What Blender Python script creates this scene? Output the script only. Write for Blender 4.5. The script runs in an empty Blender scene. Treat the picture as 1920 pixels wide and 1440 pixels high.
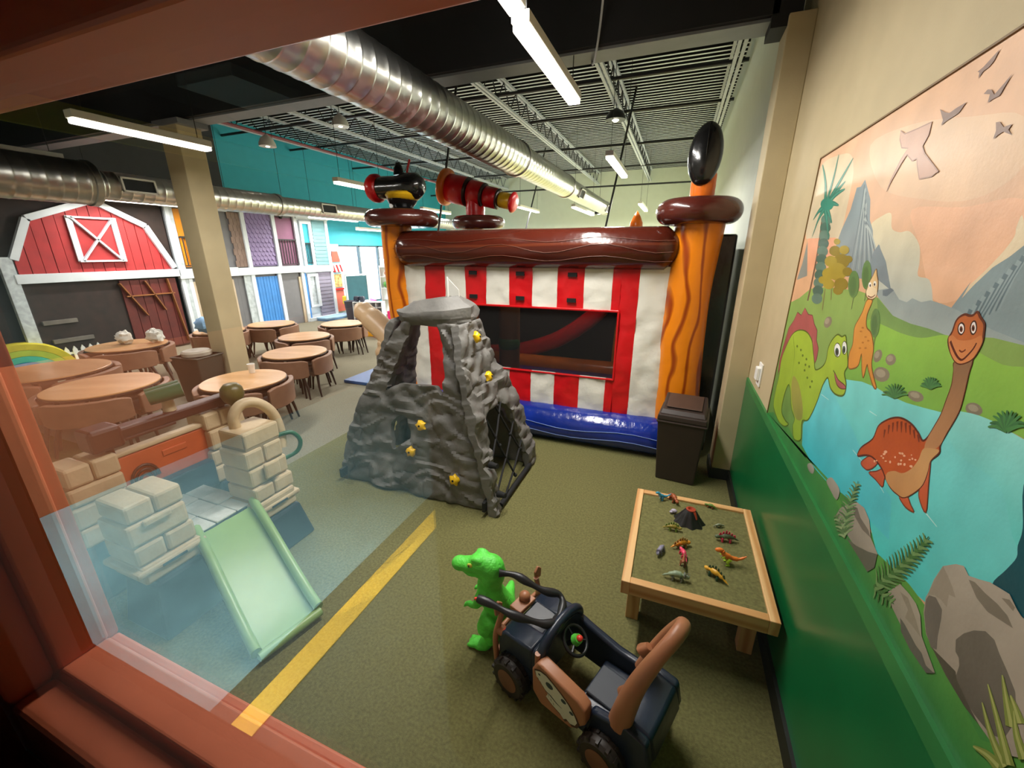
import bpy, bmesh, math, random
from mathutils import Vector, Matrix, noise
from mathutils.geometry import tessellate_polygon
random.seed(7)
S = bpy.context.scene
COL = S.collection
PI = math.pi

# ------------------------------------------------------------------ camera, world, exposure
F_PX = 762.0
cam_d = bpy.data.cameras.new('camera')
cam = bpy.data.objects.new('camera', cam_d)
COL.objects.link(cam)
cam_d.sensor_fit = 'HORIZONTAL'
cam_d.sensor_width = 36.0
cam_d.lens = 36.0 * F_PX / 1920.0
cam_d.clip_start = 0.02
cam_d.clip_end = 200
cam.location = (0, 0, 2.0)
cam.rotation_euler = (PI / 2 - math.atan(250 / 762), 0, math.atan(315 / math.hypot(250, 762)))
S.camera = cam
S.view_settings.view_transform = 'Standard'
S.view_settings.look = 'None'
S.view_settings.exposure = 0.0
S.view_settings.gamma = 1.0
S.view_settings.use_curve_mapping = False
world = bpy.data.worlds.new('daylight')
S.world = world
world.use_nodes = True
_bg = world.node_tree.nodes['Background']
_bg.inputs[0].default_value = (0.80, 0.92, 1.0, 1)
_bg.inputs[1].default_value = WORLD = 5.0
LOBBY_W = 58.0
STRIP_W = 52.0          # watts per metre of strip light
S.cycles.max_bounces = 8
S.cycles.diffuse_bounces = 4
S.cycles.glossy_bounces = 4
S.cycles.transparent_max_bounces = 16
S.cycles.caustics_reflective = False
S.cycles.caustics_refractive = False
S.cycles.sample_clamp_indirect = 6.0

# ------------------------------------------------------------------ materials
def lin(c):
    if isinstance(c, str):
        c = tuple(int(c[i:i + 2], 16) for i in (0, 2, 4))
    return tuple(((v / 255) / 12.92 if v / 255 <= 0.04045 else ((v / 255 + 0.055) / 1.055) ** 2.4) for v in c)

def mat(name, col, rough=0.6, metal=0.0, var=0.12, vscale=6.0, bump=0.0, bscale=60.0, spec=None, coat=0.0, detail=3.0, stretch=None):
    m = bpy.data.materials.new(name)
    m.use_nodes = True
    nt = m.node_tree
    b = nt.nodes['Principled BSDF']
    c = lin(col)
    b.inputs['Roughness'].default_value = rough
    b.inputs['Metallic'].default_value = metal
    if spec is not None:
        b.inputs['Specular IOR Level'].default_value = spec
    if coat:
        b.inputs['Coat Weight'].default_value = coat
        b.inputs['Coat Roughness'].default_value = 0.08
    tc = nt.nodes.new('ShaderNodeTexCoord')
    src = tc.outputs['Object']
    if stretch:
        mp = nt.nodes.new('ShaderNodeMapping')
        mp.inputs['Scale'].default_value = stretch
        nt.links.new(src, mp.inputs[0])
        src = mp.outputs[0]
    n = nt.nodes.new('ShaderNodeTexNoise')
    n.inputs['Scale'].default_value = vscale
    n.inputs['Detail'].default_value = detail
    nt.links.new(src, n.inputs['Vector'])
    r = nt.nodes.new('ShaderNodeValToRGB')
    r.color_ramp.elements[0].position = 0.3
    r.color_ramp.elements[1].position = 0.7
    r.color_ramp.elements[0].color = (*[v * (1 - var) for v in c], 1)
    r.color_ramp.elements[1].color = (*[min(1, v * (1 + var)) for v in c], 1)
    nt.links.new(n.outputs['Fac'], r.inputs[0])
    nt.links.new(r.outputs[0], b.inputs['Base Color'])
    if bump:
        n2 = nt.nodes.new('ShaderNodeTexNoise')
        n2.inputs['Scale'].default_value = bscale
        n2.inputs['Detail'].default_value = 4
        nt.links.new(src, n2.inputs['Vector'])
        bp = nt.nodes.new('ShaderNodeBump')
        bp.inputs['Strength'].default_value = bump
        bp.inputs['Distance'].default_value = 0.02
        nt.links.new(n2.outputs['Fac'], bp.inputs['Height'])
        nt.links.new(bp.outputs[0], b.inputs['Normal'])
    return m

def wood_vinyl(name, c1, c2, scale=3.0, axis='Z', rough=0.25, dist=6.0, lo=0.45, hi=0.95):
    """long wavy grain lines running along an axis (printed vinyl or real wood)"""
    m = bpy.data.materials.new(name)
    m.use_nodes = True
    nt = m.node_tree
    b = nt.nodes['Principled BSDF']
    b.inputs['Roughness'].default_value = rough
    tc = nt.nodes.new('ShaderNodeTexCoord')
    mp = nt.nodes.new('ShaderNodeMapping')
    k = {'X': (0.12, 1, 1), 'Y': (1, 0.12, 1), 'Z': (1, 1, 0.38)}[axis]
    mp.inputs['Scale'].default_value = k
    w = nt.nodes.new('ShaderNodeTexWave')
    w.wave_type = 'BANDS'
    w.bands_direction = 'X' if axis != 'X' else 'Z'
    w.inputs['Scale'].default_value = scale
    w.inputs['Distortion'].default_value = dist
    w.inputs['Detail'].default_value = 2.5
    w.inputs['Detail Scale'].default_value = 1.2
    r = nt.nodes.new('ShaderNodeValToRGB')
    r.color_ramp.elements[0].position = lo
    r.color_ramp.elements[1].position = hi
    r.color_ramp.elements[0].color = (*lin(c1), 1)
    r.color_ramp.elements[1].color = (*lin(c2), 1)
    L = nt.links.new
    L(tc.outputs['Object'], mp.inputs[0]); L(mp.outputs[0], w.inputs['Vector'])
    L(w.outputs['Fac'], r.inputs[0]); L(r.outputs[0], b.inputs['Base Color'])
    n2 = nt.nodes.new('ShaderNodeTexNoise'); n2.inputs['Scale'].default_value = 9
    bp = nt.nodes.new('ShaderNodeBump'); bp.inputs['Strength'].default_value = 0.25; bp.inputs['Distance'].default_value = 0.02
    L(tc.outputs['Object'], n2.inputs['Vector']); L(n2.outputs['Fac'], bp.inputs['Height']); L(bp.outputs[0], b.inputs['Normal'])
    return m

def emit(name, col, strength):
    m = bpy.data.materials.new(name)
    m.use_nodes = True
    nt = m.node_tree
    b = nt.nodes['Principled BSDF']
    b.inputs['Base Color'].default_value = (*lin(col), 1)
    b.inputs['Emission Color'].default_value = (*lin(col), 1)
    b.inputs['Emission Strength'].default_value = strength
    return m

def pane_glass(name, tint=(1, 1, 1), ior=1.5):
    """thin flat glass: a Fresnel mix of clear transmission and mirror reflection"""
    m = bpy.data.materials.new(name)
    m.use_nodes = True
    nt = m.node_tree
    nt.nodes.remove(nt.nodes['Principled BSDF'])
    out = nt.nodes['Material Output']
    N = nt.nodes.new
    tr = N('ShaderNodeBsdfTransparent'); tr.inputs[0].default_value = (*tint, 1)
    gl = N('ShaderNodeBsdfGlossy'); gl.inputs['Roughness'].default_value = 0.0
    fr = N('ShaderNodeFresnel'); geo = N('ShaderNodeNewGeometry')
    mr = N('ShaderNodeMapRange')
    mr.inputs['To Min'].default_value = ior; mr.inputs['To Max'].default_value = 1 / ior
    mx = N('ShaderNodeMixShader')
    L = nt.links.new
    L(geo.outputs['Backfacing'], mr.inputs['Value']); L(mr.outputs[0], fr.inputs['IOR'])
    L(fr.outputs[0], mx.inputs[0]); L(tr.outputs[0], mx.inputs[1]); L(gl.outputs[0], mx.inputs[2])
    L(mx.outputs[0], out.inputs['Surface'])
    return m

def netting(name, col, cover=0.6):
    """fine woven safety netting seen from afar: part cloth, part holes"""
    m = bpy.data.materials.new(name)
    m.use_nodes = True
    nt = m.node_tree
    b = nt.nodes['Principled BSDF']
    b.inputs['Base Color'].default_value = (*lin(col), 1)
    b.inputs['Roughness'].default_value = 0.8
    b.inputs['Alpha'].default_value = cover
    return m

def vcol_mat(name, rough=0.55):
    m = bpy.data.materials.new(name)
    m.use_nodes = True
    nt = m.node_tree
    b = nt.nodes['Principled BSDF']
    b.inputs['Roughness'].default_value = rough
    a = nt.nodes.new('ShaderNodeVertexColor'); a.layer_name = 'paint'
    tc = nt.nodes.new('ShaderNodeTexCoord')
    n = nt.nodes.new('ShaderNodeTexNoise'); n.inputs['Scale'].default_value = 7; n.inputs['Detail'].default_value = 5
    mr = nt.nodes.new('ShaderNodeMapRange')
    mr.inputs['From Min'].default_value = 0.3; mr.inputs['From Max'].default_value = 0.7
    mr.inputs['To Min'].default_value = 0.88; mr.inputs['To Max'].default_value = 1.12
    mx = nt.nodes.new('ShaderNodeMix'); mx.data_type = 'RGBA'; mx.blend_type = 'MULTIPLY'
    mx.inputs['Factor'].default_value = 1
    L = nt.links.new
    L(tc.outputs['Object'], n.inputs['Vector']); L(n.outputs['Fac'], mr.inputs['Value'])
    L(a.outputs['Color'], mx.inputs['A']); L(mr.outputs[0], mx.inputs['B']); L(mx.outputs['Result'], b.inputs['Base Color'])
    n2 = nt.nodes.new('ShaderNodeTexNoise'); n2.inputs['Scale'].default_value = 90
    bp = nt.nodes.new('ShaderNodeBump'); bp.inputs['Strength'].default_value = 0.05; bp.inputs['Distance'].default_value = 0.01
    L(tc.outputs['Object'], n2.inputs['Vector']); L(n2.outputs['Fac'], bp.inputs['Height']); L(bp.outputs[0], b.inputs['Normal'])
    return m

# ------------------------------------------------------------------ mesh building
def frame_of(d):
    d = d.normalized()
    a = Vector((0, 0, 1)) if abs(d.z) < 0.9 else Vector((1, 0, 0))
    u = d.cross(a).normalized()
    return u, d.cross(u).normalized()

class MB:
    def __init__(s):
        s.v = []; s.f = []; s.mi = []; s.cur = 0
    def _f(s, f):
        s.f.append(f); s.mi.append(s.cur)
    def box(s, x0, x1, y0, y1, z0, z1, rot=None, piv=None):
        b = len(s.v)
        P = [Vector((x, y, z)) for z in (z0, z1) for y in (y0, y1) for x in (x0, x1)]
        if rot is not None:
            c = Vector(piv) if piv else Vector(((x0 + x1) / 2, (y0 + y1) / 2, (z0 + z1) / 2))
            P = [c + rot @ (p - c) for p in P]
        s.v += P
        for q in ((0, 2, 3, 1), (4, 5, 7, 6), (0, 1, 5, 4), (2, 6, 7, 3), (0, 4, 6, 2), (1, 3, 7, 5)):
            s._f([b + i for i in q])
        return s
    def bar(s, p, q, w, h=None, up=(0, 0, 1)):
        """square bar from p to q"""
        p = Vector(p); q = Vector(q); h = h or w
        d = (q - p).normalized(); u = d.cross(Vector(up))
        u = u.normalized() if u.length > 1e-5 else frame_of(d)[0]
        t = u.cross(d)
        b = len(s.v)
        for c in (p, q):
            for i, j in ((-1, -1), (1, -1), (1, 1), (-1, 1)):
                s.v.append(c + u * (i * w / 2) + t * (j * h / 2))
        for f in ((0, 3, 2, 1), (4, 5, 6, 7), (0, 1, 5, 4), (1, 2, 6, 5), (2, 3, 7, 6), (3, 0, 4, 7)):
            s._f([b + i for i in f])
        return s
    def tube(s, path, r, n=10, closed=False, caps=True, flat=1.0):
        P = [Vector(p) for p in path]; m = len(P)
        R = r if isinstance(r, (list, tuple)) else [r] * m
        b = len(s.v); u = None
        for i, p in enumerate(P):
            if closed:
                d = P[(i + 1) % m] - P[i - 1]
            else:
                d = P[min(i + 1, m - 1)] - P[max(i - 1, 0)]
            d.normalize()
            if u is None:
                u, w = frame_of(d)
            else:
                u = (u - d * u.dot(d)).normalized(); w = d.cross(u)
            for k in range(n):
                a = 2 * PI * k / n
                s.v.append(p + (u * math.cos(a) + w * math.sin(a) * flat) * R[i])
        for i in range(m if closed else m - 1):
            for k in range(n):
                j = (i + 1) % m
                s._f([b + i * n + k, b + i * n + (k + 1) % n, b + j * n + (k + 1) % n, b + j * n + k])
        if caps and not closed:
            s._f([b + k for k in range(n)][::-1]); s._f([b + (m - 1) * n + k for k in range(n)])
        return s
    def lathe(s, prof, c=(0, 0, 0), n=24, axis='Z', a0=0, a1=2 * PI):
        """prof: (radius, height) pairs turned about an axis through c"""
        full = abs(a1 - a0 - 2 * PI) < 1e-6
        b = len(s.v); k = n if full else n + 1; c = Vector(c)
        for r, h in prof:
            for i in range(k):
                a = a0 + (a1 - a0) * i / n
                x, y = r * math.cos(a), r * math.sin(a)
                s.v.append(c + Vector({'Z': (x, y, h), 'X': (h, x, y), 'Y': (y, h, x)}[axis]))
        for j in range(len(prof) - 1):
            for i in range(n):
                i2 = (i + 1) % k
                s._f([b + j * k + i, b + j * k + i2, b + (j + 1) * k + i2, b + (j + 1) * k + i])
        if full:
            if prof[0][0] > 1e-6: s._f([b + i for i in range(k)][::-1])
            if prof[-1][0] > 1e-6: s._f([b + (len(prof) - 1) * k + i for i in range(k)])
        return s
    def ball(s, c, r, n=14, m=9, rot=None):
        r = (r, r, r) if not isinstance(r, (tuple, list)) else r
        b = len(s.v); c = Vector(c)
        for j in range(m + 1):
            t = PI * j / m
            for i in range(n):
                a = 2 * PI * i / n
                p = Vector((r[0] * math.sin(t) * math.cos(a), r[1] * math.sin(t) * math.sin(a), -r[2] * math.cos(t)))
                s.v.append(c + (rot @ p if rot is not None else p))
        for j in range(m):
            for i in range(n):
                i2 = (i + 1) % n
                s._f([b + j * n + i, b + j * n + i2, b + (j + 1) * n + i2, b + (j + 1) * n + i])
        return s
    def prism(s, poly, P0, U, V, N, t):
        """polygon of (u,v) pairs extruded by t along N"""
        P0 = Vector(P0); U = Vector(U); V = Vector(V); N = Vector(N)
        b = len(s.v); n = len(poly)
        for k in (0, t):
            for u, v in poly:
                s.v.append(P0 + U * u + V * v + N * k)
        tri = tessellate_polygon([[Vector((u, v, 0)) for u, v in poly]])
        for t3 in tri:
            s._f([b + i for i in t3]); s._f([b + n + i for i in t3][::-1])
        for i in range(n):
            j = (i + 1) % n
            s._f([b + i, b + j, b + n + j, b + n + i])
        return s

def obj(name, mb, m, parent=None, smooth=None, bevel=0.0, seg=2, loc=None, **props):
    me = bpy.data.meshes.new(name)
    me.from_pydata([tuple(p) for p in mb.v], [], mb.f)
    ms = m if isinstance(m, (list, tuple)) else [m]
    for q in ms: me.materials.append(q)
    if len(ms) > 1:
        me.polygons.foreach_set('material_index', mb.mi)
    bm = bmesh.new(); bm.from_mesh(me)
    bmesh.ops.remove_doubles(bm, verts=bm.verts, dist=1e-6)
    bmesh.ops.recalc_face_normals(bm, faces=bm.faces)
    bm.to_mesh(me); bm.free()
    if smooth is not None:
        me.shade_smooth(); me.set_sharp_from_angle(angle=math.radians(smooth))
    o = bpy.data.objects.new(name, me); COL.objects.link(o)
    if parent: o.parent = parent
    if loc: o.location = loc
    if bevel:
        b = o.modifiers.new('bevel', 'BEVEL'); b.width = bevel; b.segments = seg; b.limit_method = 'ANGLE'
        b.angle_limit = math.radians(40)
    for k, v in props.items(): o[k] = v
    return o

def blob(name, mb, m, parent, voxel, it=3):
    """many overlapping volumes fused into one continuous skin"""
    o = obj(name, mb, m, parent)
    r = o.modifiers.new('fuse', 'REMESH'); r.mode = 'VOXEL'; r.voxel_size = voxel; r.use_smooth_shade = True
    s = o.modifiers.new('soften', 'SMOOTH'); s.factor = 0.5; s.iterations = it
    return o

def thing(name, label, cat, loc=(0, 0, 0), rz=0.0, group=None):
    o = bpy.data.objects.new(name, None); COL.objects.link(o)
    o.empty_display_size = 0.1; o.location = loc; o.rotation_euler = (0, 0, rz)
    o['label'] = label; o['category'] = cat
    if group: o['group'] = group
    return o

def tag(o, label, cat, group=None):
    o['label'] = label; o['category'] = cat
    if group: o['group'] = group
    return o

def dup(o, parent=None):
    c = o.copy(); COL.objects.link(c)
    if parent: c.parent = parent
    for ch in list(o.children):
        dup(ch, c)
    return c

def setting(name, loc=(0, 0, 0)):
    o = bpy.data.objects.new(name, None); COL.objects.link(o); o.location = loc; o['kind'] = 'structure'
    return o

def bez(pts, n=8, closed=False):
    """Catmull-Rom curve through points of any dimension"""
    P = [tuple(p) for p in pts]; out = []; m = len(P)
    for i in range(m if closed else m - 1):
        a, b, c, d = (P[(i + k) % m] if closed else P[min(max(i + k, 0), m - 1)] for k in (-1, 0, 1, 2))
        for j in range(n):
            t = j / n
            out.append(tuple(0.5 * (2 * b[q] + (c[q] - a[q]) * t + (2 * a[q] - 5 * b[q] + 4 * c[q] - d[q]) * t * t + (3 * b[q] - a[q] - 3 * c[q] + d[q]) * t ** 3) for q in range(len(b))))
    if not closed: out.append(P[-1])
    return out

def RZ(a): return Matrix.Rotation(a, 3, 'Z')
def RY(a): return Matrix.Rotation(a, 3, 'Y')
def RX(a): return Matrix.Rotation(a, 3, 'X')
# ------------------------------------------------------------------ palette
M_cream = mat('cream_wall_paint', 'BFAF8A', 0.7, var=0.04, bump=0.06, bscale=120)
M_creamb = mat('pale_cream_back_wall_paint', 'DCE3D2', 0.7, var=0.03, bump=0.05, bscale=120)
M_cyan = mat('turquoise_wall_paint', '35AEC4', 0.65, var=0.04)
M_green = mat('dark_green_gloss_paint', '0E6A38', 0.28, var=0.10, vscale=3)
M_greenband = mat('grass_green_paint', '2E7C40', 0.4, var=0.1)
M_black = mat('black_rubber_base', '161816', 0.5)
M_carpet_g = mat('olive_green_carpet', '76734A', 0.95, var=0.22, vscale=70, bump=0.5, bscale=260, spec=0.1)
M_carpet_b = mat('grey_beige_carpet', '8C8774', 0.95, var=0.18, vscale=70, bump=0.5, bscale=260, spec=0.1)
M_deck = mat('deck_pan_painted_shade', '1B1D22', 0.45, var=0.15, vscale=2)  # shade of the deck recesses put into the pan colour
M_deckrib = mat('deck_rib_painted_light', 'CBD2DA', 0.45, var=0.1)  # ribs of the same deck, painted light as if lit from below
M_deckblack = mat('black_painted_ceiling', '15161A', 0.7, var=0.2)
M_joist = mat('grey_primed_joist_steel', 'BCC1CA', 0.5, var=0.1)
M_jweb = mat('dark_joist_web_steel', '2B2D31', 0.5)
M_flange = mat('grey_girder_flange', '777A80', 0.5, var=0.1)
M_pipe = mat('dark_pipe', '24262A', 0.4)
M_duct = mat('galvanised_spiral_duct', 'C9C9C4', 0.30, metal=1.0, var=0.10, vscale=5)
M_frame = mat('red_painted_window_frame', 'DA7652', 0.42, var=0.05)
M_white = mat('white_paint', 'E6E9EA', 0.5, var=0.03)
M_wplastic = mat('white_plastic', 'EDEDE8', 0.4, var=0.02)
M_lamp = emit('lit_strip_diffuser', 'FFF6E4', 9.0)
M_housing = mat('white_lamp_housing', 'E8E6DE', 0.4, var=0.02)
M_teal = mat('teal_lobby_carpet', '63888A', 0.9, var=0.1)
M_orangewall = mat('terracotta_lobby_wall', 'C07048', 0.7, var=0.06)
M_yellow = mat('yellow_strip_paint', 'F2C01E', 0.5, var=0.05)
M_darkfloor = mat('charcoal_lobby_finish', '26302B', 0.9, var=0.2)
M_rail = mat('black_iron', '1A1A1C', 0.4)

# ------------------------------------------------------------------ floor
fl = setting('floor')
obj('slab', MB().box(-10.6, 0.9, 0.2, 18.2, -0.12, -0.006), M_black, fl)
obj('olive_carpet', MB().box(-3.35, 0.80, 0.32, 18.0, -0.006, 0.0), M_carpet_g, fl)
m = MB(); m.box(-10.4, -3.35, 2.0, 18.0, -0.006, 0.0); obj('grey_carpet', m, M_carpet_b, fl)
m = MB(); m.box(-10.4, -3.35, 0.32, 2.0, -0.006, 0.0); obj('olive_carpet', m, M_carpet_g, fl)

# ------------------------------------------------------------------ walls
wr = setting('wall_right')
obj('plaster', MB().box(0.66, 0.86, 0.2, 4.05, 0, 5.1), M_cream, wr)
obj('pilaster', MB().box(0.50, 0.66, 3.77, 4.05, 0, 3.5), M_cream, wr, bevel=0.006)
obj('green_wainscot', MB().box(0.648, 0.66, 0.32, 3.77, 0.0, 0.93), M_green, wr)
obj('green_border', MB().box(0.646, 0.66, 0.32, 3.77, 0.93, 0.985), M_greenband, wr)
obj('far_plaster', MB().box(0.62, 0.86, 4.05, 18.0, 0, 5.1), M_creamb, wr)
m = MB(); m.box(0.632, 0.648, 0.32, 3.76, 0, 0.10); m.box(0.484, 0.50, 3.76, 4.05, 0, 0.10); m.box(0.484, 0.648, 3.754, 3.77, 0, 0.10)
obj('baseboard_right', m, M_black, None, kind='structure')
wb = setting('wall_back')
obj('plaster', MB().box(-10.6, 0.86, 17.8, 18.0, 0, 5.1), M_creamb, wb)
wl = setting('wall_left')
m = MB()
m.box(-10.6, -10.3, 7.4, 10.85, 0, 5.1); m.box(-10.6, -10.3, 10.85, 17.8, 2.17, 5.1)
m.box(-10.6, -10.3, 16.6, 17.8, 0, 2.17); m.box(-10.6, -10.3, 10.85, 16.6, 0, 0.22)
obj('plaster', m, M_cyan, wl)
obj('dark_plaster', MB().box(-10.6, -10.3, 0.2, 7.4, 0, 5.1), mat('dark_grey_wall_paint', '34363A', 0.7, var=0.1), wl)

# storefront windows in the turquoise wall
M_alu = mat('dark_storefront_frame', '5B6E78', 0.4, metal=0.3)
M_store = pane_glass('storefront_glass')
M_decal = mat('window_vinyl_decal', 'B9B9C6', 0.6, var=0.55, vscale=9)
ys = [10.85, 11.85, 12.85, 13.85, 14.85, 15.75, 16.6]
for i in range(6):
    a, b = ys[i], ys[i + 1]
    w = setting('window_%d' % (i + 2))
    m = MB()
    m.box(-10.42, -10.34, a, a + 0.035, 0.22, 2.17); m.box(-10.42, -10.34, b - 0.035, b, 0.22, 2.17)
    m.box(-10.42, -10.34, a, b, 0.22, 0.27); m.box(-10.42, -10.34, a, b, 2.12, 2.17)
    obj('window_frame', m, M_alu, w)
    obj('pane', MB().box(-10.385, -10.379, a + .035, b - .035, .27, 2.12), M_store, w)
    obj('vinyl_decal', MB().box(-10.376, -10.374, a + .08, b - .1, 1.72, 2.06), M_decal, w)

# front wall with the window the photograph looks through
wf = setting('wall_front')
m = MB()
m.box(-10.6, -1.21, 0.20, 0.32, 0, 5.1); m.box(0.53, 0.86, 0.20, 0.32, 0, 5.1)
m.box(-1.21, 0.53, 0.20, 0.32, 0, 1.07); m.box(-1.21, 0.53, 0.20, 0.32, 2.245, 5.1)
obj('plaster', m, mat('grey_beige_wall_paint', 'A9A79B', 0.7, var=0.04), wf)
w1 = setting('window_1')
def frame_ring(name, x0, x1, z0, z1, w, y0, y1, bev):
    """four mitred members round an opening x0..x1, z0..z1"""
    for nm, q in (('sill', [(x0, z0), (x1, z0), (x1 + w, z0 - w), (x0 - w, z0 - w)]),
                  ('head', [(x0, z1), (x0 - w, z1 + w), (x1 + w, z1 + w), (x1, z1)]),
                  ('jamb', [(x0, z0), (x0 - w, z0 - w), (x0 - w, z1 + w), (x0, z1)]),
                  ('jamb', [(x1, z0), (x1, z1), (x1 + w, z1 + w), (x1 + w, z0 - w)])):
        obj(name + '_' + nm, MB().prism(q, (0, y0, 0), (1, 0, 0), (0, 0, 1), (0, 1, 0), y1 - y0), M_frame, w1, bevel=bev, seg=3)
frame_ring('bead', -1.13, 0.45, 1.15, 2.165, 0.08, 0.238, 0.323, 0.006)
frame_ring('casing', -1.16, 0.48, 1.12, 2.195, 0.15, 0.165, 0.236, 0.014)
frame_ring('inner_casing', -1.145, 0.465, 1.135, 2.18, 0.12, 0.3235, 0.345, 0.006)
obj('pane', MB().box(-1.45, 0.62, 0.117, 0.123, 0.75, 2.55), pane_glass('window_glass', ior=1.85), w1)

# lobby on the near side of the window: only seen mirrored in the pane
m = MB()
m.box(-4.65, -0.82, 0.02, 0.035, 0, 3.3); m.box(0.60, 3.7, 0.02, 0.035, 0, 3.3)
m.box(-0.82, 0.60, 0.02, 0.035, 0, 1.39); m.box(-0.82, 0.60, 0.02, 0.035, 2.12, 3.3)
obj('lobby_lining', m, mat('dark_brown_lobby_lining', '2E1A14', 0.6, var=0.1), wf)
m = MB()
m.box(-1.48, -1.45, 0.036, 0.2, 0.7, 2.6); m.box(0.62, 0.65, 0.036, 0.2, 0.7, 2.6); m.box(-1.45, 0.62, 0.036, 0.2, 0.7, 0.75); m.box(-1.45, 0.62, 0.036, 0.2, 2.55, 2.6)
obj('glazing_channel', m, M_frame, w1)
lf = setting('floor_lobby')
obj('teal_carpet', MB().box(-4.45, -1.76, -7.0, 0.019, -0.02, 0.0), M_teal, lf)
obj('dark_reflection_floor', MB().box(-1.76, 3.5, -7.0, 0.019, -0.02, 0.0), M_darkfloor, lf)  # viewer's dark reflection right of the strip put into the floor colour
obj('yellow_strip', MB().box(-1.61, -1.48, -2.21, -0.10, 0.0, 0.012), M_yellow, lf, bevel=0.004)
wlob = setting('wall_lobby')
obj('terracotta_dado', MB().box(-4.65, -4.45, -7.0, 0.019, 0, 1.2), M_orangewall, wlob)
obj('plaster', MB().box(-4.65, -4.45, -7.0, 0.019, 1.2, 2.85), M_darkfloor, wlob)
obj('yellow_trim', MB().box(-4.67, -4.40, -7.0, 0.019, 2.85, 3.05), M_yellow, wlob)

obj('dark_plaster', MB().box(3.5, 3.7, -7.0, 0.019, 0, 3.3), M_darkfloor, wlob)
obj('dark_plaster', MB().box(-4.65, 3.7, -7.2, -7.0, 0, 3.3), M_darkfloor, wlob)
celo = setting('ceiling_lobby')
obj('plaster', MB().box(-4.65, 3.7, -7.2, 0.019, 3.3, 3.4), M_darkfloor, celo)
obj('plaster', MB().box(-4.65, -4.45, -7.0, 0.019, 3.05, 3.3), M_darkfloor, celo)
for x, y, sz, sp, k in ((-3.5, -1.0, .55, 1.5, 1), (-3.5, -2.6, .55, 1.7, .35), (-1.55, -1.2, .12, .75, .4)):  # unseen lamps added to brighten the mirrored floor, wall and yellow strip
    t = obj('lamp_tray', MB().box(-sz / 2 - .03, sz / 2 + .03, -sz / 2 - .03, sz / 2 + .03, 0, .08), M_housing, celo, loc=(x, y, 3.22))
    ld = bpy.data.lights.new('added_lamp_glow', 'AREA'); ld.shape = 'SQUARE'; ld.size = sz; ld.energy = LOBBY_W * k; ld.spread = sp
    lo = bpy.data.objects.new('added_lamp_glow', ld); COL.objects.link(lo); lo.parent = t; lo.location = (0, 0, -0.01)
obj('added_light_blocker', MB().box(-0.67, 3.5, -0.85, -0.75, 0, 3.3), M_darkfloor, wlob)  # unseen blocker added to shade the window frame from the lobby lamps

# ------------------------------------------------------------------ ceiling, girder, joists
ce = setting('ceiling')
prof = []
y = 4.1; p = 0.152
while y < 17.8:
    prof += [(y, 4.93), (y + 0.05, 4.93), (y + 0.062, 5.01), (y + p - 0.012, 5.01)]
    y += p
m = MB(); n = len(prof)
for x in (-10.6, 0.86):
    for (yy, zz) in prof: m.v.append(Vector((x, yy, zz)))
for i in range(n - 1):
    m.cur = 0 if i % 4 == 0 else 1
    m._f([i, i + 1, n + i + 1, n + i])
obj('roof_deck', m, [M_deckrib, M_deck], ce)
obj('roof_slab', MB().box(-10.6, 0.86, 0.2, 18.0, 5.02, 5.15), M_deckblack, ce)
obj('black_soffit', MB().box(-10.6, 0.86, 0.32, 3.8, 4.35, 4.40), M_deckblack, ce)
# girder on the column and the pilaster
gd = setting('beam')
obj('bottom_flange', MB().box(-10.4, 0.44, 3.85, 4.07, 3.50, 3.52), M_flange, gd)
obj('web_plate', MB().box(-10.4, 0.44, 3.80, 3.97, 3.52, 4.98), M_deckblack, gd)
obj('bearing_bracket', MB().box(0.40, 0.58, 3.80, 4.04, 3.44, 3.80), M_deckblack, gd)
cl = setting('column')
obj('shaft', MB().box(-6.10, -5.78, 3.72, 4.02, 0, 3.50), M_cream, cl, bevel=0.008)
obj('capital_plate', MB().box(-6.18, -5.70, 3.70, 4.06, 3.44, 3.50), M_flange, cl)

def joist_mesh():
    a = MB()
    for s in (-0.035, 0.035):
        a.box(s - 0.022, s + 0.022, 3.98, 17.78, 4.49, 4.53)
    t = MB()
    for s in (-0.035, 0.035):
        t.box(s - 0.022, s + 0.022, 3.98, 17.78, 4.87, 4.91)
    wv = MB(); y = 4.1; up = False; pts = []
    while y < 17.7:
        pts.append((0, y, 4.88 if up else 4.52)); up = not up; y += 0.30
    wv.tube(pts, 0.012, 6)
    return a, t, wv
ja, jt, jw = joist_mesh()
ref = None
for k, x in enumerate((0.44, -1.36, -3.30, -5.25, -7.20, -9.15)):
    if ref is None:
        ref = obj('joist', ja, M_joist, ce, loc=(x, 0, 0))
        obj('top_chord', jt, M_joist, ref); obj('web_rod', jw, M_jweb, ref, smooth=60)
    else:
        c = dup(ref, ce); c.location = (x, 0, 0)
for y, z in ((5.7, 4.62), (7.6, 4.56), (9.5, 4.62), (11.9, 4.55), (14.5, 4.5)):
    obj('bridging_pipe', MB().tube([(-10.28, y, z), (0.6, y, z)], 0.028, 8), M_pipe, ce, smooth=60)
obj('sprinkler_pipe', MB().tube([(-10.28, 16.6, 4.25), (0.6, 16.6, 4.25)], 0.03, 8), M_pipe, ce, smooth=60)
obj('sprinkler_pipe', MB().tube([(-8.3, 3.9, 4.3), (-8.3, 17.7, 4.3)], 0.03, 8), mat('red_sprinkler_pipe', '8A4550', 0.5), ce, smooth=60)
for pts in ([(-4.9, 1.5, 4.30), (-4.3, 3.7, 4.30)], [(-3.6, 2.2, 4.31), (-6.6, 2.9, 4.31)], [(-6.4, 1.4, 4.30), (-5.9, 3.6, 4.30)], [(-2.6, 1.9, 4.3), (-1.5, 2.5, 4.3), (-0.9, 3.5, 4.3)]):
    obj('conduit', MB().tube(pts, 0.016, 6), M_joist, ce, smooth=60)
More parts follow.
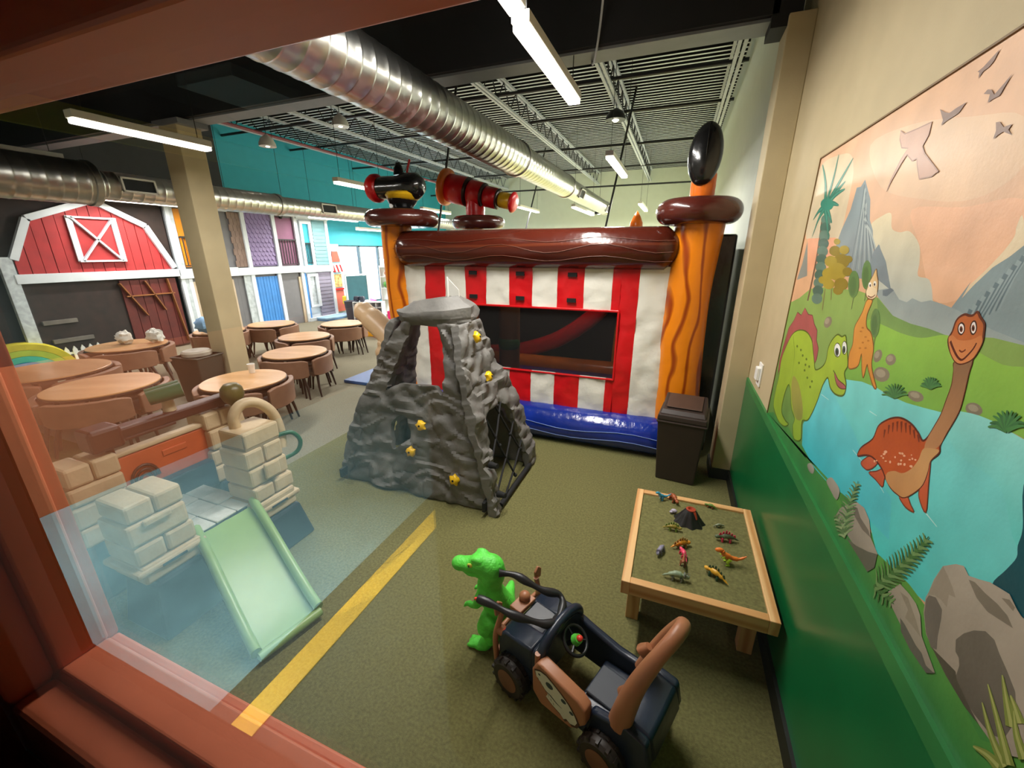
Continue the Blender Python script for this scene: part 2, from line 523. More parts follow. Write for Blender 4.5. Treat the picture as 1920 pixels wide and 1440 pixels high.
obj('loose_cable', MB().tube(bez([(-.72, 3.35, 4.35), (-.70, 3.5, 3.95), (-.74, 3.7, 3.68), (-.84, 3.95, 3.45), (-1.1, 4.9, 4.2), (-1.3, 5.8, 4.55)], 5), 0.009, 6), M_joist, ce, smooth=60)
obj('junction_box', MB().box(-2.05, -1.85, 2.25, 2.5, 4.18, 4.35), M_cream, ce, bevel=0.01)

# ------------------------------------------------------------------ ducts
def duct(name, label, X, Z, secs, vents, group=None):
    t = thing(name, label, 'duct', (X, 0, Z))
    for (y0, y1, r) in secs:
        prof = []; y = y0
        while y < y1 - 0.01:
            prof += [(r, y), (r, y + 0.05), (r, y + 0.10), (r + 0.003, y + 0.108), (r + 0.003, y + 0.114), (r, y + 0.122)]
            y += 0.13
        prof.append((r, y1))
        obj('spiral_section', MB().lathe(prof, (0, 0, 0), 40, 'Y'), M_duct, t, smooth=50)
        obj('coupling_ring', MB().lathe([(r + 0.004, y1 - 0.05), (r + 0.016, y1 - 0.04), (r + 0.016, y1 + 0.02), (r + 0.004, y1 + 0.03)], (0, 0, 0), 40, 'Y'), M_duct, t, smooth=50)
    for (y, a, r) in vents:
        d = Vector((math.cos(a), 0, math.sin(a)))
        u = Vector((-math.sin(a), 0, math.cos(a)))
        g = MB(); c = d * r
        for s0, s1, w0, w1 in ((-.2, .2, -.09, -.07), (-.2, .2, .07, .09), (-.2, -.18, -.09, .09), (.18, .2, -.09, .09)):
            g.prism([(s0, w0), (s1, w0), (s1, w1), (s0, w1)], c + Vector((0, y, 0)), (0, 1, 0), u, d, 0.03)
        v = obj('vent', g, M_housing, t)
        k = MB().prism([(-.18, -.07), (.18, -.07), (.18, .07), (-.18, .07)], c + Vector((0, y, 0)), (0, 1, 0), u, d, 0.012)
        obj('vent_throat', k, M_deckblack, v)
    return t
duct('spiral_duct', 'thick shiny spiral duct running over the climbing rock to the cream back wall', -2.14, 3.15,
     [(0.5, 5.6, 0.205), (5.6, 8.2, 0.19), (8.2, 12.6, 0.17)], [(8.9, -0.35, 0.165), (12.2, -0.35, 0.165)])
duct('spiral_duct', 'dull galvanised duct hung above the red barn and the playhouses', -7.0, 2.80,
     [(1.4, 3.3, 0.25), (3.3, 6.0, 0.175), (6.0, 12.5, 0.15)], [(3.75, 0.1, 0.17), (7.1, 0.1, 0.145)])

# ------------------------------------------------------------------ suspended strip lights
def strip(x, y0, y1, z, label, top=None):
    L = y1 - y0
    t = thing('strip_light', label, 'light', (x, (y0 + y1) / 2, z))
    t['group'] = 'suspended strip lights'
    obj('housing', MB().box(-.055, .055, -L / 2, L / 2, 0.015, 0.075), M_housing, t, bevel=0.006)
    obj('diffuser', MB().box(-.05, .05, -L / 2 + .01, L / 2 - .01, -0.02, 0.015), M_lamp, t, bevel=0.008)
    top = top or (4.352 if y1 < 3.97 else 4.94)
    for s in (-1, 1):
        obj('wire', MB().tube([(0, s * (L / 2 - .1), .075), (0, s * (L / 2 - .1), top - z)], 0.004, 5), M_rail, t)
    ld = bpy.data.lights.new('strip_glow', 'AREA'); ld.shape = 'RECTANGLE'; ld.size = 0.09; ld.size_y = L
    ld.energy = STRIP_W * L * (6.0 if y1 > 9 and x > -6 else 1.0); ld.color = (1.0, 0.965, 0.905)
    lo = bpy.data.objects.new('strip_glow', ld); COL.objects.link(lo); lo.parent = t; lo.location = (0, 0, -0.028)
for a in ((-0.98, 2.62, 3.96, 3.2, 'bright strip light hung in front of the grey girder'),
          (-1.12, 1.50, 2.95, 3.42, 'strip light added for a pale reflection at the top edge, above the brightest one'),  # lit fixture added in place of a pale reflection
          (-1.03, 6.2, 7.9, 3.2, 'strip light over the striped bounce house roof beam'),
          (-4.68, 2.2, 3.3, 3.0, 'long bright strip light ending at the cream column'),
          (-7.2, 2.0, 3.2, 3.05, 'strip light beside the dull duct at the window jamb'),
          (-5.06, 5.44, 6.6, 3.0, 'strip light ending behind the black inflatable cannon'),
          (-7.9, 5.6, 7.0, 2.9, 'strip light beyond the cream column above the purple playhouse'),
          (-9.2, 8.8, 10.6, 2.84, 'strip light before the turquoise wall, upper of the two by the siding'),
          (-9.6, 11.0, 12.9, 2.64, 'strip light before the turquoise wall, lower of the two by the siding'),
          (-9.3, 4.3, 5.8, 2.84, 'strip light just above the orange playhouse front'),
          (-4.5, 12.0, 13.8, 3.2, 'strip light hanging low before the cream back wall beside the telescope'),
          (-2.65, 11.0, 13.6, 3.05, 'strip light under the far end of the shiny duct'),
          (-1.15, 12.4, 14.6, 3.2, 'small strip light before the cream wall beside the black strap'),
          (-6.9, 10.6, 12.2, 3.1, 'strip light seen between the cannon and the telescope')):
    strip(*a)

def dome(x, y, z, m, label, r=0.13):
    t = thing('dome_pendant', label, 'light', (x, y, z)); t['group'] = 'dome pendants'
    obj('shade', MB().lathe([(r, 0), (r * .96, .05), (r * .7, .13), (r * .3, .17), (.02, .19)], n=20), m, t, smooth=50)
    obj('bulb', MB().ball((0, 0, 0.05), r * .45, 12, 8), M_lamp, t, smooth=60)
    obj('cord', MB().tube([(0, 0, .18), (0, 0, 4.94 - z)], 0.006, 5), M_rail, t)
M_dome = mat('black_dome_shade', '1C1C1E', 0.4); M_domew = mat('white_dome_shade', 'DADAD6', 0.4)
dome(-1.36, 8.6, 4.25, M_dome, 'black dome pendant high between two joists', 0.18)
dome(-2.75, 15.2, 3.2, M_dome, 'black dome pendant before the cream back wall', 0.16)
dome(-4.2, 14.8, 4.1, M_domew, 'white dome pendant beside the shiny duct', 0.18)
dome(-5.6, 6.3, 4.0, M_domew, 'white dome pendant under the joists beyond the cream column', 0.14)
dome(-7.0, 6.0, 3.75, M_domew, 'white dome pendant near the red sprinkler pipe', 0.14)
for x, y, x2, y2, lab in ((-4.1, 13.2, -4.9, 13.2, 'black slanting strap behind the telescope eyepiece'), (-1.1, 9.2, -1.6, 9.2, 'black slanting strap above the bounce house beam'), (-3.9, 7.4, -4.5, 7.3, 'black strap rising behind the telescope post')):
    s = obj('tie_strap', MB().tube([(x, y, 4.94), (x2, y2, 1.9)], 0.022, 6), M_rail); tag(s, lab, 'strap')
t = thing('wall_outlet', 'white cover plate on the cream wall beside the mural', 'outlet', (0.66, 3.35, 1.13))
obj('cover_plate', MB().box(-.012, 0, -.055, .055, -.085, .085), M_wplastic, t, bevel=0.004)
obj('thermostat_body', MB().box(-.035, -.012, -.038, .038, -.04, .055), M_wplastic, t, bevel=0.006)
# ------------------------------------------------------------------ inflatable bounce house
M_brownv = mat('brown_vinyl', '4A1D16', 0.22, var=0.25, vscale=3, bump=0.25, bscale=9, coat=0.3)
M_beamv = wood_vinyl('brown_grain_vinyl', '46190F', '5E2A18', 1.6, 'X', 0.2, 5.0, 0.9, 1.0)
M_postv = wood_vinyl('orange_wood_grain_vinyl', 'F08A14', '9C3E08', 2.2, 'Z', 0.28, 7.5, 0.74, 1.0)
M_redv = mat('red_vinyl', 'D0141C', 0.28, var=0.08, bump=0.35, bscale=10)
M_whitev = mat('white_vinyl', 'E6E3D8', 0.35, var=0.04, bump=0.35, bscale=10)
M_bluev = mat('blue_vinyl', '0F2C8C', 0.18, var=0.2, vscale=4, bump=0.35, bscale=12, coat=0.4)
M_blackv = mat('black_vinyl', '141414', 0.2, var=0.1, bump=0.2, bscale=8, coat=0.3)
M_orangev = mat('orange_vinyl', 'E0701A', 0.25, var=0.15, bump=0.2, bscale=10)
M_yellowv = mat('yellow_vinyl', 'E0B020', 0.3, var=0.05, bump=0.2, bscale=10)
M_bandv = mat('dark_brown_vinyl_band', '2C1510', 0.3)
M_tanv = mat('tan_vinyl', 'D8B890', 0.4, var=0.06, bump=0.2, bscale=8)
M_greenv = mat('green_vinyl', '2E6A3A', 0.4)
M_velcro = mat('black_velcro', '0E0E0E', 0.9)
M_net = netting('black_safety_net', '0C0A09', 0.38)
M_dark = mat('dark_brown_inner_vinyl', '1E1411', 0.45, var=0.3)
M_seam = mat('stitched_seam_cord', '6A3A28', 0.5)
M_seamb = mat('pale_blue_seam_cord', '6C86C8', 0.5)

bh = thing('bounce_house', 'pirate themed inflatable bounce house with red and white striped front between orange posts', 'bounce house', (-1.45, 5.1, 0))
BX, BY = -1.45, 5.1
def L_(x, y, z): return (x - BX, y - BY, z)

def puff(x0, x1, z0, z1, y, seed, th=0.05):
    """a slightly puckered vinyl sheet panel with real thickness"""
    nx = max(2, int((x1 - x0) / 0.035)); nz = max(2, int((z1 - z0) / 0.035))
    m = MB()
    for k in (0, 1):
        for j in range(nz + 1):
            for i in range(nx + 1):
                x = x0 + (x1 - x0) * i / nx; z = z0 + (z1 - z0) * j / nz
                e = min(i, nx - i, 1) * 1.0
                dy = (noise.noise((x * 7 + seed, z * 5, 1.3)) * 0.022 + noise.noise((x * 16, z * 22 + seed, 4.1)) * 0.010 - 0.006 * e) if k == 0 else th
                m.v.append(Vector(L_(x, y + dy, z)))
    w = nx + 1; b = w * (nz + 1)
    for j in range(nz):
        for i in range(nx):
            q = [j * w + i, j * w + i + 1, (j + 1) * w + i + 1, (j + 1) * w + i]
            m._f(q); m._f([b + a for a in q][::-1])
    for i in range(nx):
        m._f([i, b + i, b + i + 1, i + 1]); t = nz * w + i; m._f([t, t + 1, b + t + 1, b + t])
    for j in range(nz):
        m._f([j * w, (j + 1) * w, b + (j + 1) * w, b + j * w]); t = j * w + nx; m._f([t, b + t, b + t + w, t + w])
    return m
edges = [-3.02, -2.944, -2.68, -2.42, -2.162, -1.909, -1.641, -1.384, -1.116, -0.844, -0.569, -0.321, -0.039]
cols = ['W', 'W', 'R', 'W', 'R', 'W', 'R', 'W', 'R', 'W', 'R', 'W']
WX0, WX1, WZ0, WZ1 = -2.53, -0.49, 0.735, 1.44
for i in range(1, 12):
    a, b, c = edges[i], edges[i + 1], cols[i]
    if i == 1: a = -3.0
    mt = M_redv if c == 'R' else M_whitev
    nm = 'red_stripe' if c == 'R' else 'white_stripe'
    if b <= WX0 + 0.12 and i < 2 or i == 11:
        obj(nm, puff(a, b, 0.33, 1.86, 4.10, i * 3.1), mt, bh, smooth=50)
    elif i == 2:
        obj(nm, puff(a, b + 0.0, 0.33, 1.86, 4.10, i * 3.1), mt, bh, smooth=50)
    elif i == 10:
        obj(nm, puff(WX1, b, 0.33, 1.86, 4.10, i * 3.1), mt, bh, smooth=50)
        obj('red_stripe', puff(a, WX1, WZ1, 1.86, 4.10, 7), mt, bh, smooth=50)
        obj('red_stripe', puff(a, WX1, 0.33, WZ0, 4.10, 9), mt, bh, smooth=50)
    else:
        obj(nm, puff(a, b, WZ1, 1.86, 4.10, i * 3.1), mt, bh, smooth=50)
        obj(nm, puff(a, b, 0.33, WZ0, 4.10, i * 5.7), mt, bh, smooth=50)
for x in (-2.055, -1.51, -0.96):
    for z in (1.775, 1.525):
        obj('velcro_patch', MB().box(x - .045 - BX, x + .045 - BX, 4.065 - BY, 4.085 - BY, z - .02, z + .02), M_velcro, bh)
obj('window_net', MB().box(WX0 - BX, WX1 - BX, 4.135 - BY, 4.142 - BY, WZ0, WZ1), M_net, bh)
m = MB()
m.tube([L_(WX0, 4.09, WZ1 - .005), L_(WX1, 4.09, WZ1 - .005)], 0.012, 6); m.tube([L_(WX0, 4.09, WZ0), L_(WX1, 4.09, WZ0)], 0.01, 6)
m.tube([L_(WX1, 4.09, WZ0), L_(WX1, 4.09, WZ1)], 0.01, 6)
obj('window_binding', m, M_redv, bh, smooth=60)

def sausage(p, q, r, m, name, n=26, seg=30, bulge=0.03, flat=1.0, seed=0):
    P = []; R = []
    p = Vector(p); q = Vector(q); Ln = (q - p).length
    for i in range(seg + 1):
        t = i / seg
        P.append(p.lerp(q, t)); e = min(t, 1 - t) * Ln
        R.append(r * (1 - 0.45 * max(0, 1 - e / 0.05) ** 2) * (1 + bulge * noise.noise((t * 7 + seed, seed, 0))))
    return obj(name, MB().tube(P, R, n), m, bh, smooth=60)
sausage(L_(-3.0, 4.11, 2.02), L_(-0.02, 4.11, 2.02), 0.19, M_beamv, 'front_beam')
for zz, am in ((2.10, 0.02), (1.93, 0.025), (2.02, 0.04)):
    pts = [L_(-2.95 + i * 0.145, 4.11 - math.sqrt(max(0.0, 0.193 ** 2 - (zz - 2.02 + am * math.sin(i * 0.9)) ** 2)), zz + am * math.sin(i * 0.9)) for i in range(21)]
    obj('seam', MB().tube(pts, 0.0025, 5), M_seam, bh, smooth=60)
sausage(L_(-3.15, 4.08, 0.19), L_(0.12, 4.08, 0.19), 0.19, M_bluev, 'front_base_tube', seed=3)
for zz in (0.13, 0.22):
    pts = [L_(-3.1 + i * 0.16, 4.08 - math.sqrt(max(0.0, 0.193 ** 2 - (zz - 0.19 + .025 * math.sin(i * 0.8)) ** 2)), zz + .025 * math.sin(i * 0.8)) for i in range(21)]
    obj('seam', MB().tube(pts, 0.004, 5), M_seamb, bh, smooth=60)
obj('bounce_floor', MB().box(-3.15 - BX, 0.15 - BX, 4.2 - BY, 6.4 - BY, 0.02, 0.34), M_bluev, bh, bevel=0.05)

def post(x, y, r, z1, seed, wob=0.05):
    prof = []
    m = MB(); n = 28; H = 40
    for j in range(H + 1):
        z = 0.12 + (z1 - 0.12) * j / H
        for i in range(n):
            a = 2 * PI * i / n
            rr = r * (1 + wob * noise.noise((a * 0.8 + seed, z * 1.6, seed)) + 0.012 * math.cos(a * 5 + 2.2 * math.sin(z * 1.7 + seed)))
            m.v.append(Vector((x - BX + rr * math.cos(a) + 0.03 * math.sin(z * 1.9 + seed), y - BY + rr * math.sin(a), z)))
    for j in range(H):
        for i in range(n):
            m._f([j * n + i, j * n + (i + 1) % n, (j + 1) * n + (i + 1) % n, (j + 1) * n + i])
    m._f(list(range(n))[::-1]); m._f([H * n + i for i in range(n)])
    return obj('corner_post', m, M_postv, bh, smooth=60)
post(-3.06, 4.19, 0.17, 2.3, 1.0); post(0.135, 4.19, 0.205, 2.28, 2.0)
post(-3.2, 6.35, 0.18, 2.3, 3.0); post(-0.62, 6.35, 0.17, 2.2, 4.0)

def ring(x, y, z, R, h):
    prof = []
    for i in range(13):
        a = -PI / 2 + PI * i / 12
        prof.append((R - h * 0.5 + h * 0.5 * math.cos(a), h * 0.5 * math.sin(a)))
    prof = [(0.06, -h / 2)] + prof + [(0.06, h / 2)]
    return obj('post_collar', MB().lathe(prof, L_(x, y, z), 36), M_brownv, bh, smooth=60)
ring(-2.97, 4.16, 2.34, 0.41, 0.17); ring(0.11, 4.16, 2.32, 0.35, 0.21); ring(-3.05, 6.3, 2.42, 0.42, 0.20)

# spear-like black bulb on the front post, its orange neck, a small flame on the post behind
sausage(L_(0.12, 4.16, 2.38), L_(0.12, 4.16, 2.66), 0.10, M_orangev, 'neck', n=18, seg=10)
bulb = obj('black_bulb', MB().ball(L_(0.105, 4.10, 2.755), (0.132, 0.10, 0.245), 24, 16, RY(0.04) @ RX(-0.12)), M_blackv, bh, smooth=70)
pts = [L_(0.105 + 0.004, 4.10 - 0.101 * math.cos(a) , 2.755 + 0.24 * math.sin(a)) for a in [(-1.3 + 2.6 * i / 14) for i in range(15)]]
obj('seam', MB().tube(pts, 0.004, 5), M_blackv, bulb, smooth=60)
obj('flame_tip', MB().lathe([(0.02, 2.2), (0.09, 2.28), (0.085, 2.36), (0.05, 2.44), (0.0, 2.52)], L_(-0.60, 6.2, 0), 16), M_orangev, bh, smooth=60)

# cannon on the first post
cn = obj('cannon_barrel', MB().lathe([(0.0, -0.30), (0.105, -0.30), (0.12, -0.20), (0.115, 0.0), (0.14, 0.12), (0.13, 0.24), (0.08, 0.30), (0.0, 0.31)], L_(-2.98, 4.16, 2.67), 24, 'X'), M_blackv, bh, smooth=60)
obj('muzzle_ring', MB().lathe([(0.07, -0.365), (0.13, -0.37), (0.15, -0.33), (0.15, -0.28), (0.12, -0.25), (0.09, -0.25)], L_(-2.98, 4.16, 2.67), 24, 'X'), M_redv, cn, smooth=60)
obj('breech_knob', MB().lathe([(0.06, 0), (0.05, 0.06), (0.028, 0.12), (0.0, 0.125)], L_(-2.97, 4.16, 2.79), 14), M_blackv, cn, smooth=60)
obj('fuse', MB().tube([L_(-2.87, 4.16, 2.79), L_(-2.81, 4.15, 2.93)], 0.012, 8), M_redv, cn, smooth=60)
obj('gold_cradle', MB().lathe([(0.0, 2.52), (0.14, 2.525), (0.18, 2.55), (0.20, 2.58), (0.18, 2.61), (0.0, 2.615)], L_(-2.93, 4.16, 0), 24), M_yellowv, bh, smooth=60)
obj('cannon_pedestal', MB().lathe([(0.22, 2.40), (0.16, 2.43), (0.11, 2.46), (0.15, 2.50), (0.17, 2.54), (0.10, 2.56)], L_(-2.95, 4.16, 0), 24), M_blackv, bh, smooth=60)
obj('rivet', MB().lathe([(0.012, -0.006), (0.022, -0.006), (0.022, 0.006), (0.012, 0.006)], L_(-3.02, 4.045, 2.47), 14, 'Y'), M_wplastic, bh, smooth=60)

# telescope on the post behind
sausage(L_(-3.1, 6.3, 2.4), L_(-3.1, 6.3, 2.85), 0.15, M_redv, 'telescope_stand', n=20, seg=8)
ax = (Vector((-2.42, 6.3, 2.69)) - Vector((-3.66, 6.3, 2.98))); T0 = Vector(L_(-3.66, 6.3, 2.98)); Ln = ax.length; ax.normalize()
def tele(name, t0, t1, r0, r1, m, par, edge=0.02):
    k = MB(); P = []; R = []
    for t, r in ((t0, r0 * .8), (t0 + edge, r0), ((t0 + t1) / 2, (r0 + r1) / 2 * 1.02), (t1 - edge, r1), (t1, r1 * .8)):
        P.append(T0 + ax * t * Ln); R.append(r)
    return obj(name, k.tube(P, R, 24), m, par, smooth=60)
te = tele('telescope_tube', 0.08, 0.36, .21, .21, M_redv, bh)
tele('front_flange', 0.0, 0.09, .275, .27, M_orangev, te)
tele('lens', -0.03, 0.03, .20, .22, mat('grey_lens_vinyl', '9AA0A8', 0.3), te)
tele('brown_band', 0.345, 0.38, .22, .21, M_bandv, te, .008)
tele('telescope_segment', 0.375, 0.57, .19, .185, M_redv, te)
tele('brown_band', 0.56, 0.595, .185, .18, M_bandv, te, .008)
tele('telescope_segment', 0.59, 0.77, .155, .15, M_redv, te)
tele('brown_band', 0.76, 0.79, .15, .15, M_bandv, te, .008)
tele('eyepiece_tube', 0.785, 0.95, .115, .115, M_yellowv, te)
tele('eyepiece', 0.94, 1.0, .15, .15, M_redv, te)

# rear and side walls, inner shapes seen dimly through the net
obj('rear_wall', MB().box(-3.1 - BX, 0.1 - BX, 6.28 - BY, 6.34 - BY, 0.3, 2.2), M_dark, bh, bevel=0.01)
obj('side_net', MB().box(0.16 - BX, 0.175 - BX, 4.35 - BY, 6.2 - BY, 0.3, 2.1), M_blackv, bh)
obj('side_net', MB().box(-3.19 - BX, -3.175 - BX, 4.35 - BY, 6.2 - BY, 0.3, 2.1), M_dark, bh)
sausage(L_(0.13, 4.35, 2.05), L_(-0.5, 6.3, 2.05), 0.13, M_brownv, 'side_beam'); sausage(L_(-3.1, 4.35, 2.05), L_(-3.2, 6.3, 2.05), 0.13, M_brownv, 'side_beam')
sausage(L_(-3.1, 6.3, 2.1), L_(0.05, 6.3, 2.1), 0.12, M_brownv, 'rear_beam')
obj('side_flap', MB().box(0.28 - BX, 0.46 - BX, 4.25 - BY, 6.2 - BY, 0.02, 2.14), M_blackv, bh, bevel=.02)
arc = bez([L_(-2.7, 5.95, 0.42), L_(-2.18, 5.92, 0.50), L_(-1.62, 5.9, 0.70), L_(-1.22, 5.9, 0.96), L_(-0.97, 5.88, 1.2), L_(-0.7, 5.85, 1.6), L_(-0.55, 5.8, 1.95)], 6)
obj('inner_arch', MB().tube(arc, 0.12, 16), M_redv, bh, smooth=60)
sausage(L_(-2.9, 5.75, 0.36), L_(-0.1, 5.75, 0.36), 0.13, M_orangev, 'inner_tube', seg=14)
sausage(L_(-2.0, 5.0, 0.35), L_(-2.0, 5.0, 1.42), 0.14, mat('brown_inner_column_vinyl', '6A4428', 0.4), 'inner_column', seg=14)
sausage(L_(-2.0, 4.99, 0.72), L_(-2.0, 4.99, 0.92), 0.145, M_greenv, 'inner_column_band', seg=6)
# tan inflatable arm that sticks out beside the first post
arm = bez([(-4.20, 4.62, 1.27), (-4.1, 4.62, 1.20), (-3.9, 4.6, 1.07), (-3.62, 4.55, 0.88), (-3.38, 4.42, 0.66)], 6)
rr = [0.02 + 0.12 * min(1, i / 6) + (0.02 if i > 10 else 0) for i in range(len(arm))]
am = obj('tan_fin', MB().tube([L_(*p) for p in arm], rr, 18), M_tanv, bh, smooth=60)
m = MB(); m.ball(L_(-3.62, 4.45, 0.66), (0.16, 0.12, 0.12)); m.ball(L_(-3.46, 4.40, 0.72), (0.16, 0.13, 0.18)); m.ball(L_(-3.66, 4.42, 0.80), (0.06, 0.06, 0.045)); m.ball(L_(-3.34, 4.36, 0.68), (0.14, 0.12, 0.14))
b_ = blob('tan_paw', m, M_tanv, am, 0.025, 4)
mt_ = thing('entry_mat', 'folded blue vinyl mat on the grey carpet before the bounce house', 'mat', (-4.2, 5.12, 0))
M_mat = mat('blue_mat_vinyl', '3C5C96', 0.4, var=0.08)
obj('mat_panel', MB().box(-.55, -.01, -.36, .36, 0.0, .05), M_mat, mt_, bevel=0.01); obj('mat_panel', MB().box(.01, .55, -.36, .36, 0.0, .05), M_mat, mt_, bevel=0.01)
# ------------------------------------------------------------------ moulded rock climber
M_rock = mat('grey_moulded_rock_plastic', '6C6A66', 0.6, var=0.25, vscale=4, bump=0.25, bscale=26, detail=6)
M_hold = mat('yellow_plastic_hold', 'F2C21A', 0.35)
M_rope = mat('black_rope', '101012', 0.8)
rc = thing('rock_climber', 'grey moulded rock climbing frame with yellow holds and a capstone, standing before the bounce house', 'climber', (-1.88, 2.95, 0))
RO = Vector((-1.88, 2.95, 0))

def inside(poly, x, y):
    r = False; n = len(poly)
    for i in range(n):
        x1, y1 = poly[i]; x2, y2 = poly[i - 1]
        if (y1 > y) != (y2 > y) and x < (x2 - x1) * (y - y1) / (y2 - y1) + x1: r = not r
    return r

def crag(p):
    q = Vector((p.x * 3.1, p.y * 3.1, p.z * 4.5))
    f = noise.fractal(q, 0.9, 2.1, 4) * 0.030
    w = noise.noise_vector(q)
    s = p.z * 6.5 + w.x * 1.3 + 0.8 * noise.noise((p.x * 2, p.y * 2, 5))     # tilted strata with undercut ledges
    t = s - math.floor(s)
    ledge = (t if t < 0.82 else (1 - t) * 4.5) * 0.034
    d = noise.voronoi(Vector((p.x * 4.0, p.y * 4.0, p.z * 5.0)) + w * 0.4)[0]
    crack = -0.022 * max(0.0, 1 - (d[1] - d[0]) / 0.10)
    return f + ledge + crack - 0.012

def slab(name, poly, holes, P3, N, th, res=0.018, amp=1.0, it=2, parent=None):
    xs = [p[0] for p in poly]; zs = [p[1] for p in poly]
    x0, x1, z0, z1 = min(xs), max(xs), min(zs), max(zs)
    nx = int((x1 - x0) / res) + 1; nz = int((z1 - z0) / res) + 1
    cell = {}
    for j in range(nz):
        for i in range(nx):
            x = x0 + (i + .5) * res; z = z0 + (j + .5) * res
            if inside(poly, x, z) and not any(inside(h, x, z) for h in holes): cell[i, j] = 1
    m = MB(); idx = {}
    N = Vector(N).normalized()
    def snap(i, j):
        """grid corner, pulled onto the outline where it lies on the rim"""
        x, z = x0 + i * res, z0 + j * res
        if sum((i + a, j + b) in cell for a in (-1, 0) for b in (-1, 0)) == 4: return x, z
        best = None
        for q in [poly] + list(holes):
            for (ax, az), (bx, bz) in zip(q, q[1:] + q[:1]):
                dx, dz = bx - ax, bz - az; l = dx * dx + dz * dz
                t = max(0, min(1, ((x - ax) * dx + (z - az) * dz) / l)) if l else 0
                px, pz = ax + dx * t, az + dz * t; d = (px - x) ** 2 + (pz - z) ** 2
                if best is None or d < best[0]: best = (d, px, pz)
        return (best[1], best[2]) if best[0] < (res * 1.5) ** 2 else (x, z)
    def vert(i, j, k):
        key = (i, j, k)
        if key not in idx:
            p = Vector(P3(*snap(i, j)))
            d = (crag(p) * amp) if k == 0 else -th + crag(p + Vector((5, 5, 5))) * amp * 0.6
            idx[key] = len(m.v); m.v.append(p + N * d - RO)
        return idx[key]
    for (i, j) in cell:
        m._f([vert(i, j, 0), vert(i + 1, j, 0), vert(i + 1, j + 1, 0), vert(i, j + 1, 0)])
        m._f([vert(i, j + 1, 1), vert(i + 1, j + 1, 1), vert(i + 1, j, 1), vert(i, j, 1)])
        for (di, dj, a, b) in ((-1, 0, (i, j), (i, j + 1)), (1, 0, (i + 1, j + 1), (i + 1, j)), (0, -1, (i + 1, j), (i, j)), (0, 1, (i, j + 1), (i + 1, j + 1))):
            if (i + di, j + dj) not in cell:
                m._f([vert(*a, 0), vert(*b, 0), vert(*b, 1), vert(*a, 1)])
    o = obj(name, m, M_rock, parent or rc, smooth=38)
    if it:
        s = o.modifiers.new('soften', 'SMOOTH'); s.factor = 0.5; s.iterations = it
    return o
ZT = 1.44
def PF(x, z): return (x, 2.5 + 0.25 * z / ZT, z)
def PL(y, z): return (-2.68 + 0.48 * z / ZT, y, z)
def PR(y, z): return (-1.08 - 0.42 * z / ZT, y, z)
def PB(x, z): return (x, 3.46 - 0.22 * z / ZT, z)
front = [(-2.70, 0.01), (-2.66, 0.34), (-2.36, 1.0), (-2.07, 1.46), (-1.95, 1.46), (-2.13, 1.03), (-2.20, 0.87), (-2.05, 0.95), (-1.72, 0.96), (-1.65, 0.88), (-1.63, 1.07), (-1.72, 1.46), (-1.55, 1.46), (-1.50, 1.08), (-1.40, 0.76), (-1.25, 0.44), (-1.09, 0.01)]
hole = [(-2.15, 0.58), (-2.06, 0.68), (-1.98, 0.66), (-1.94, 0.50), (-2.12, 0.36)]
slab('front_face', front, [hole], PF, (0, -1, 0.18), 0.07)
left = [(2.50, 0.01), (2.66, 0.01), (2.70, 0.5), (2.80, 0.66), (3.05, 0.68), (3.18, 0.5), (3.24, 0.01), (3.46, 0.01), (3.40, 0.5), (3.26, 1.0), (3.16, 1.46), (2.78, 1.46), (2.68, 1.0), (2.58, 0.5)]
lh = [(2.86, 0.86), (2.98, 0.93), (2.97, 0.78)]
slab('side_face', left, [lh], PL, (-1, 0, 0.33), 0.07)
right = [(2.47, 0.01), (2.62, 0.01), (2.63, 0.33), (2.69, 0.52), (2.70, 0.68), (2.78, 0.75), (3.05, 0.76), (3.19, 0.64), (3.28, 0.31), (3.30, 0.01), (3.52, 0.01), (3.50, 0.27), (3.42, 0.80), (3.24, 1.05), (3.12, 1.46), (2.72, 1.46), (2.60, 1.12), (2.52, 0.6)]
slab('side_face', right, [], PR, (1, 0, 0.30), 0.08)
back = [(-2.68, 0.01), (-2.5, 0.01), (-2.38, 0.30), (-2.1, 0.40), (-1.9, 0.22), (-1.8, 0.01), (-1.08, 0.01), (-1.3, 0.42), (-1.45, 0.62), (-2.2, 0.66), (-2.5, 0.45)]
slab('back_face', back, [], PB, (0, 1, 0.15), 0.07, res=0.035)

# capstone
m = MB(); n = 30; H = 12
for j in range(H + 1):
    t = -1 + 2 * j / H
    for i in range(n):
        a = 2 * PI * i / n
        rr = 0.90 + 0.10 * (t + 1) / 0.6 if t < -0.4 else (1.0 if t < 0.1 else 1.0 - 0.42 * (t - 0.1) / 0.9)
        a8 = ((a + 0.2) % (PI / 3.5)) - PI / 7; rr *= math.cos(PI / 7) / math.cos(a8)
        sq = 1 / max(abs(math.cos(a)), abs(math.sin(a))) ** 0.35
        p = Vector((0.36 * rr * sq * math.cos(a), 0.27 * rr * sq * math.sin(a), 0.10 * t + 0.03 * math.cos(a) * (t > 0)))
        m.v.append(p * (1 + 1.6 * crag(p + Vector((1.2, 3, 1)))) + Vector((-1.84, 2.97, 1.525)) - RO)
for j in range(H):
    for i in range(n): m._f([j * n + i, j * n + (i + 1) % n, (j + 1) * n + (i + 1) % n, (j + 1) * n + i])
m._f(list(range(n))[::-1]); m._f([H * n + i for i in range(n)])
obj('capstone', m, M_rock, rc, smooth=22)

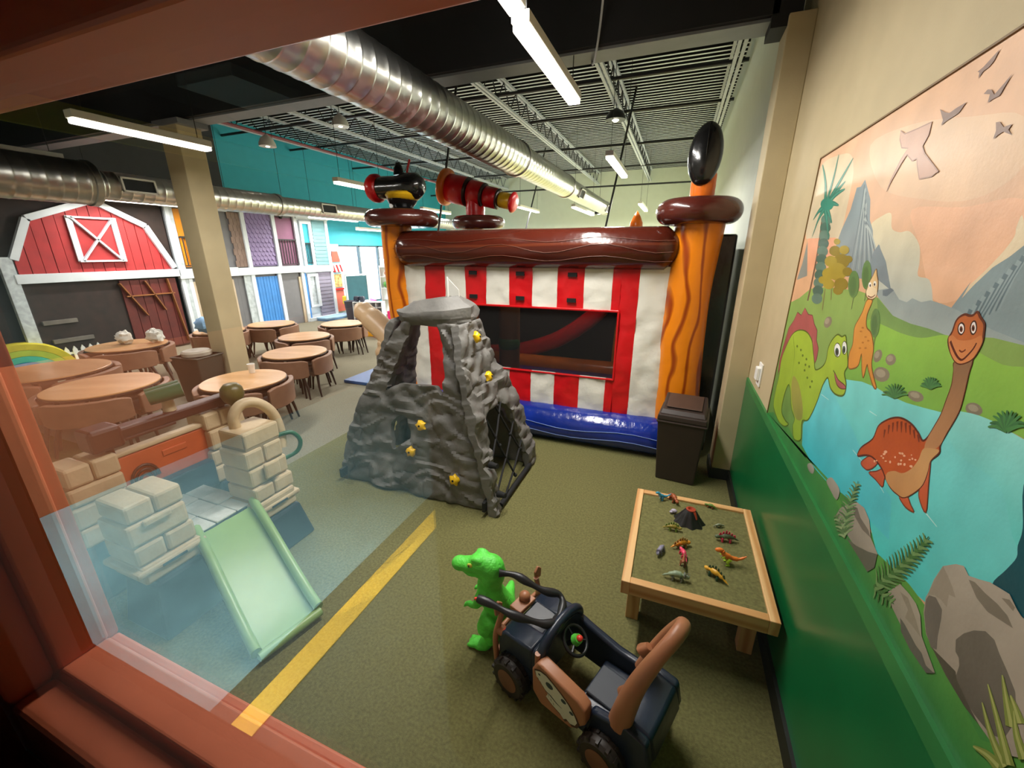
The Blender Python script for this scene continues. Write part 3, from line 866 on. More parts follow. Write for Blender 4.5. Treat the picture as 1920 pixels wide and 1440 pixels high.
def hold(p, nrm, s=0.042, seed=0):
    nrm = Vector(nrm).normalized(); u, w = frame_of(nrm)
    m = MB(); k = 12; rows = [(1.0, 0.0), (1.05, 0.35), (0.8, 0.75), (0.35, 0.95)]
    for r, h in rows:
        for i in range(k):
            a = 2 * PI * i / k
            q = r * s * (1 + 0.22 * math.cos(5 * a + seed))
            m.v.append(Vector(p) - RO + u * q * math.cos(a) + w * q * math.sin(a) + nrm * h * s)
    for j in range(3):
        for i in range(k): m._f([j * k + i, j * k + (i + 1) % k, (j + 1) * k + (i + 1) % k, (j + 1) * k + i])
    m._f(list(range(k))[::-1]); m._f([3 * k + i for i in range(k)])
    o = obj('climbing_hold', m, M_hold, rc, smooth=60)
    b = MB().tube([Vector(p) - RO + nrm * s * 0.9, Vector(p) - RO + nrm * s * 1.02], s * 0.22, 8)
    obj('bolt', b, M_rope, o)
for i, (x, z) in enumerate(((-1.814, 0.636), (-1.905, 0.40), (-1.484, 0.24))):
    p = PF(x, z); hold((p[0], p[1] - 0.025, p[2]), (0, -1, 0.18), seed=i)
for i, (y, z) in enumerate(((2.876, 1.34), (2.885, 1.02))):
    p = PR(y, z); hold((p[0] + 0.03, p[1], p[2]), (1, 0, 0.3), seed=i + 2)
# rope net and ground bar in the side opening
def R3(y, z): return Vector(PR(y, z)) - RO + Vector((-0.03, 0, 0))
for a, b in (((2.74, 0.76), (2.98, 0.10)), ((2.95, 0.78), (3.22, 0.22)), ((2.60, 0.14), (3.26, 0.52)), ((2.66, 0.38), (3.12, 0.76)), ((2.62, 0.02), (3.3, 0.30)), ((2.84, 0.50), (2.74, 0.76))):
    obj('net_rope', MB().tube([R3(*a), R3((a[0] + b[0]) / 2, (a[1] + b[1]) / 2 - 0.02), R3(*b)], 0.009, 7), M_rope, rc, smooth=60)
for y, z in ((2.60, 0.14), (2.60, 0.36), (2.86, 0.43), (2.98, 0.10), (3.1, 0.43), (3.22, 0.24)):
    obj('net_knot', MB().ball(R3(y, z), 0.018, 8, 6), M_rope, rc, smooth=60)
obj('ground_bar', MB().tube([R3(2.60, 0.035), R3(3.32, 0.035)], 0.022, 10), M_rope, rc, smooth=60)
for y, z in ((2.58, 0.40), (2.57, 0.16)):
    obj('rope_socket', MB().tube([Vector(PR(y, z)) - RO + Vector((0.0, 0, 0)), Vector(PR(y - 0.02, z)) - RO + Vector((0.07, 0, 0.01))], [0.03, 0.02], 10), M_rope, rc, smooth=60)
for x, z in ((-2.62, 0.10), (-1.20, 0.10)):
    obj('slot', MB().box(x - .012 + 1.88, x + .012 + 1.88, -0.505, -0.40, z - .05, z + .03), M_rope, rc)
fp = thing('pennant', 'small white flag on a white stick standing on the capstone of the climber', 'flag', (-1.72, 2.95, 1.60))
obj('stick', MB().tube([(0, 0, -0.03), (0, 0, 0.2)], 0.008, 8), M_wplastic, fp, smooth=60)
obj('flag_cloth', MB().prism([(0, 0.06), (0.10, 0.02), (0.095, 0.10), (0, 0.19)], (0.006, 0, 0), (1, 0, 0), (0, 0, 1), (0, 1, 0), 0.004), M_wplastic, fp)
# ------------------------------------------------------------------ painted mural: outlines in wall metres (y, z)
MURAL = [
('p',[(2.93,.985),(.34,.985),(.34,2.475),(2.93,2.475)],'E4B48C','D9A87E',0,None,0),
('p',[(2.235,2.4),(1.902,2.393),(1.547,2.326),(1.352,2.277),(1.296,2.171),(1.434,2.121),(1.691,2.147),(2.026,2.223)],'E6C29C','E2BA92',1,None,.006),
('p',[(1.738,2.122),(1.466,2.105),(1.26,2.103),(1.208,2.003),(1.288,1.964),(1.347,1.893),(1.475,1.875),(1.622,2.011)],'EDB48A','EFBE98',1,None,.006),
('p',[(3.015,2.239),(2.954,2.393),(2.848,2.447),(2.588,2.433),(2.452,2.407),(2.38,2.35),(2.346,2.28),(2.333,2.078),(2.369,2.053),(2.895,2.066)],'DCC9A4','D8C8A8',1,None,.006),
('p',[(2.852,2.065),(2.386,2.057),(2.409,1.971),(2.576,1.913),(2.73,1.891)],'F0AC86','F0AC86',0,None,.006),
('p',[(2.028,2.088),(1.941,2.119),(1.878,2.121),(1.843,2.073),(1.779,2.057),(1.711,2.057),(1.631,2.017),(1.6,1.97),(1.585,1.93),(1.519,1.922),(1.475,1.875),(1.476,1.841),(1.74,1.806),(1.937,2.006)],'E3D3A8','B4C4C0',1,None,.006),
('p',[(1.24,2.063),(1.252,2.048),(1.248,2.029),(1.266,1.997),(1.295,1.963),(1.347,1.893),(1.158,1.908)],'E8D6B0','DDC9A4',1,None,.006),
('p',[(2.2,2.272),(2.227,2.249),(2.272,2.251),(2.284,2.167),(2.339,2.087),(2.363,2.026),(2.203,1.897),(1.902,1.898),(1.796,1.918),(1.903,2.02),(1.941,1.999),(1.995,2.072),(2.047,2.111),(2.095,2.189)],'7C8E92','8C9C9E',0,None,.006),
('s',[(2.193,2.252),(2.159,2.134),(2.126,1.926)],'63767C',.012,.004,1),
('s',[(2.174,2.236),(2.144,2.127),(2.095,1.927)],'A9B6B2',.012,.004,1),
('s',[(2.155,2.22),(2.128,2.12),(2.065,1.928)],'63767C',.012,.004,1),
('s',[(2.163,2.208),(2.113,2.112),(2.036,1.929)],'A9B6B2',.012,.004,1),
('s',[(2.144,2.192),(2.098,2.106),(2.008,1.93)],'63767C',.012,.004,1),
('s',[(2.126,2.177),(2.084,2.099),(1.981,1.932)],'A9B6B2',.012,.004,1),
('s',[(2.134,2.164),(2.069,2.092),(1.955,1.933)],'63767C',.012,.004,1),
('s',[(2.115,2.149),(2.055,2.085),(1.929,1.934)],'A9B6B2',.012,.004,1),
('s',[(2.097,2.134),(2.041,2.079),(1.904,1.935)],'63767C',.012,.004,1),
('s',[(2.105,2.121),(2.027,2.072),(1.88,1.936)],'A9B6B2',.012,.004,1),
('s',[(2.087,2.106),(2.013,2.066),(1.857,1.936)],'63767C',.012,.004,1),
('s',[(2.069,2.092),(2.0,2.059),(1.834,1.937)],'A9B6B2',.012,.004,1),
('p',[(1.912,2.022),(1.939,1.995),(1.939,1.926),(1.723,1.876),(1.818,1.965)],'7E8F94','7E8F94',0,None,.006),
('p',[(2.851,2.048),(2.862,1.931),(2.906,1.836),(2.713,1.87)],'8D948C','8D948C',0,None,.006),
('p',[(1.211,2.01),(1.241,1.987),(1.281,1.964),(1.324,1.922),(1.352,1.888),(1.338,1.93),(1.383,1.857),(1.287,1.84),(1.17,1.818),(1.069,1.817),(1.105,1.938),(1.147,2.054)],'6F8688','8EA3A4',0,None,.006),
('s',[(1.192,1.998),(1.206,1.946),(1.214,1.879)],'8FA4A5',.016,.004,1),
('s',[(1.199,1.989),(1.213,1.937),(1.222,1.874)],'5C757B',.016,.004,1),
('s',[(1.207,1.98),(1.22,1.928),(1.23,1.869)],'8FA4A5',.016,.004,1),
('s',[(1.215,1.971),(1.228,1.919),(1.238,1.864)],'5C757B',.016,.004,1),
('s',[(1.223,1.962),(1.235,1.91),(1.247,1.858)],'8FA4A5',.016,.004,1),
('s',[(1.231,1.952),(1.243,1.9),(1.255,1.853)],'5C757B',.016,.004,1),
('s',[(1.239,1.942),(1.251,1.89),(1.264,1.847)],'8FA4A5',.016,.004,1),
('s',[(1.248,1.932),(1.26,1.88),(1.272,1.842)],'5C757B',.016,.004,1),
('s',[(1.257,1.922),(1.268,1.87),(1.281,1.836)],'8FA4A5',.016,.004,1),
('s',[(1.266,1.912),(1.277,1.859),(1.291,1.83)],'5C757B',.016,.004,1),
('s',[(1.275,1.901),(1.286,1.849),(1.3,1.824)],'8FA4A5',.016,.004,1),
('s',[(1.284,1.89),(1.295,1.837),(1.309,1.818)],'5C757B',.016,.004,1),
('s',[(1.294,1.879),(1.304,1.826),(1.319,1.812)],'8FA4A5',.016,.004,1),
('s',[(1.304,1.867),(1.313,1.815),(1.329,1.805)],'5C757B',.016,.004,1),
('p',[(1.968,1.936),(1.832,1.866),(1.76,1.879),(1.715,1.882),(1.653,1.854),(1.604,1.851),(1.578,1.866),(1.524,1.86),(1.481,1.87),(1.417,1.866),(1.349,1.859),(1.214,1.835),(1.101,1.825),(1.077,1.778),(1.422,1.753),(1.648,1.765)],'8B9C9E','A9B8B2',0,None,.006),
('p',[(1.782,1.871),(1.727,1.883),(1.703,1.878),(1.74,1.855),(1.771,1.855)],'6C7F86','6C7F86',0,None,.006),
('p',[(2.952,.982),(2.949,1.368),(3.002,1.704),(2.771,1.745),(2.602,1.81),(2.377,1.836),(2.181,1.844),(1.982,1.853),(1.795,1.844),(1.664,1.802),(1.548,1.795),(1.448,1.797),(1.359,1.794),(1.199,1.819),(1.1,1.821),(1.067,1.759),(1.27,1.707),(1.552,1.613),(2.257,1.458),(2.382,1.285)],'8CAE5A','78A256',0,None,.006),
('p',[(1.811,1.845),(1.664,1.802),(1.548,1.795),(1.448,1.797),(1.359,1.794),(1.473,1.758),(1.638,1.749),(1.742,1.762)],'6F9A56','7CA45A',0,None,.006),
('p',[(1.841,1.76),(1.714,1.764),(1.583,1.76),(1.468,1.767),(1.36,1.795),(1.249,1.783),(1.145,1.772),(1.048,1.775),(.98,1.645),(1.025,1.655),(1.113,1.649),(1.258,1.618),(1.419,1.584),(1.655,1.563),(1.903,1.516),(1.874,1.642)],'94C650','74AE4A',1,None,.006),
('p',[(1.657,1.666),(1.661,1.656),(1.67,1.648),(1.682,1.642),(1.695,1.641),(1.706,1.645),(1.713,1.652),(1.714,1.662),(1.71,1.672),(1.7,1.68),(1.688,1.685),(1.676,1.686),(1.665,1.682),(1.658,1.675)],'87806A','87806A',0,None,.004),
('p',[(1.675,1.667),(1.678,1.662),(1.683,1.657),(1.69,1.654),(1.698,1.654),(1.705,1.656),(1.709,1.66),(1.71,1.665),(1.707,1.67),(1.702,1.675),(1.694,1.678),(1.687,1.678),(1.68,1.676),(1.676,1.672)],'A49C84','A49C84',0,None,.004),
('p',[(1.564,1.675),(1.568,1.667),(1.578,1.66),(1.591,1.655),(1.605,1.654),(1.618,1.657),(1.627,1.663),(1.629,1.671),(1.624,1.679),(1.614,1.686),(1.601,1.691),(1.587,1.691),(1.575,1.688),(1.567,1.683)],'87806A','87806A',0,None,.004),
('p',[(1.583,1.676),(1.585,1.672),(1.591,1.668),(1.599,1.665),(1.608,1.665),(1.616,1.666),(1.621,1.669),(1.622,1.674),(1.62,1.678),(1.614,1.682),(1.605,1.685),(1.597,1.685),(1.589,1.684),(1.584,1.68)],'A49C84','A49C84',0,None,.004),
('p',[(1.573,1.621),(1.579,1.61),(1.594,1.6),(1.616,1.593),(1.641,1.59),(1.663,1.592),(1.678,1.599),(1.682,1.61),(1.675,1.621),(1.658,1.632),(1.635,1.638),(1.611,1.64),(1.59,1.638),(1.577,1.631)],'87806A','87806A',0,None,.004),
('p',[(1.6,1.621),(1.604,1.615),(1.613,1.609),(1.627,1.605),(1.641,1.603),(1.655,1.605),(1.664,1.608),(1.666,1.614),(1.662,1.62),(1.652,1.626),(1.638,1.63),(1.623,1.631),(1.611,1.63),(1.602,1.626)],'A49C84','A49C84',0,None,.004),
('p',[(1.368,1.618),(1.372,1.612),(1.383,1.605),(1.398,1.6),(1.416,1.598),(1.432,1.599),(1.444,1.602),(1.447,1.609),(1.443,1.616),(1.431,1.622),(1.414,1.627),(1.397,1.629),(1.382,1.628),(1.371,1.624)],'87806A','87806A',0,None,.004),
('p',[(1.388,1.618),(1.39,1.614),(1.397,1.611),(1.406,1.608),(1.417,1.607),(1.427,1.607),(1.434,1.609),(1.436,1.612),(1.433,1.616),(1.426,1.62),(1.416,1.622),(1.406,1.624),(1.396,1.623),(1.39,1.621)],'A49C84','A49C84',0,None,.004),
('p',[(1.15,1.662),(1.153,1.656),(1.16,1.65),(1.171,1.646),(1.184,1.645),(1.195,1.646),(1.203,1.65),(1.206,1.657),(1.203,1.663),(1.195,1.669),(1.184,1.673),(1.172,1.674),(1.161,1.672),(1.153,1.668)],'87806A','87806A',0,None,.004),
('p',[(1.164,1.663),(1.166,1.659),(1.17,1.656),(1.177,1.654),(1.185,1.653),(1.191,1.654),(1.196,1.656),(1.198,1.659),(1.196,1.663),(1.192,1.666),(1.185,1.668),(1.177,1.669),(1.171,1.668),(1.166,1.666)],'A49C84','A49C84',0,None,.004),
('p',[(2.182,1.694),(2.19,1.683),(2.205,1.673),(2.226,1.667),(2.247,1.666),(2.265,1.67),(2.276,1.679),(2.277,1.691),(2.268,1.703),(2.251,1.713),(2.23,1.718),(2.209,1.719),(2.192,1.714),(2.183,1.705)],'87806A','87806A',0,None,.004),
('p',[(2.212,1.697),(2.217,1.69),(2.227,1.685),(2.239,1.682),(2.252,1.681),(2.263,1.684),(2.269,1.688),(2.27,1.695),(2.265,1.701),(2.255,1.707),(2.243,1.71),(2.23,1.71),(2.219,1.708),(2.213,1.703)],'A49C84','A49C84',0,None,.004),
('p',[(2.93,.985),(.34,.985),(.34,1.16),(2.93,1.16)],'4C8C40','2E7C40',0,None,0),
('p',[(2.952,.982),(2.905,1.379),(2.269,1.473),(2.163,1.413),(2.164,1.303),(2.231,1.191),(2.174,1.102),(2.59,1.043)],'759E4C','5C8A40',0,None,.006),
('p',[(2.186,1.406),(2.177,1.467),(2.055,1.48),(1.979,1.503),(1.869,1.526),(1.744,1.555),(1.63,1.568),(1.55,1.57),(1.44,1.582),(1.349,1.599),(1.272,1.615),(1.199,1.644),(1.117,1.656),(1.025,1.654),(.947,1.661),(.895,1.518),(.863,1.415),(.987,1.284),(1.092,1.181),(1.167,1.16),(1.342,1.128),(1.436,1.181),(1.517,1.18),(1.824,1.109),(1.965,1.091),(2.174,1.102),(2.231,1.191),(2.164,1.303)],'86E2DC','38C2BE',0,None,.006),
('p',[(1.272,1.615),(1.199,1.644),(1.117,1.656),(1.025,1.654),(.947,1.661),(.904,1.537),(.944,1.467),(1.035,1.546),(1.182,1.55)],'98E6DC','66D6CE',1,None,.006),
('p',[(2.225,1.183),(2.158,1.315),(2.035,1.452),(1.691,1.376),(1.558,1.326),(1.361,1.312),(1.31,1.204),(1.437,1.184),(1.517,1.18),(1.824,1.109),(1.965,1.091),(2.174,1.102)],'6AD2D6','3CBCC8',0,None,.006),
('s',[(1.669,1.32),(1.585,1.319),(1.498,1.323)],'C8EDE6',.003,.002,1),
('s',[(1.433,1.307),(1.406,1.302)],'C8EDE6',.003,.002,1),
('s',[(1.305,1.329),(1.245,1.339)],'C8EDE6',.003,.002,1),
('s',[(1.206,1.365),(1.153,1.361)],'C8EDE6',.003,.002,1),
('s',[(2.091,1.392),(1.995,1.399)],'C8EDE6',.003,.002,1),
('s',[(1.633,1.484),(1.578,1.488)],'C8EDE6',.003,.002,1),
('p',[(.985,1.65),(.983,1.575),(.948,1.505),(.942,1.469),(.934,1.448),(.943,1.411),(.956,1.366),(.921,1.374),(.869,1.363),(.825,1.382),(.942,1.611)],'145E66','0F4C58',1,None,.006),
('p',[(2.952,.982),(2.79,1.043),(2.59,1.043),(2.427,1.088),(2.307,1.076),(2.189,1.1),(2.073,1.078),(1.927,1.111),(1.792,1.129),(1.656,1.12),(1.554,1.103),(1.343,1.131),(1.172,1.169),(1.087,1.173),(1.054,1.132),(.959,1.108),(.84,1.087),(.745,1.186),(.731,1.159),(.848,.989),(1.032,1.002),(1.227,1.033),(1.815,1.114)],'5F9C40','2E7C40',0,None,.006),
('s',[(2.67,2.16),(2.612,1.958),(2.602,1.748)],'6B5644',.02,.026,1),
('p',[(2.508,2.14),(2.508,2.13),(2.524,2.122),(2.554,2.119),(2.593,2.121),(2.633,2.128),(2.666,2.139),(2.684,2.151),(2.684,2.162),(2.665,2.17),(2.632,2.172),(2.592,2.17),(2.554,2.162),(2.524,2.152)],'5C8272','5C8272',0,None,.004),
('p',[(2.495,2.104),(2.495,2.094),(2.511,2.086),(2.541,2.082),(2.579,2.084),(2.619,2.09),(2.652,2.1),(2.67,2.112),(2.67,2.124),(2.651,2.132),(2.618,2.135),(2.579,2.132),(2.541,2.126),(2.511,2.116)],'3F6A5C','3F6A5C',0,None,.004),
('p',[(2.482,2.068),(2.482,2.058),(2.498,2.05),(2.527,2.046),(2.566,2.046),(2.605,2.052),(2.638,2.062),(2.656,2.074),(2.656,2.085),(2.637,2.093),(2.604,2.097),(2.565,2.095),(2.527,2.089),(2.498,2.079)],'5C8272','5C8272',0,None,.004),
('p',[(2.468,2.033),(2.468,2.022),(2.484,2.014),(2.514,2.009),(2.552,2.009),(2.591,2.014),(2.624,2.024),(2.642,2.035),(2.642,2.047),(2.623,2.055),(2.591,2.059),(2.552,2.058),(2.514,2.053),(2.485,2.043)],'3F6A5C','3F6A5C',0,None,.004),
('p',[(2.455,1.997),(2.455,1.986),(2.471,1.977),(2.501,1.972),(2.538,1.972),(2.577,1.976),(2.61,1.985),(2.628,1.997),(2.627,2.008),(2.609,2.017),(2.577,2.022),(2.538,2.021),(2.501,2.016),(2.471,2.007)],'5C8272','5C8272',0,None,.004),
('p',[(2.442,1.961),(2.442,1.95),(2.458,1.941),(2.487,1.936),(2.525,1.934),(2.563,1.938),(2.595,1.947),(2.613,1.958),(2.613,1.969),(2.595,1.979),(2.563,1.984),(2.525,1.984),(2.487,1.98),(2.458,1.971)],'3F6A5C','3F6A5C',0,None,.004),
('p',[(2.429,1.925),(2.429,1.914),(2.445,1.905),(2.474,1.899),(2.511,1.897),(2.55,1.9),(2.581,1.908),(2.599,1.919),(2.599,1.931),(2.581,1.941),(2.549,1.946),(2.511,1.947),(2.474,1.943),(2.445,1.935)],'5C8272','5C8272',0,None,.004),
('p',[(2.416,1.889),(2.416,1.879),(2.432,1.869),(2.46,1.862),(2.497,1.86),(2.536,1.863),(2.567,1.87),(2.585,1.881),(2.585,1.892),(2.567,1.902),(2.536,1.909),(2.497,1.91),(2.461,1.907),(2.432,1.899)],'3F6A5C','3F6A5C',0,None,.004),
('p',[(2.403,1.854),(2.403,1.843),(2.418,1.833),(2.447,1.826),(2.484,1.823),(2.522,1.825),(2.553,1.832),(2.571,1.842),(2.571,1.854),(2.553,1.864),(2.522,1.871),(2.484,1.873),(2.447,1.871),(2.419,1.864)],'5C8272','5C8272',0,None,.004),
('p',[(2.39,1.818),(2.39,1.807),(2.405,1.797),(2.434,1.789),(2.47,1.785),(2.508,1.787),(2.539,1.793),(2.557,1.804),(2.557,1.815),(2.539,1.826),(2.508,1.834),(2.47,1.836),(2.434,1.834),(2.406,1.828)],'3F6A5C','3F6A5C',0,None,.004),
('p',[(2.377,1.782),(2.377,1.771),(2.392,1.761),(2.42,1.752),(2.457,1.748),(2.494,1.749),(2.525,1.755),(2.543,1.765),(2.543,1.777),(2.525,1.788),(2.494,1.796),(2.457,1.8),(2.421,1.798),(2.392,1.792)],'5C8272','5C8272',0,None,.004),
('s',[(2.66,2.208),(2.746,2.33),(2.876,2.437)],'2C7A66',.045,.006,1),
('s',[(2.66,2.208),(2.746,2.33),(2.876,2.437)],'4C9C86',.012,.003,1),
('s',[(2.66,2.208),(2.627,2.338),(2.628,2.44)],'2C7A66',.045,.006,1),
('s',[(2.66,2.208),(2.627,2.338),(2.628,2.44)],'4C9C86',.012,.003,1),
('s',[(2.66,2.208),(2.508,2.313),(2.404,2.385)],'2C7A66',.045,.006,1),
('s',[(2.66,2.208),(2.508,2.313),(2.404,2.385)],'4C9C86',.012,.003,1),
('s',[(2.66,2.208),(2.527,2.266),(2.437,2.297)],'2C7A66',.045,.006,1),
('s',[(2.66,2.208),(2.527,2.266),(2.437,2.297)],'4C9C86',.012,.003,1),
('s',[(2.66,2.208),(2.542,2.251),(2.418,2.263)],'2C7A66',.045,.006,1),
('s',[(2.66,2.208),(2.542,2.251),(2.418,2.263)],'4C9C86',.012,.003,1),
('s',[(2.66,2.208),(2.562,2.217),(2.453,2.199)],'2C7A66',.045,.006,1),
('s',[(2.66,2.208),(2.562,2.217),(2.453,2.199)],'4C9C86',.012,.003,1),
('s',[(2.66,2.208),(2.585,2.18),(2.494,2.125)],'2C7A66',.045,.006,1),
('s',[(2.66,2.208),(2.585,2.18),(2.494,2.125)],'4C9C86',.012,.003,1),
('s',[(2.66,2.208),(2.752,2.2),(2.828,2.16)],'2C7A66',.045,.006,1),
('s',[(2.66,2.208),(2.752,2.2),(2.828,2.16)],'4C9C86',.012,.003,1),
('s',[(2.66,2.208),(2.729,2.158),(2.778,2.073)],'2C7A66',.045,.006,1),
('s',[(2.66,2.208),(2.729,2.158),(2.778,2.073)],'4C9C86',.012,.003,1),
('s',[(2.66,2.208),(2.58,2.141),(2.484,2.051)],'2C7A66',.045,.006,1),
('s',[(2.66,2.208),(2.58,2.141),(2.484,2.051)],'4C9C86',.012,.003,1),
('p',[(2.53,2.211),(2.531,2.199),(2.552,2.191),(2.59,2.189),(2.639,2.193),(2.689,2.202),(2.73,2.216),(2.753,2.231),(2.752,2.244),(2.727,2.252),(2.685,2.253),(2.634,2.248),(2.586,2.238),(2.55,2.224)],'2F8A74','2F8A74',0,None,.004),
('p',[(2.315,2.038),(2.315,2.033),(2.324,2.028),(2.34,2.026),(2.359,2.026),(2.379,2.029),(2.395,2.034),(2.404,2.04),(2.404,2.045),(2.394,2.05),(2.378,2.052),(2.358,2.051),(2.338,2.048),(2.323,2.044)],'A89638','A89638',0,None,.004),
('p',[(2.281,1.999),(2.282,1.989),(2.297,1.981),(2.324,1.977),(2.358,1.976),(2.394,1.981),(2.423,1.988),(2.438,1.999),(2.438,2.009),(2.421,2.017),(2.391,2.021),(2.356,2.021),(2.322,2.016),(2.295,2.008)],'8E7E2C','8E7E2C',0,None,.004),
('p',[(2.183,2.003),(2.183,1.995),(2.194,1.989),(2.215,1.985),(2.242,1.985),(2.269,1.988),(2.291,1.995),(2.303,2.003),(2.303,2.011),(2.29,2.018),(2.267,2.021),(2.24,2.021),(2.214,2.017),(2.194,2.011)],'A89638','A89638',0,None,.004),
('p',[(2.149,1.958),(2.149,1.945),(2.168,1.934),(2.202,1.927),(2.246,1.925),(2.292,1.93),(2.331,1.94),(2.352,1.953),(2.351,1.968),(2.329,1.979),(2.29,1.986),(2.244,1.986),(2.201,1.981),(2.167,1.971)],'8E7E2C','8E7E2C',0,None,.004),
('p',[(2.297,1.955),(2.298,1.944),(2.314,1.935),(2.344,1.93),(2.382,1.928),(2.421,1.932),(2.453,1.94),(2.471,1.951),(2.47,1.962),(2.451,1.971),(2.418,1.977),(2.379,1.977),(2.342,1.973),(2.313,1.965)],'A89638','A89638',0,None,.004),
('p',[(2.121,1.967),(2.121,1.96),(2.13,1.955),(2.146,1.952),(2.167,1.951),(2.187,1.954),(2.205,1.959),(2.214,1.965),(2.214,1.972),(2.204,1.977),(2.187,1.98),(2.166,1.98),(2.146,1.978),(2.13,1.973)],'8E7E2C','8E7E2C',0,None,.004),
('p',[(2.148,1.917),(2.148,1.901),(2.171,1.887),(2.213,1.877),(2.267,1.874),(2.324,1.878),(2.372,1.889),(2.399,1.905),(2.398,1.923),(2.369,1.938),(2.321,1.947),(2.264,1.949),(2.211,1.943),(2.17,1.931)],'A89638','A89638',0,None,.004),
('p',[(2.09,1.919),(2.09,1.912),(2.1,1.905),(2.119,1.9),(2.144,1.899),(2.169,1.901),(2.189,1.907),(2.2,1.914),(2.2,1.922),(2.188,1.929),(2.168,1.933),(2.143,1.934),(2.119,1.932),(2.1,1.926)],'8E7E2C','8E7E2C',0,None,.004),
('p',[(2.28,1.902),(2.281,1.89),(2.298,1.88),(2.33,1.873),(2.37,1.871),(2.412,1.874),(2.446,1.882),(2.465,1.893),(2.464,1.905),(2.444,1.916),(2.409,1.922),(2.367,1.924),(2.327,1.92),(2.297,1.912)],'A89638','A89638',0,None,.004),
('p',[(2.101,1.869),(2.101,1.858),(2.116,1.848),(2.144,1.841),(2.18,1.838),(2.217,1.84),(2.247,1.847),(2.264,1.858),(2.264,1.87),(2.246,1.88),(2.215,1.887),(2.179,1.889),(2.143,1.887),(2.116,1.879)],'8E7E2C','8E7E2C',0,None,.004),
('p',[(2.259,1.858),(2.26,1.848),(2.275,1.839),(2.302,1.832),(2.336,1.83),(2.372,1.831),(2.401,1.837),(2.417,1.847),(2.416,1.858),(2.399,1.867),(2.369,1.874),(2.334,1.876),(2.3,1.873),(2.273,1.867)],'A89638','A89638',0,None,.004),
('p',[(2.14,1.841),(2.14,1.833),(2.152,1.825),(2.172,1.82),(2.198,1.817),(2.225,1.819),(2.247,1.823),(2.259,1.831),(2.258,1.839),(2.246,1.847),(2.224,1.853),(2.197,1.855),(2.171,1.853),(2.151,1.848)],'8E7E2C','8E7E2C',0,None,.004),
('p',[(2.377,1.869),(2.378,1.861),(2.39,1.854),(2.411,1.85),(2.438,1.848),(2.466,1.849),(2.488,1.854),(2.501,1.861),(2.5,1.869),(2.487,1.876),(2.464,1.881),(2.436,1.882),(2.409,1.88),(2.388,1.875)],'A89638','A89638',0,None,.004),
('s',[(2.371,1.828),(2.339,1.732)],'8A7A50',.01,.01,1),
('s',[(2.283,1.835),(2.256,1.789)],'8A7A50',.008,.008,1),
('p',[(1.989,1.876),(1.982,1.854),(1.987,1.835),(2.004,1.824),(2.028,1.822),(2.056,1.83),(2.083,1.847),(2.102,1.87),(2.109,1.893),(2.102,1.913),(2.084,1.923),(2.059,1.924),(2.031,1.915),(2.006,1.897)],'5F8A4E','5F8A4E',0,None,.004),
('p',[(2.013,1.867),(2.008,1.852),(2.01,1.839),(2.019,1.831),(2.034,1.83),(2.052,1.836),(2.068,1.848),(2.081,1.864),(2.086,1.88),(2.084,1.893),(2.073,1.901),(2.058,1.901),(2.041,1.895),(2.025,1.883)],'527C48','527C48',0,None,.004),
('s',[(2.012,1.827),(2.002,1.779)],'6C7A4C',.006,.006,1),
('p',[(1.902,1.915),(1.894,1.893),(1.896,1.875),(1.907,1.864),(1.926,1.863),(1.949,1.872),(1.971,1.889),(1.988,1.912),(1.996,1.936),(1.994,1.954),(1.981,1.965),(1.962,1.965),(1.939,1.955),(1.918,1.937)],'5F8A4E','5F8A4E',0,None,.004),
('p',[(1.921,1.908),(1.915,1.892),(1.915,1.879),(1.921,1.872),(1.933,1.871),(1.947,1.878),(1.961,1.89),(1.973,1.906),(1.979,1.922),(1.978,1.935),(1.971,1.942),(1.96,1.943),(1.945,1.936),(1.931,1.923)],'527C48','527C48',0,None,.004),
('s',[(1.913,1.868),(1.903,1.823)],'6C7A4C',.006,.006,1),
('p',[(1.733,1.766),(1.726,1.745),(1.727,1.728),(1.736,1.717),(1.751,1.714),(1.771,1.721),(1.79,1.736),(1.805,1.756),(1.812,1.778),(1.811,1.796),(1.801,1.807),(1.784,1.809),(1.765,1.801),(1.747,1.786)],'5F8A4E','5F8A4E',0,None,.004),
('p',[(1.748,1.758),(1.743,1.743),(1.743,1.731),(1.748,1.723),(1.757,1.721),(1.769,1.726),(1.781,1.737),(1.791,1.752),(1.797,1.766),(1.797,1.779),(1.792,1.787),(1.782,1.788),(1.77,1.782),(1.758,1.772)],'527C48','527C48',0,None,.004),
('s',[(1.741,1.72),(1.731,1.677)],'6C7A4C',.006,.006,1),
('p',[(1.882,1.828),(1.893,1.786),(1.908,1.757),(1.927,1.718),(1.904,1.658),(1.912,1.619),(1.885,1.57),(1.833,1.582),(1.807,1.602),(1.808,1.643),(1.769,1.591),(1.742,1.571),(1.742,1.618),(1.721,1.604),(1.657,1.566),(1.632,1.567),(1.681,1.601),(1.713,1.632),(1.729,1.681),(1.777,1.724),(1.827,1.739),(1.849,1.779),(1.837,1.83)],'E0A04A','D68E3C',1,'8A5A2A',.005),
('p',[(1.851,1.717),(1.851,1.716),(1.854,1.714),(1.857,1.713),(1.862,1.712),(1.867,1.712),(1.871,1.712),(1.873,1.713),(1.873,1.715),(1.87,1.717),(1.866,1.718),(1.862,1.719),(1.857,1.719),(1.853,1.718)],'B87630','B87630',0,None,.004),
('p',[(1.802,1.706),(1.802,1.705),(1.804,1.703),(1.808,1.702),(1.812,1.701),(1.817,1.701),(1.82,1.701),(1.822,1.702),(1.822,1.704),(1.82,1.705),(1.816,1.707),(1.812,1.707),(1.807,1.708),(1.804,1.707)],'B87630','B87630',0,None,.004),
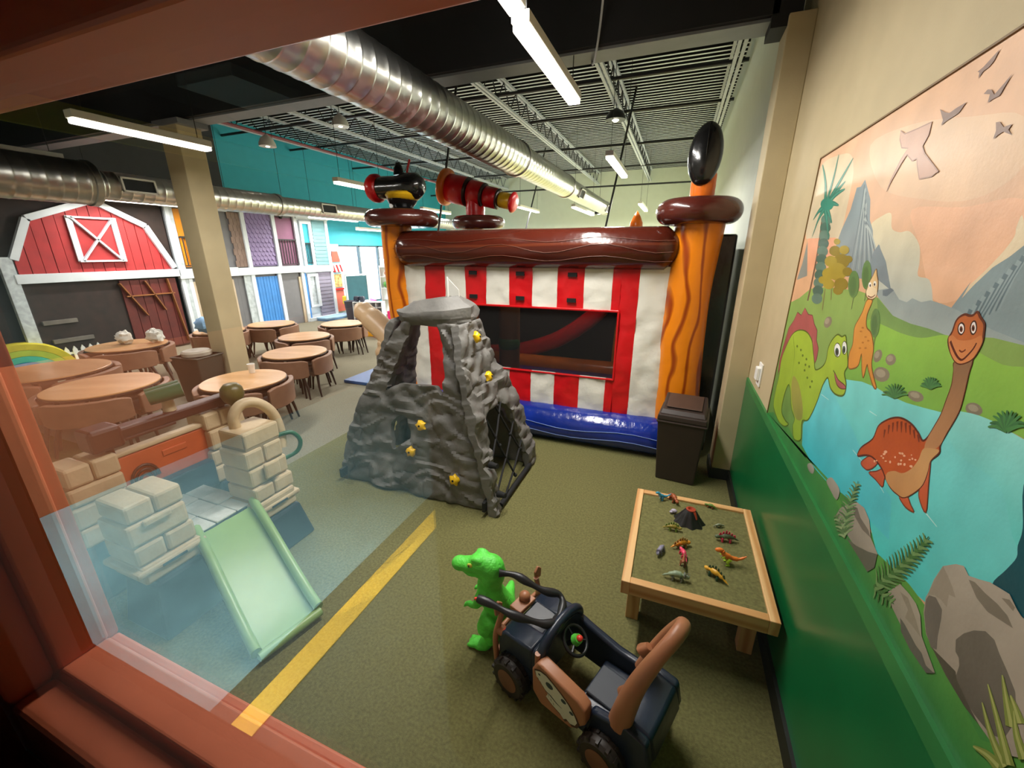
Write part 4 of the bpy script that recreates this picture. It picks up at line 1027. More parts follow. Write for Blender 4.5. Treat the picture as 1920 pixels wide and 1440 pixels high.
('p',[(1.812,1.684),(1.812,1.682),(1.814,1.681),(1.818,1.679),(1.822,1.678),(1.827,1.678),(1.83,1.678),(1.832,1.68),(1.832,1.681),(1.83,1.683),(1.826,1.684),(1.822,1.685),(1.817,1.685),(1.813,1.685)],'B87630','B87630',0,None,.004),
('p',[(1.773,1.698),(1.773,1.697),(1.775,1.695),(1.778,1.694),(1.783,1.693),(1.787,1.693),(1.79,1.693),(1.792,1.694),(1.792,1.696),(1.79,1.697),(1.787,1.699),(1.782,1.7),(1.778,1.7),(1.774,1.699)],'B87630','B87630',0,None,.004),
('p',[(1.778,1.67),(1.778,1.669),(1.78,1.667),(1.784,1.666),(1.788,1.665),(1.793,1.665),(1.796,1.665),(1.798,1.666),(1.798,1.668),(1.796,1.669),(1.792,1.671),(1.788,1.672),(1.783,1.672),(1.78,1.672)],'B87630','B87630',0,None,.004),
('p',[(1.822,1.661),(1.822,1.659),(1.824,1.658),(1.828,1.656),(1.832,1.655),(1.837,1.655),(1.841,1.655),(1.843,1.656),(1.843,1.658),(1.84,1.66),(1.836,1.661),(1.832,1.662),(1.827,1.663),(1.823,1.662)],'B87630','B87630',0,None,.004),
('p',[(1.844,1.732),(1.844,1.731),(1.847,1.729),(1.85,1.728),(1.855,1.727),(1.86,1.727),(1.864,1.727),(1.866,1.729),(1.865,1.73),(1.863,1.732),(1.859,1.733),(1.854,1.734),(1.85,1.734),(1.846,1.733)],'B87630','B87630',0,None,.004),
('p',[(1.875,1.938),(1.855,1.918),(1.833,1.897),(1.818,1.861),(1.835,1.836),(1.884,1.836),(1.905,1.853),(1.904,1.886),(1.887,1.915)],'DDB878','E8CFA4',1,'7A5A34',.004),
('p',[(1.816,1.861),(1.815,1.852),(1.822,1.843),(1.837,1.838),(1.857,1.835),(1.878,1.838),(1.896,1.844),(1.907,1.853),(1.908,1.862),(1.9,1.871),(1.884,1.877),(1.864,1.878),(1.843,1.875),(1.826,1.869)],'EFD8B0','EFD8B0',0,None,.004),
('p',[(1.879,1.883),(1.878,1.879),(1.879,1.876),(1.883,1.873),(1.888,1.873),(1.894,1.874),(1.9,1.877),(1.904,1.881),(1.905,1.885),(1.904,1.888),(1.9,1.89),(1.894,1.891),(1.888,1.889),(1.883,1.886)],'F4F4EC','F4F4EC',0,None,.004),
('p',[(1.842,1.889),(1.841,1.885),(1.842,1.882),(1.846,1.88),(1.851,1.88),(1.857,1.881),(1.862,1.884),(1.866,1.888),(1.867,1.891),(1.866,1.895),(1.862,1.897),(1.857,1.897),(1.851,1.896),(1.846,1.893)],'F4F4EC','F4F4EC',0,None,.004),
('p',[(1.882,1.88),(1.881,1.878),(1.882,1.876),(1.883,1.875),(1.886,1.874),(1.889,1.875),(1.892,1.877),(1.894,1.879),(1.895,1.881),(1.894,1.883),(1.893,1.884),(1.89,1.884),(1.887,1.884),(1.884,1.882)],'2A2420','2A2420',0,None,.004),
('p',[(1.848,1.886),(1.847,1.884),(1.848,1.882),(1.85,1.881),(1.852,1.881),(1.855,1.882),(1.858,1.883),(1.86,1.885),(1.861,1.888),(1.86,1.889),(1.859,1.89),(1.856,1.891),(1.853,1.89),(1.85,1.888)],'2A2420','2A2420',0,None,.004),
('s',[(1.885,1.843),(1.851,1.841),(1.827,1.852)],'7A4A34',.004,.004,1),
('p',[(2.878,1.266),(2.908,1.354),(2.883,1.454),(2.851,1.562),(2.779,1.617),(2.741,1.67),(2.657,1.664),(2.619,1.709),(2.536,1.685),(2.467,1.691),(2.407,1.656),(2.342,1.635),(2.319,1.59),(2.267,1.564),(2.256,1.513),(2.275,1.481),(2.468,1.56),(2.662,1.521),(2.79,1.417)],'B05A58','96484C',0,'6E3438',.004),
('s',[(2.799,1.426),(2.81,1.516)],'C8767A',.01,.003,1),
('s',[(2.733,1.446),(2.754,1.54)],'C8767A',.01,.003,1),
('s',[(2.67,1.464),(2.701,1.562)],'C8767A',.01,.003,1),
('s',[(2.611,1.481),(2.651,1.584)],'C8767A',.01,.003,1),
('s',[(2.554,1.498),(2.602,1.604)],'C8767A',.01,.003,1),
('s',[(2.501,1.514),(2.539,1.603)],'C8767A',.01,.003,1),
('s',[(2.449,1.529),(2.479,1.602)],'C8767A',.01,.003,1),
('s',[(2.4,1.543),(2.421,1.601)],'C8767A',.01,.003,1),
('s',[(2.354,1.557),(2.366,1.6)],'C8767A',.01,.003,1),
('p',[(2.77,1.057),(2.83,1.084),(2.848,1.177),(2.84,1.265),(2.866,1.364),(2.813,1.468),(2.744,1.543),(2.636,1.585),(2.501,1.6),(2.391,1.58),(2.335,1.54),(2.282,1.498),(2.24,1.467),(2.171,1.495),(2.134,1.534),(2.144,1.591),(2.121,1.633),(2.078,1.664),(2.026,1.665),(1.991,1.675),(1.954,1.64),(1.912,1.597),(1.897,1.571),(1.91,1.541),(1.864,1.505),(1.865,1.464),(1.935,1.443),(2.008,1.448),(2.066,1.477),(2.101,1.432),(2.118,1.356),(2.146,1.282),(2.182,1.23),(2.248,1.202),(2.233,1.16),(2.209,1.115),(2.307,1.076),(2.371,1.123),(2.37,1.165),(2.465,1.193),(2.558,1.269),(2.615,1.274),(2.646,1.196),(2.628,1.11),(2.52,1.095),(2.448,1.102),(2.513,1.062),(2.638,1.041)],'A6C43C','8AAC30',1,'4E6A1E',.007),
('p',[(2.551,1.347),(2.422,1.333),(2.287,1.258),(2.266,1.199),(2.361,1.174),(2.467,1.214),(2.546,1.284)],'9C9A48','8A9040',1,None,.006),
('s',[(2.727,1.538),(2.625,1.455),(2.578,1.339),(2.607,1.265)],'6E8A28',.006,.003,1),
('p',[(2.458,1.484),(2.457,1.481),(2.46,1.478),(2.465,1.475),(2.471,1.474),(2.478,1.473),(2.484,1.474),(2.488,1.477),(2.489,1.48),(2.486,1.483),(2.481,1.485),(2.474,1.487),(2.467,1.487),(2.461,1.486)],'5C7A22','5C7A22',0,None,.004),
('p',[(2.387,1.481),(2.386,1.478),(2.388,1.476),(2.393,1.473),(2.399,1.472),(2.406,1.471),(2.412,1.472),(2.415,1.474),(2.416,1.477),(2.413,1.48),(2.408,1.483),(2.402,1.484),(2.396,1.484),(2.39,1.483)],'5C7A22','5C7A22',0,None,.004),
('p',[(2.32,1.46),(2.32,1.457),(2.322,1.454),(2.326,1.452),(2.332,1.45),(2.339,1.45),(2.344,1.451),(2.347,1.453),(2.348,1.456),(2.346,1.459),(2.341,1.461),(2.335,1.463),(2.329,1.463),(2.324,1.462)],'5C7A22','5C7A22',0,None,.004),
('p',[(2.375,1.426),(2.375,1.423),(2.377,1.42),(2.382,1.418),(2.388,1.416),(2.395,1.416),(2.4,1.416),(2.404,1.418),(2.404,1.421),(2.402,1.424),(2.397,1.427),(2.391,1.429),(2.384,1.429),(2.379,1.428)],'5C7A22','5C7A22',0,None,.004),
('p',[(2.49,1.436),(2.49,1.433),(2.492,1.43),(2.498,1.427),(2.505,1.425),(2.512,1.425),(2.518,1.426),(2.522,1.428),(2.522,1.431),(2.52,1.434),(2.514,1.437),(2.507,1.438),(2.5,1.439),(2.494,1.438)],'5C7A22','5C7A22',0,None,.004),
('p',[(2.309,1.406),(2.309,1.403),(2.311,1.401),(2.315,1.398),(2.321,1.396),(2.327,1.396),(2.333,1.397),(2.336,1.398),(2.336,1.401),(2.334,1.404),(2.33,1.407),(2.324,1.409),(2.318,1.409),(2.312,1.408)],'5C7A22','5C7A22',0,None,.004),
('p',[(2.233,1.41),(2.233,1.407),(2.235,1.404),(2.239,1.402),(2.244,1.4),(2.25,1.4),(2.255,1.4),(2.258,1.402),(2.259,1.405),(2.257,1.408),(2.253,1.41),(2.247,1.412),(2.241,1.412),(2.236,1.412)],'5C7A22','5C7A22',0,None,.004),
('p',[(2.24,1.38),(2.24,1.377),(2.242,1.374),(2.246,1.372),(2.251,1.37),(2.257,1.369),(2.262,1.37),(2.265,1.372),(2.266,1.375),(2.264,1.378),(2.26,1.38),(2.254,1.382),(2.248,1.382),(2.243,1.382)],'5C7A22','5C7A22',0,None,.004),
('p',[(2.509,1.502),(2.508,1.499),(2.511,1.496),(2.516,1.493),(2.523,1.492),(2.531,1.492),(2.537,1.493),(2.54,1.495),(2.541,1.498),(2.538,1.501),(2.533,1.503),(2.526,1.505),(2.519,1.505),(2.513,1.504)],'5C7A22','5C7A22',0,None,.004),
('p',[(2.588,1.505),(2.587,1.502),(2.59,1.499),(2.595,1.496),(2.603,1.495),(2.611,1.495),(2.617,1.496),(2.621,1.498),(2.622,1.501),(2.619,1.504),(2.613,1.507),(2.606,1.508),(2.598,1.509),(2.592,1.507)],'5C7A22','5C7A22',0,None,.004),
('p',[(2.381,1.454),(2.38,1.451),(2.383,1.448),(2.387,1.445),(2.394,1.444),(2.4,1.443),(2.406,1.444),(2.409,1.446),(2.41,1.449),(2.408,1.452),(2.403,1.455),(2.396,1.456),(2.39,1.457),(2.384,1.456)],'5C7A22','5C7A22',0,None,.004),
('p',[(2.002,1.614),(1.997,1.602),(2.0,1.591),(2.01,1.583),(2.026,1.58),(2.043,1.581),(2.06,1.588),(2.072,1.599),(2.077,1.611),(2.073,1.622),(2.063,1.63),(2.047,1.633),(2.029,1.631),(2.013,1.624)],'EEF2EA','EEF2EA',0,'3A4A20',.004),
('p',[(1.948,1.635),(1.943,1.624),(1.944,1.615),(1.95,1.608),(1.96,1.606),(1.973,1.608),(1.985,1.615),(1.995,1.625),(2.0,1.636),(1.999,1.646),(1.993,1.652),(1.983,1.654),(1.97,1.652),(1.958,1.645)],'EEF2EA','EEF2EA',0,'3A4A20',.004),
('p',[(2.016,1.603),(2.013,1.596),(2.015,1.59),(2.02,1.585),(2.029,1.583),(2.039,1.584),(2.048,1.588),(2.055,1.594),(2.058,1.601),(2.056,1.608),(2.05,1.613),(2.042,1.614),(2.032,1.613),(2.023,1.609)],'2C5A50','2C5A50',0,None,.004),
('p',[(1.956,1.626),(1.953,1.62),(1.954,1.614),(1.958,1.611),(1.964,1.609),(1.972,1.61),(1.979,1.614),(1.985,1.619),(1.987,1.626),(1.987,1.631),(1.983,1.635),(1.976,1.636),(1.969,1.635),(1.961,1.631)],'2C5A50','2C5A50',0,None,.004),
('p',[(2.025,1.6),(2.023,1.596),(2.024,1.592),(2.026,1.59),(2.031,1.589),(2.036,1.59),(2.04,1.592),(2.044,1.595),(2.046,1.599),(2.045,1.603),(2.042,1.605),(2.038,1.606),(2.033,1.605),(2.028,1.603)],'141A18','141A18',0,None,.004),
('p',[(1.962,1.623),(1.961,1.62),(1.961,1.617),(1.963,1.615),(1.966,1.614),(1.97,1.615),(1.973,1.617),(1.976,1.62),(1.978,1.623),(1.978,1.626),(1.976,1.628),(1.973,1.629),(1.969,1.628),(1.965,1.626)],'141A18','141A18',0,None,.004),
('p',[(2.008,1.518),(1.951,1.502),(1.876,1.501),(1.864,1.49),(1.916,1.477),(1.966,1.486)],'B86A66','A05658',1,'5A3A28',.004),
('s',[(2.026,1.521),(2.001,1.516)],'4E6A1E',.005,.005,1),
('p',[(2.045,1.063),(2.008,1.09),(1.959,1.09),(1.958,1.064),(2.005,1.051)],'A8A898','80806F',1,None,.006),
('p',[(1.586,1.309),(1.567,1.338),(1.528,1.369),(1.489,1.378),(1.494,1.349),(1.534,1.312)],'D2683C','C25A34',1,'7A3A1E',.004),
('p',[(1.52,1.31),(1.479,1.337),(1.451,1.365),(1.441,1.399),(1.412,1.407),(1.409,1.378),(1.425,1.344),(1.422,1.314),(1.47,1.312)],'D2683C','C25A34',1,'7A3A1E',.004),
('p',[(1.329,1.338),(1.297,1.358),(1.271,1.348),(1.249,1.339),(1.289,1.329)],'D2683C','C25A34',1,'7A3A1E',.004),
('p',[(1.259,1.409),(1.267,1.476),(1.255,1.488),(1.231,1.432),(1.205,1.367),(1.247,1.383)],'D2683C','C25A34',1,'7A3A1E',.004),
('p',[(1.619,1.321),(1.624,1.334),(1.61,1.361),(1.558,1.414),(1.548,1.463),(1.515,1.496),(1.476,1.521),(1.433,1.536),(1.382,1.539),(1.342,1.531),(1.312,1.52),(1.296,1.537),(1.286,1.568),(1.276,1.608),(1.275,1.648),(1.275,1.687),(1.286,1.722),(1.293,1.741),(1.241,1.763),(1.233,1.727),(1.223,1.675),(1.22,1.634),(1.234,1.575),(1.241,1.54),(1.234,1.521),(1.256,1.487),(1.25,1.454),(1.256,1.411),(1.303,1.351),(1.344,1.338),(1.383,1.336),(1.422,1.346),(1.46,1.36),(1.524,1.363),(1.573,1.347)],'C65A24','C2581F',1,'5E2C14',.006),
('p',[(1.287,1.721),(1.293,1.741),(1.241,1.763),(1.233,1.727),(1.223,1.675),(1.22,1.634),(1.234,1.575),(1.241,1.54),(1.268,1.508),(1.293,1.504),(1.296,1.532),(1.286,1.568),(1.276,1.608),(1.275,1.648),(1.275,1.687)],'8A6A4C','C8905E',1,None,.006),
('p',[(1.419,1.365),(1.386,1.388),(1.349,1.401),(1.317,1.433),(1.301,1.47),(1.297,1.503),(1.252,1.524),(1.236,1.524),(1.255,1.488),(1.25,1.454),(1.256,1.411),(1.303,1.351),(1.344,1.338),(1.383,1.336),(1.418,1.344)],'D4A468','C89058',1,None,.006),
('s',[(1.504,1.47),(1.496,1.446)],'7E3210',.012,.004,1),
('s',[(1.489,1.492),(1.479,1.466)],'7E3210',.012,.004,1),
('s',[(1.472,1.507),(1.459,1.481)],'7E3210',.012,.004,1),
('s',[(1.452,1.519),(1.437,1.492)],'7E3210',.012,.004,1),
('s',[(1.432,1.527),(1.415,1.499)],'7E3210',.012,.004,1),
('s',[(1.41,1.532),(1.393,1.507)],'7E3210',.012,.004,1),
('s',[(1.387,1.534),(1.371,1.511)],'7E3210',.012,.004,1),
('s',[(1.363,1.53),(1.346,1.511)],'7E3210',.012,.004,1),
('s',[(1.338,1.527),(1.323,1.51)],'7E3210',.012,.004,1),
('p',[(1.46,1.393),(1.46,1.392),(1.46,1.39),(1.462,1.389),(1.464,1.388),(1.466,1.387),(1.468,1.387),(1.469,1.388),(1.47,1.39),(1.469,1.392),(1.467,1.393),(1.465,1.394),(1.463,1.395),(1.461,1.394)],'F0B48C','F0B48C',0,None,.004),
('p',[(1.385,1.446),(1.384,1.444),(1.384,1.443),(1.385,1.442),(1.386,1.441),(1.387,1.441),(1.389,1.442),(1.39,1.443),(1.39,1.445),(1.39,1.446),(1.39,1.447),(1.389,1.448),(1.387,1.448),(1.386,1.447)],'F0B48C','F0B48C',0,None,.004),
('p',[(1.458,1.407),(1.459,1.406),(1.46,1.404),(1.463,1.402),(1.466,1.4),(1.47,1.399),(1.472,1.399),(1.474,1.4),(1.474,1.401),(1.472,1.403),(1.47,1.405),(1.466,1.407),(1.463,1.408),(1.46,1.408)],'F0B48C','F0B48C',0,None,.004),
('p',[(1.332,1.452),(1.332,1.451),(1.333,1.45),(1.335,1.449),(1.337,1.448),(1.339,1.447),(1.341,1.447),(1.342,1.447),(1.342,1.448),(1.341,1.45),(1.339,1.451),(1.337,1.452),(1.335,1.453),(1.333,1.453)],'F0B48C','F0B48C',0,None,.004),
('p',[(1.365,1.422),(1.365,1.421),(1.365,1.419),(1.367,1.417),(1.369,1.416),(1.371,1.416),(1.373,1.416),(1.374,1.417),(1.375,1.419),(1.374,1.421),(1.372,1.422),(1.37,1.423),(1.368,1.424),(1.366,1.423)],'F0B48C','F0B48C',0,None,.004),
('p',[(1.372,1.451),(1.372,1.45),(1.373,1.448),(1.375,1.447),(1.377,1.445),(1.38,1.445),(1.382,1.445),(1.383,1.446),(1.384,1.447),(1.383,1.449),(1.381,1.451),(1.378,1.452),(1.375,1.452),(1.373,1.452)],'F0B48C','F0B48C',0,None,.004),
('p',[(1.454,1.418),(1.454,1.417),(1.455,1.415),(1.457,1.413),(1.46,1.411),(1.464,1.411),(1.466,1.411),(1.468,1.411),(1.468,1.413),(1.466,1.415),(1.464,1.417),(1.461,1.418),(1.457,1.419),(1.455,1.419)],'F0B48C','F0B48C',0,None,.004),
('p',[(1.347,1.43),(1.347,1.428),(1.347,1.426),(1.349,1.425),(1.351,1.423),(1.354,1.423),(1.356,1.423),(1.358,1.424),(1.358,1.426),(1.357,1.428),(1.356,1.43),(1.353,1.431),(1.351,1.432),(1.348,1.431)],'F0B48C','F0B48C',0,None,.004),
('p',[(1.418,1.401),(1.417,1.399),(1.418,1.397),(1.419,1.396),(1.421,1.395),(1.424,1.394),(1.426,1.395),(1.427,1.396),(1.428,1.398),(1.427,1.4),(1.426,1.402),(1.424,1.403),(1.421,1.403),(1.419,1.402)],'F0B48C','F0B48C',0,None,.004),
('p',[(1.333,1.466),(1.333,1.466),(1.333,1.465),(1.334,1.464),(1.335,1.463),(1.337,1.463),(1.338,1.463),(1.339,1.464),(1.339,1.465),(1.338,1.466),(1.337,1.467),(1.336,1.467),(1.335,1.467),(1.334,1.467)],'F0B48C','F0B48C',0,None,.004),
('p',[(1.309,1.464),(1.309,1.463),(1.309,1.462),(1.311,1.46),(1.313,1.459),(1.315,1.459),(1.317,1.459),(1.318,1.46),(1.318,1.461),(1.317,1.462),(1.315,1.463),(1.313,1.464),(1.311,1.465),(1.31,1.465)],'F0B48C','F0B48C',0,None,.004),
('p',[(1.402,1.425),(1.402,1.424),(1.402,1.422),(1.404,1.421),(1.405,1.42),(1.407,1.42),(1.409,1.42),(1.41,1.421),(1.411,1.423),(1.41,1.424),(1.409,1.425),(1.407,1.426),(1.405,1.427),(1.403,1.426)],'F0B48C','F0B48C',0,None,.004),
('p',[(1.374,1.417),(1.374,1.415),(1.374,1.413),(1.376,1.411),(1.378,1.41),(1.381,1.409),(1.383,1.41),(1.385,1.411),(1.385,1.413),(1.384,1.415),(1.383,1.417),(1.38,1.418),(1.378,1.418),(1.375,1.418)],'F0B48C','F0B48C',0,None,.004),
('p',[(1.319,1.439),(1.319,1.438),(1.32,1.436),(1.321,1.435),(1.324,1.434),(1.326,1.433),(1.327,1.433),(1.328,1.433),(1.328,1.434),(1.327,1.436),(1.325,1.437),(1.323,1.438),(1.321,1.439),(1.32,1.439)],'F0B48C','F0B48C',0,None,.004),
('p',[(1.317,1.44),(1.317,1.439),(1.318,1.437),(1.32,1.435),(1.323,1.434),(1.325,1.433),(1.328,1.433),(1.329,1.434),(1.329,1.435),(1.328,1.437),(1.326,1.439),(1.323,1.44),(1.321,1.441),(1.319,1.441)],'F0B48C','F0B48C',0,None,.004),
('p',[(1.36,1.451),(1.36,1.449),(1.361,1.447),(1.363,1.446),(1.366,1.444),(1.369,1.444),(1.371,1.444),(1.372,1.445),(1.372,1.446),(1.371,1.448),(1.369,1.45),(1.366,1.451),(1.364,1.451),(1.362,1.451)],'F0B48C','F0B48C',0,None,.004),
('p',[(1.457,1.415),(1.456,1.413),(1.457,1.411),(1.46,1.409),(1.463,1.408),(1.466,1.407),(1.469,1.407),(1.471,1.409),(1.471,1.411),(1.47,1.413),(1.468,1.415),(1.465,1.417),(1.461,1.417),(1.458,1.417)],'F0B48C','F0B48C',0,None,.004),
('p',[(1.491,1.368),(1.491,1.367),(1.492,1.366),(1.494,1.364),(1.496,1.363),(1.498,1.362),(1.5,1.362),(1.501,1.363),(1.501,1.364),(1.5,1.365),(1.498,1.367),(1.496,1.368),(1.494,1.369),(1.492,1.369)],'F0B48C','F0B48C',0,None,.004),
('p',[(1.44,1.393),(1.44,1.392),(1.441,1.39),(1.444,1.389),(1.447,1.387),(1.45,1.386),(1.452,1.385),(1.453,1.386),(1.453,1.387),(1.452,1.388),(1.449,1.39),(1.446,1.392),(1.443,1.393),(1.441,1.393)],'F0B48C','F0B48C',0,None,.004),
('p',[(1.384,1.447),(1.384,1.446),(1.385,1.444),(1.387,1.443),(1.39,1.441),(1.392,1.441),(1.394,1.441),(1.396,1.441),(1.396,1.443),(1.395,1.444),(1.393,1.446),(1.39,1.447),(1.388,1.447),(1.386,1.447)],'F0B48C','F0B48C',0,None,.004),
('p',[(1.315,1.441),(1.314,1.439),(1.315,1.437),(1.316,1.436),(1.318,1.435),(1.32,1.434),(1.322,1.435),(1.323,1.436),(1.324,1.438),(1.323,1.44),(1.322,1.441),(1.32,1.442),(1.318,1.442),(1.316,1.442)],'F0B48C','F0B48C',0,None,.004),
('p',[(1.452,1.417),(1.452,1.416),(1.453,1.415),(1.455,1.413),(1.458,1.412),(1.46,1.411),(1.462,1.411),(1.463,1.411),(1.463,1.412),(1.462,1.414),(1.46,1.415),(1.457,1.416),(1.455,1.417),(1.453,1.417)],'F0B48C','F0B48C',0,None,.004),
('p',[(1.471,1.394),(1.472,1.393),(1.473,1.392),(1.475,1.39),(1.478,1.389),(1.48,1.388),(1.482,1.388),(1.483,1.388),(1.483,1.389),(1.482,1.391),(1.48,1.392),(1.477,1.394),(1.475,1.394),(1.473,1.395)],'F0B48C','F0B48C',0,None,.004),
('p',[(1.501,1.36),(1.501,1.358),(1.501,1.356),(1.503,1.355),(1.505,1.354),(1.507,1.353),(1.509,1.354),(1.511,1.355),(1.512,1.357),(1.511,1.359),(1.51,1.361),(1.508,1.362),(1.505,1.363),(1.503,1.362)],'F0B48C','F0B48C',0,None,.004),
('p',[(1.323,1.46),(1.323,1.459),(1.323,1.457),(1.325,1.456),(1.327,1.455),(1.328,1.455),(1.33,1.455),(1.331,1.456),(1.331,1.457),(1.331,1.459),(1.329,1.46),(1.328,1.461),(1.326,1.461),(1.324,1.461)],'F0B48C','F0B48C',0,None,.004),
('p',[(1.368,1.432),(1.368,1.43),(1.369,1.429),(1.37,1.427),(1.372,1.426),(1.375,1.426),(1.377,1.426),(1.378,1.427),(1.378,1.428),(1.377,1.43),(1.376,1.431),(1.374,1.432),(1.371,1.433),(1.369,1.433)],'F0B48C','F0B48C',0,None,.004),
('p',[(1.341,1.831),(1.334,1.844),(1.316,1.854),(1.3,1.853),(1.286,1.856),(1.276,1.865),(1.262,1.856),(1.24,1.843),(1.231,1.823),(1.226,1.807),(1.228,1.786),(1.238,1.762),(1.266,1.744),(1.292,1.743),(1.322,1.76),(1.341,1.777),(1.347,1.79),(1.341,1.808)],'B8622E','C8743C',1,'5E2C14',.006),
('p',[(1.347,1.79),(1.334,1.799),(1.311,1.793),(1.284,1.796),(1.255,1.806),(1.238,1.817),(1.226,1.807),(1.228,1.786),(1.238,1.762),(1.266,1.744),(1.292,1.743),(1.322,1.76)],'D08048','D88C54',1,None,.006),
('s',[(1.336,1.784),(1.312,1.767),(1.288,1.754),(1.27,1.752),(1.257,1.766),(1.246,1.784),(1.242,1.799)],'5A2414',.007,.004,1),
('p',[(1.299,1.821),(1.298,1.815),(1.3,1.81),(1.303,1.807),(1.309,1.807),(1.315,1.809),(1.32,1.813),(1.324,1.819),(1.325,1.825),(1.323,1.83),(1.319,1.833),(1.314,1.833),(1.308,1.831),(1.303,1.827)],'F2F0EA','F2F0EA',0,'3A2010',.004),
('p',[(1.259,1.83),(1.258,1.824),(1.259,1.819),(1.262,1.815),(1.267,1.815),(1.272,1.817),(1.277,1.822),(1.281,1.828),(1.282,1.835),(1.281,1.84),(1.278,1.843),(1.273,1.844),(1.268,1.841),(1.263,1.836)],'F2F0EA','F2F0EA',0,'3A2010',.004),
('p',[(1.305,1.82),(1.304,1.817),(1.304,1.814),(1.306,1.812),(1.309,1.812),(1.312,1.813),(1.315,1.815),(1.317,1.818),(1.318,1.821),(1.318,1.824),(1.316,1.825),(1.314,1.826),(1.311,1.825),(1.308,1.823)],'8A5030','8A5030',0,None,.004),
('p',[(1.265,1.829),(1.264,1.826),(1.264,1.823),(1.265,1.822),(1.268,1.821),(1.271,1.822),(1.274,1.824),(1.276,1.827),(1.277,1.831),(1.277,1.833),(1.275,1.835),(1.273,1.836),(1.27,1.834),(1.267,1.832)],'8A5030','8A5030',0,None,.004),
('p',[(1.308,1.819),(1.307,1.817),(1.307,1.816),(1.308,1.815),(1.31,1.814),(1.312,1.815),(1.313,1.816),(1.315,1.818),(1.315,1.82),(1.315,1.822),(1.314,1.823),(1.313,1.823),(1.311,1.822),(1.309,1.821)],'14100C','14100C',0,None,.004),
('p',[(1.267,1.828),(1.266,1.827),(1.266,1.825),(1.267,1.824),(1.268,1.824),(1.27,1.824),(1.272,1.826),(1.273,1.827),(1.274,1.829),(1.274,1.831),(1.273,1.832),(1.272,1.832),(1.27,1.832),(1.268,1.83)],'14100C','14100C',0,None,.004),
('s',[(1.292,1.771),(1.28,1.769),(1.27,1.777)],'7A3A20',.004,.004,1),
('p',[(1.607,2.445),(1.59,2.436),(1.569,2.439),(1.547,2.448),(1.519,2.459),(1.53,2.438),(1.543,2.43),(1.564,2.428),(1.577,2.417),(1.58,2.431)],'8C6A58','7C5C4E',0,None,.006),
('p',[(1.53,2.37),(1.518,2.376),(1.501,2.37),(1.484,2.355),(1.466,2.365),(1.438,2.383),(1.451,2.362),(1.461,2.346),(1.484,2.346),(1.501,2.343),(1.502,2.361)],'8C6A58','7C5C4E',0,None,.006),
('p',[(1.735,2.392),(1.702,2.376),(1.673,2.366),(1.642,2.37),(1.6,2.372),(1.623,2.353),(1.645,2.35),(1.673,2.348),(1.7,2.342),(1.698,2.355)],'8C6A58','7C5C4E',0,None,.006),
('p',[(1.441,2.287),(1.427,2.285),(1.406,2.269),(1.379,2.269),(1.385,2.259),(1.368,2.245),(1.402,2.259),(1.416,2.256),(1.431,2.25),(1.43,2.267)],'8C6A58','7C5C4E',0,None,.006),
('p',[(1.972,2.391),(1.931,2.372),(1.848,2.368),(1.763,2.366),(1.76,2.332),(1.78,2.305),(1.753,2.28),(1.639,2.213),(1.669,2.206),(1.741,2.209),(1.778,2.251),(1.794,2.274),(1.823,2.273),(1.873,2.3),(1.901,2.277),(1.945,2.226),(1.959,2.198),(1.949,2.233),(1.91,2.291),(1.878,2.319),(1.927,2.33),(1.962,2.364)],'CFA48C','C69A84',0,'A67E6C',.004),
('s',[(1.505,1.577),(1.554,1.57),(1.584,1.559)],'4A8A4C',.011,.003,1),
('s',[(1.505,1.577),(1.554,1.578),(1.58,1.569)],'3E7846',.011,.003,1),
('s',[(1.505,1.577),(1.55,1.587),(1.576,1.587)],'4A8A4C',.011,.003,1),
('s',[(1.505,1.577),(1.543,1.594),(1.563,1.598)],'3E7846',.011,.003,1),
('s',[(1.505,1.577),(1.534,1.601),(1.547,1.607)],'4A8A4C',.011,.003,1),
('s',[(1.505,1.577),(1.522,1.605),(1.528,1.615)],'3E7846',.011,.003,1),
('s',[(1.505,1.577),(1.51,1.608),(1.508,1.619)],'4A8A4C',.011,.003,1),
('s',[(1.505,1.577),(1.498,1.609),(1.489,1.621)],'3E7846',.011,.003,1),
('s',[(1.505,1.577),(1.486,1.607),(1.471,1.619)],'4A8A4C',.011,.003,1),
('s',[(1.505,1.577),(1.476,1.604),(1.453,1.61)],'3E7846',.011,.003,1),
('s',[(1.505,1.577),(1.468,1.598),(1.442,1.606)],'4A8A4C',.011,.003,1),
('s',[(1.351,1.656),(1.381,1.652),(1.398,1.647)],'4A8A4C',.011,.003,1),
('s',[(1.351,1.656),(1.381,1.658),(1.396,1.653)],'3E7846',.011,.003,1),
('s',[(1.351,1.656),(1.379,1.664),(1.394,1.665)],'4A8A4C',.011,.003,1),
('s',[(1.351,1.656),(1.375,1.669),(1.387,1.672)],'3E7846',.011,.003,1),
('s',[(1.351,1.656),(1.369,1.673),(1.378,1.678)],'4A8A4C',.011,.003,1),
('s',[(1.351,1.656),(1.362,1.675),(1.366,1.682)],'3E7846',.011,.003,1),
('s',[(1.351,1.656),(1.355,1.677),(1.354,1.684)],'4A8A4C',.011,.003,1),
('s',[(1.351,1.656),(1.347,1.677),(1.342,1.685)],'3E7846',.011,.003,1),
('s',[(1.351,1.656),(1.34,1.675),(1.331,1.683)],'4A8A4C',.011,.003,1),
('s',[(1.351,1.656),(1.333,1.673),(1.319,1.676)],'3E7846',.011,.003,1),
('s',[(1.351,1.656),(1.328,1.669),(1.312,1.673)],'4A8A4C',.011,.003,1),
('s',[(1.067,1.654),(1.099,1.65),(1.117,1.641)],'4A8A4C',.011,.003,1),
('s',[(1.067,1.654),(1.099,1.658),(1.116,1.65)],'3E7846',.011,.003,1),
('s',[(1.067,1.654),(1.098,1.666),(1.115,1.667)],'4A8A4C',.011,.003,1),
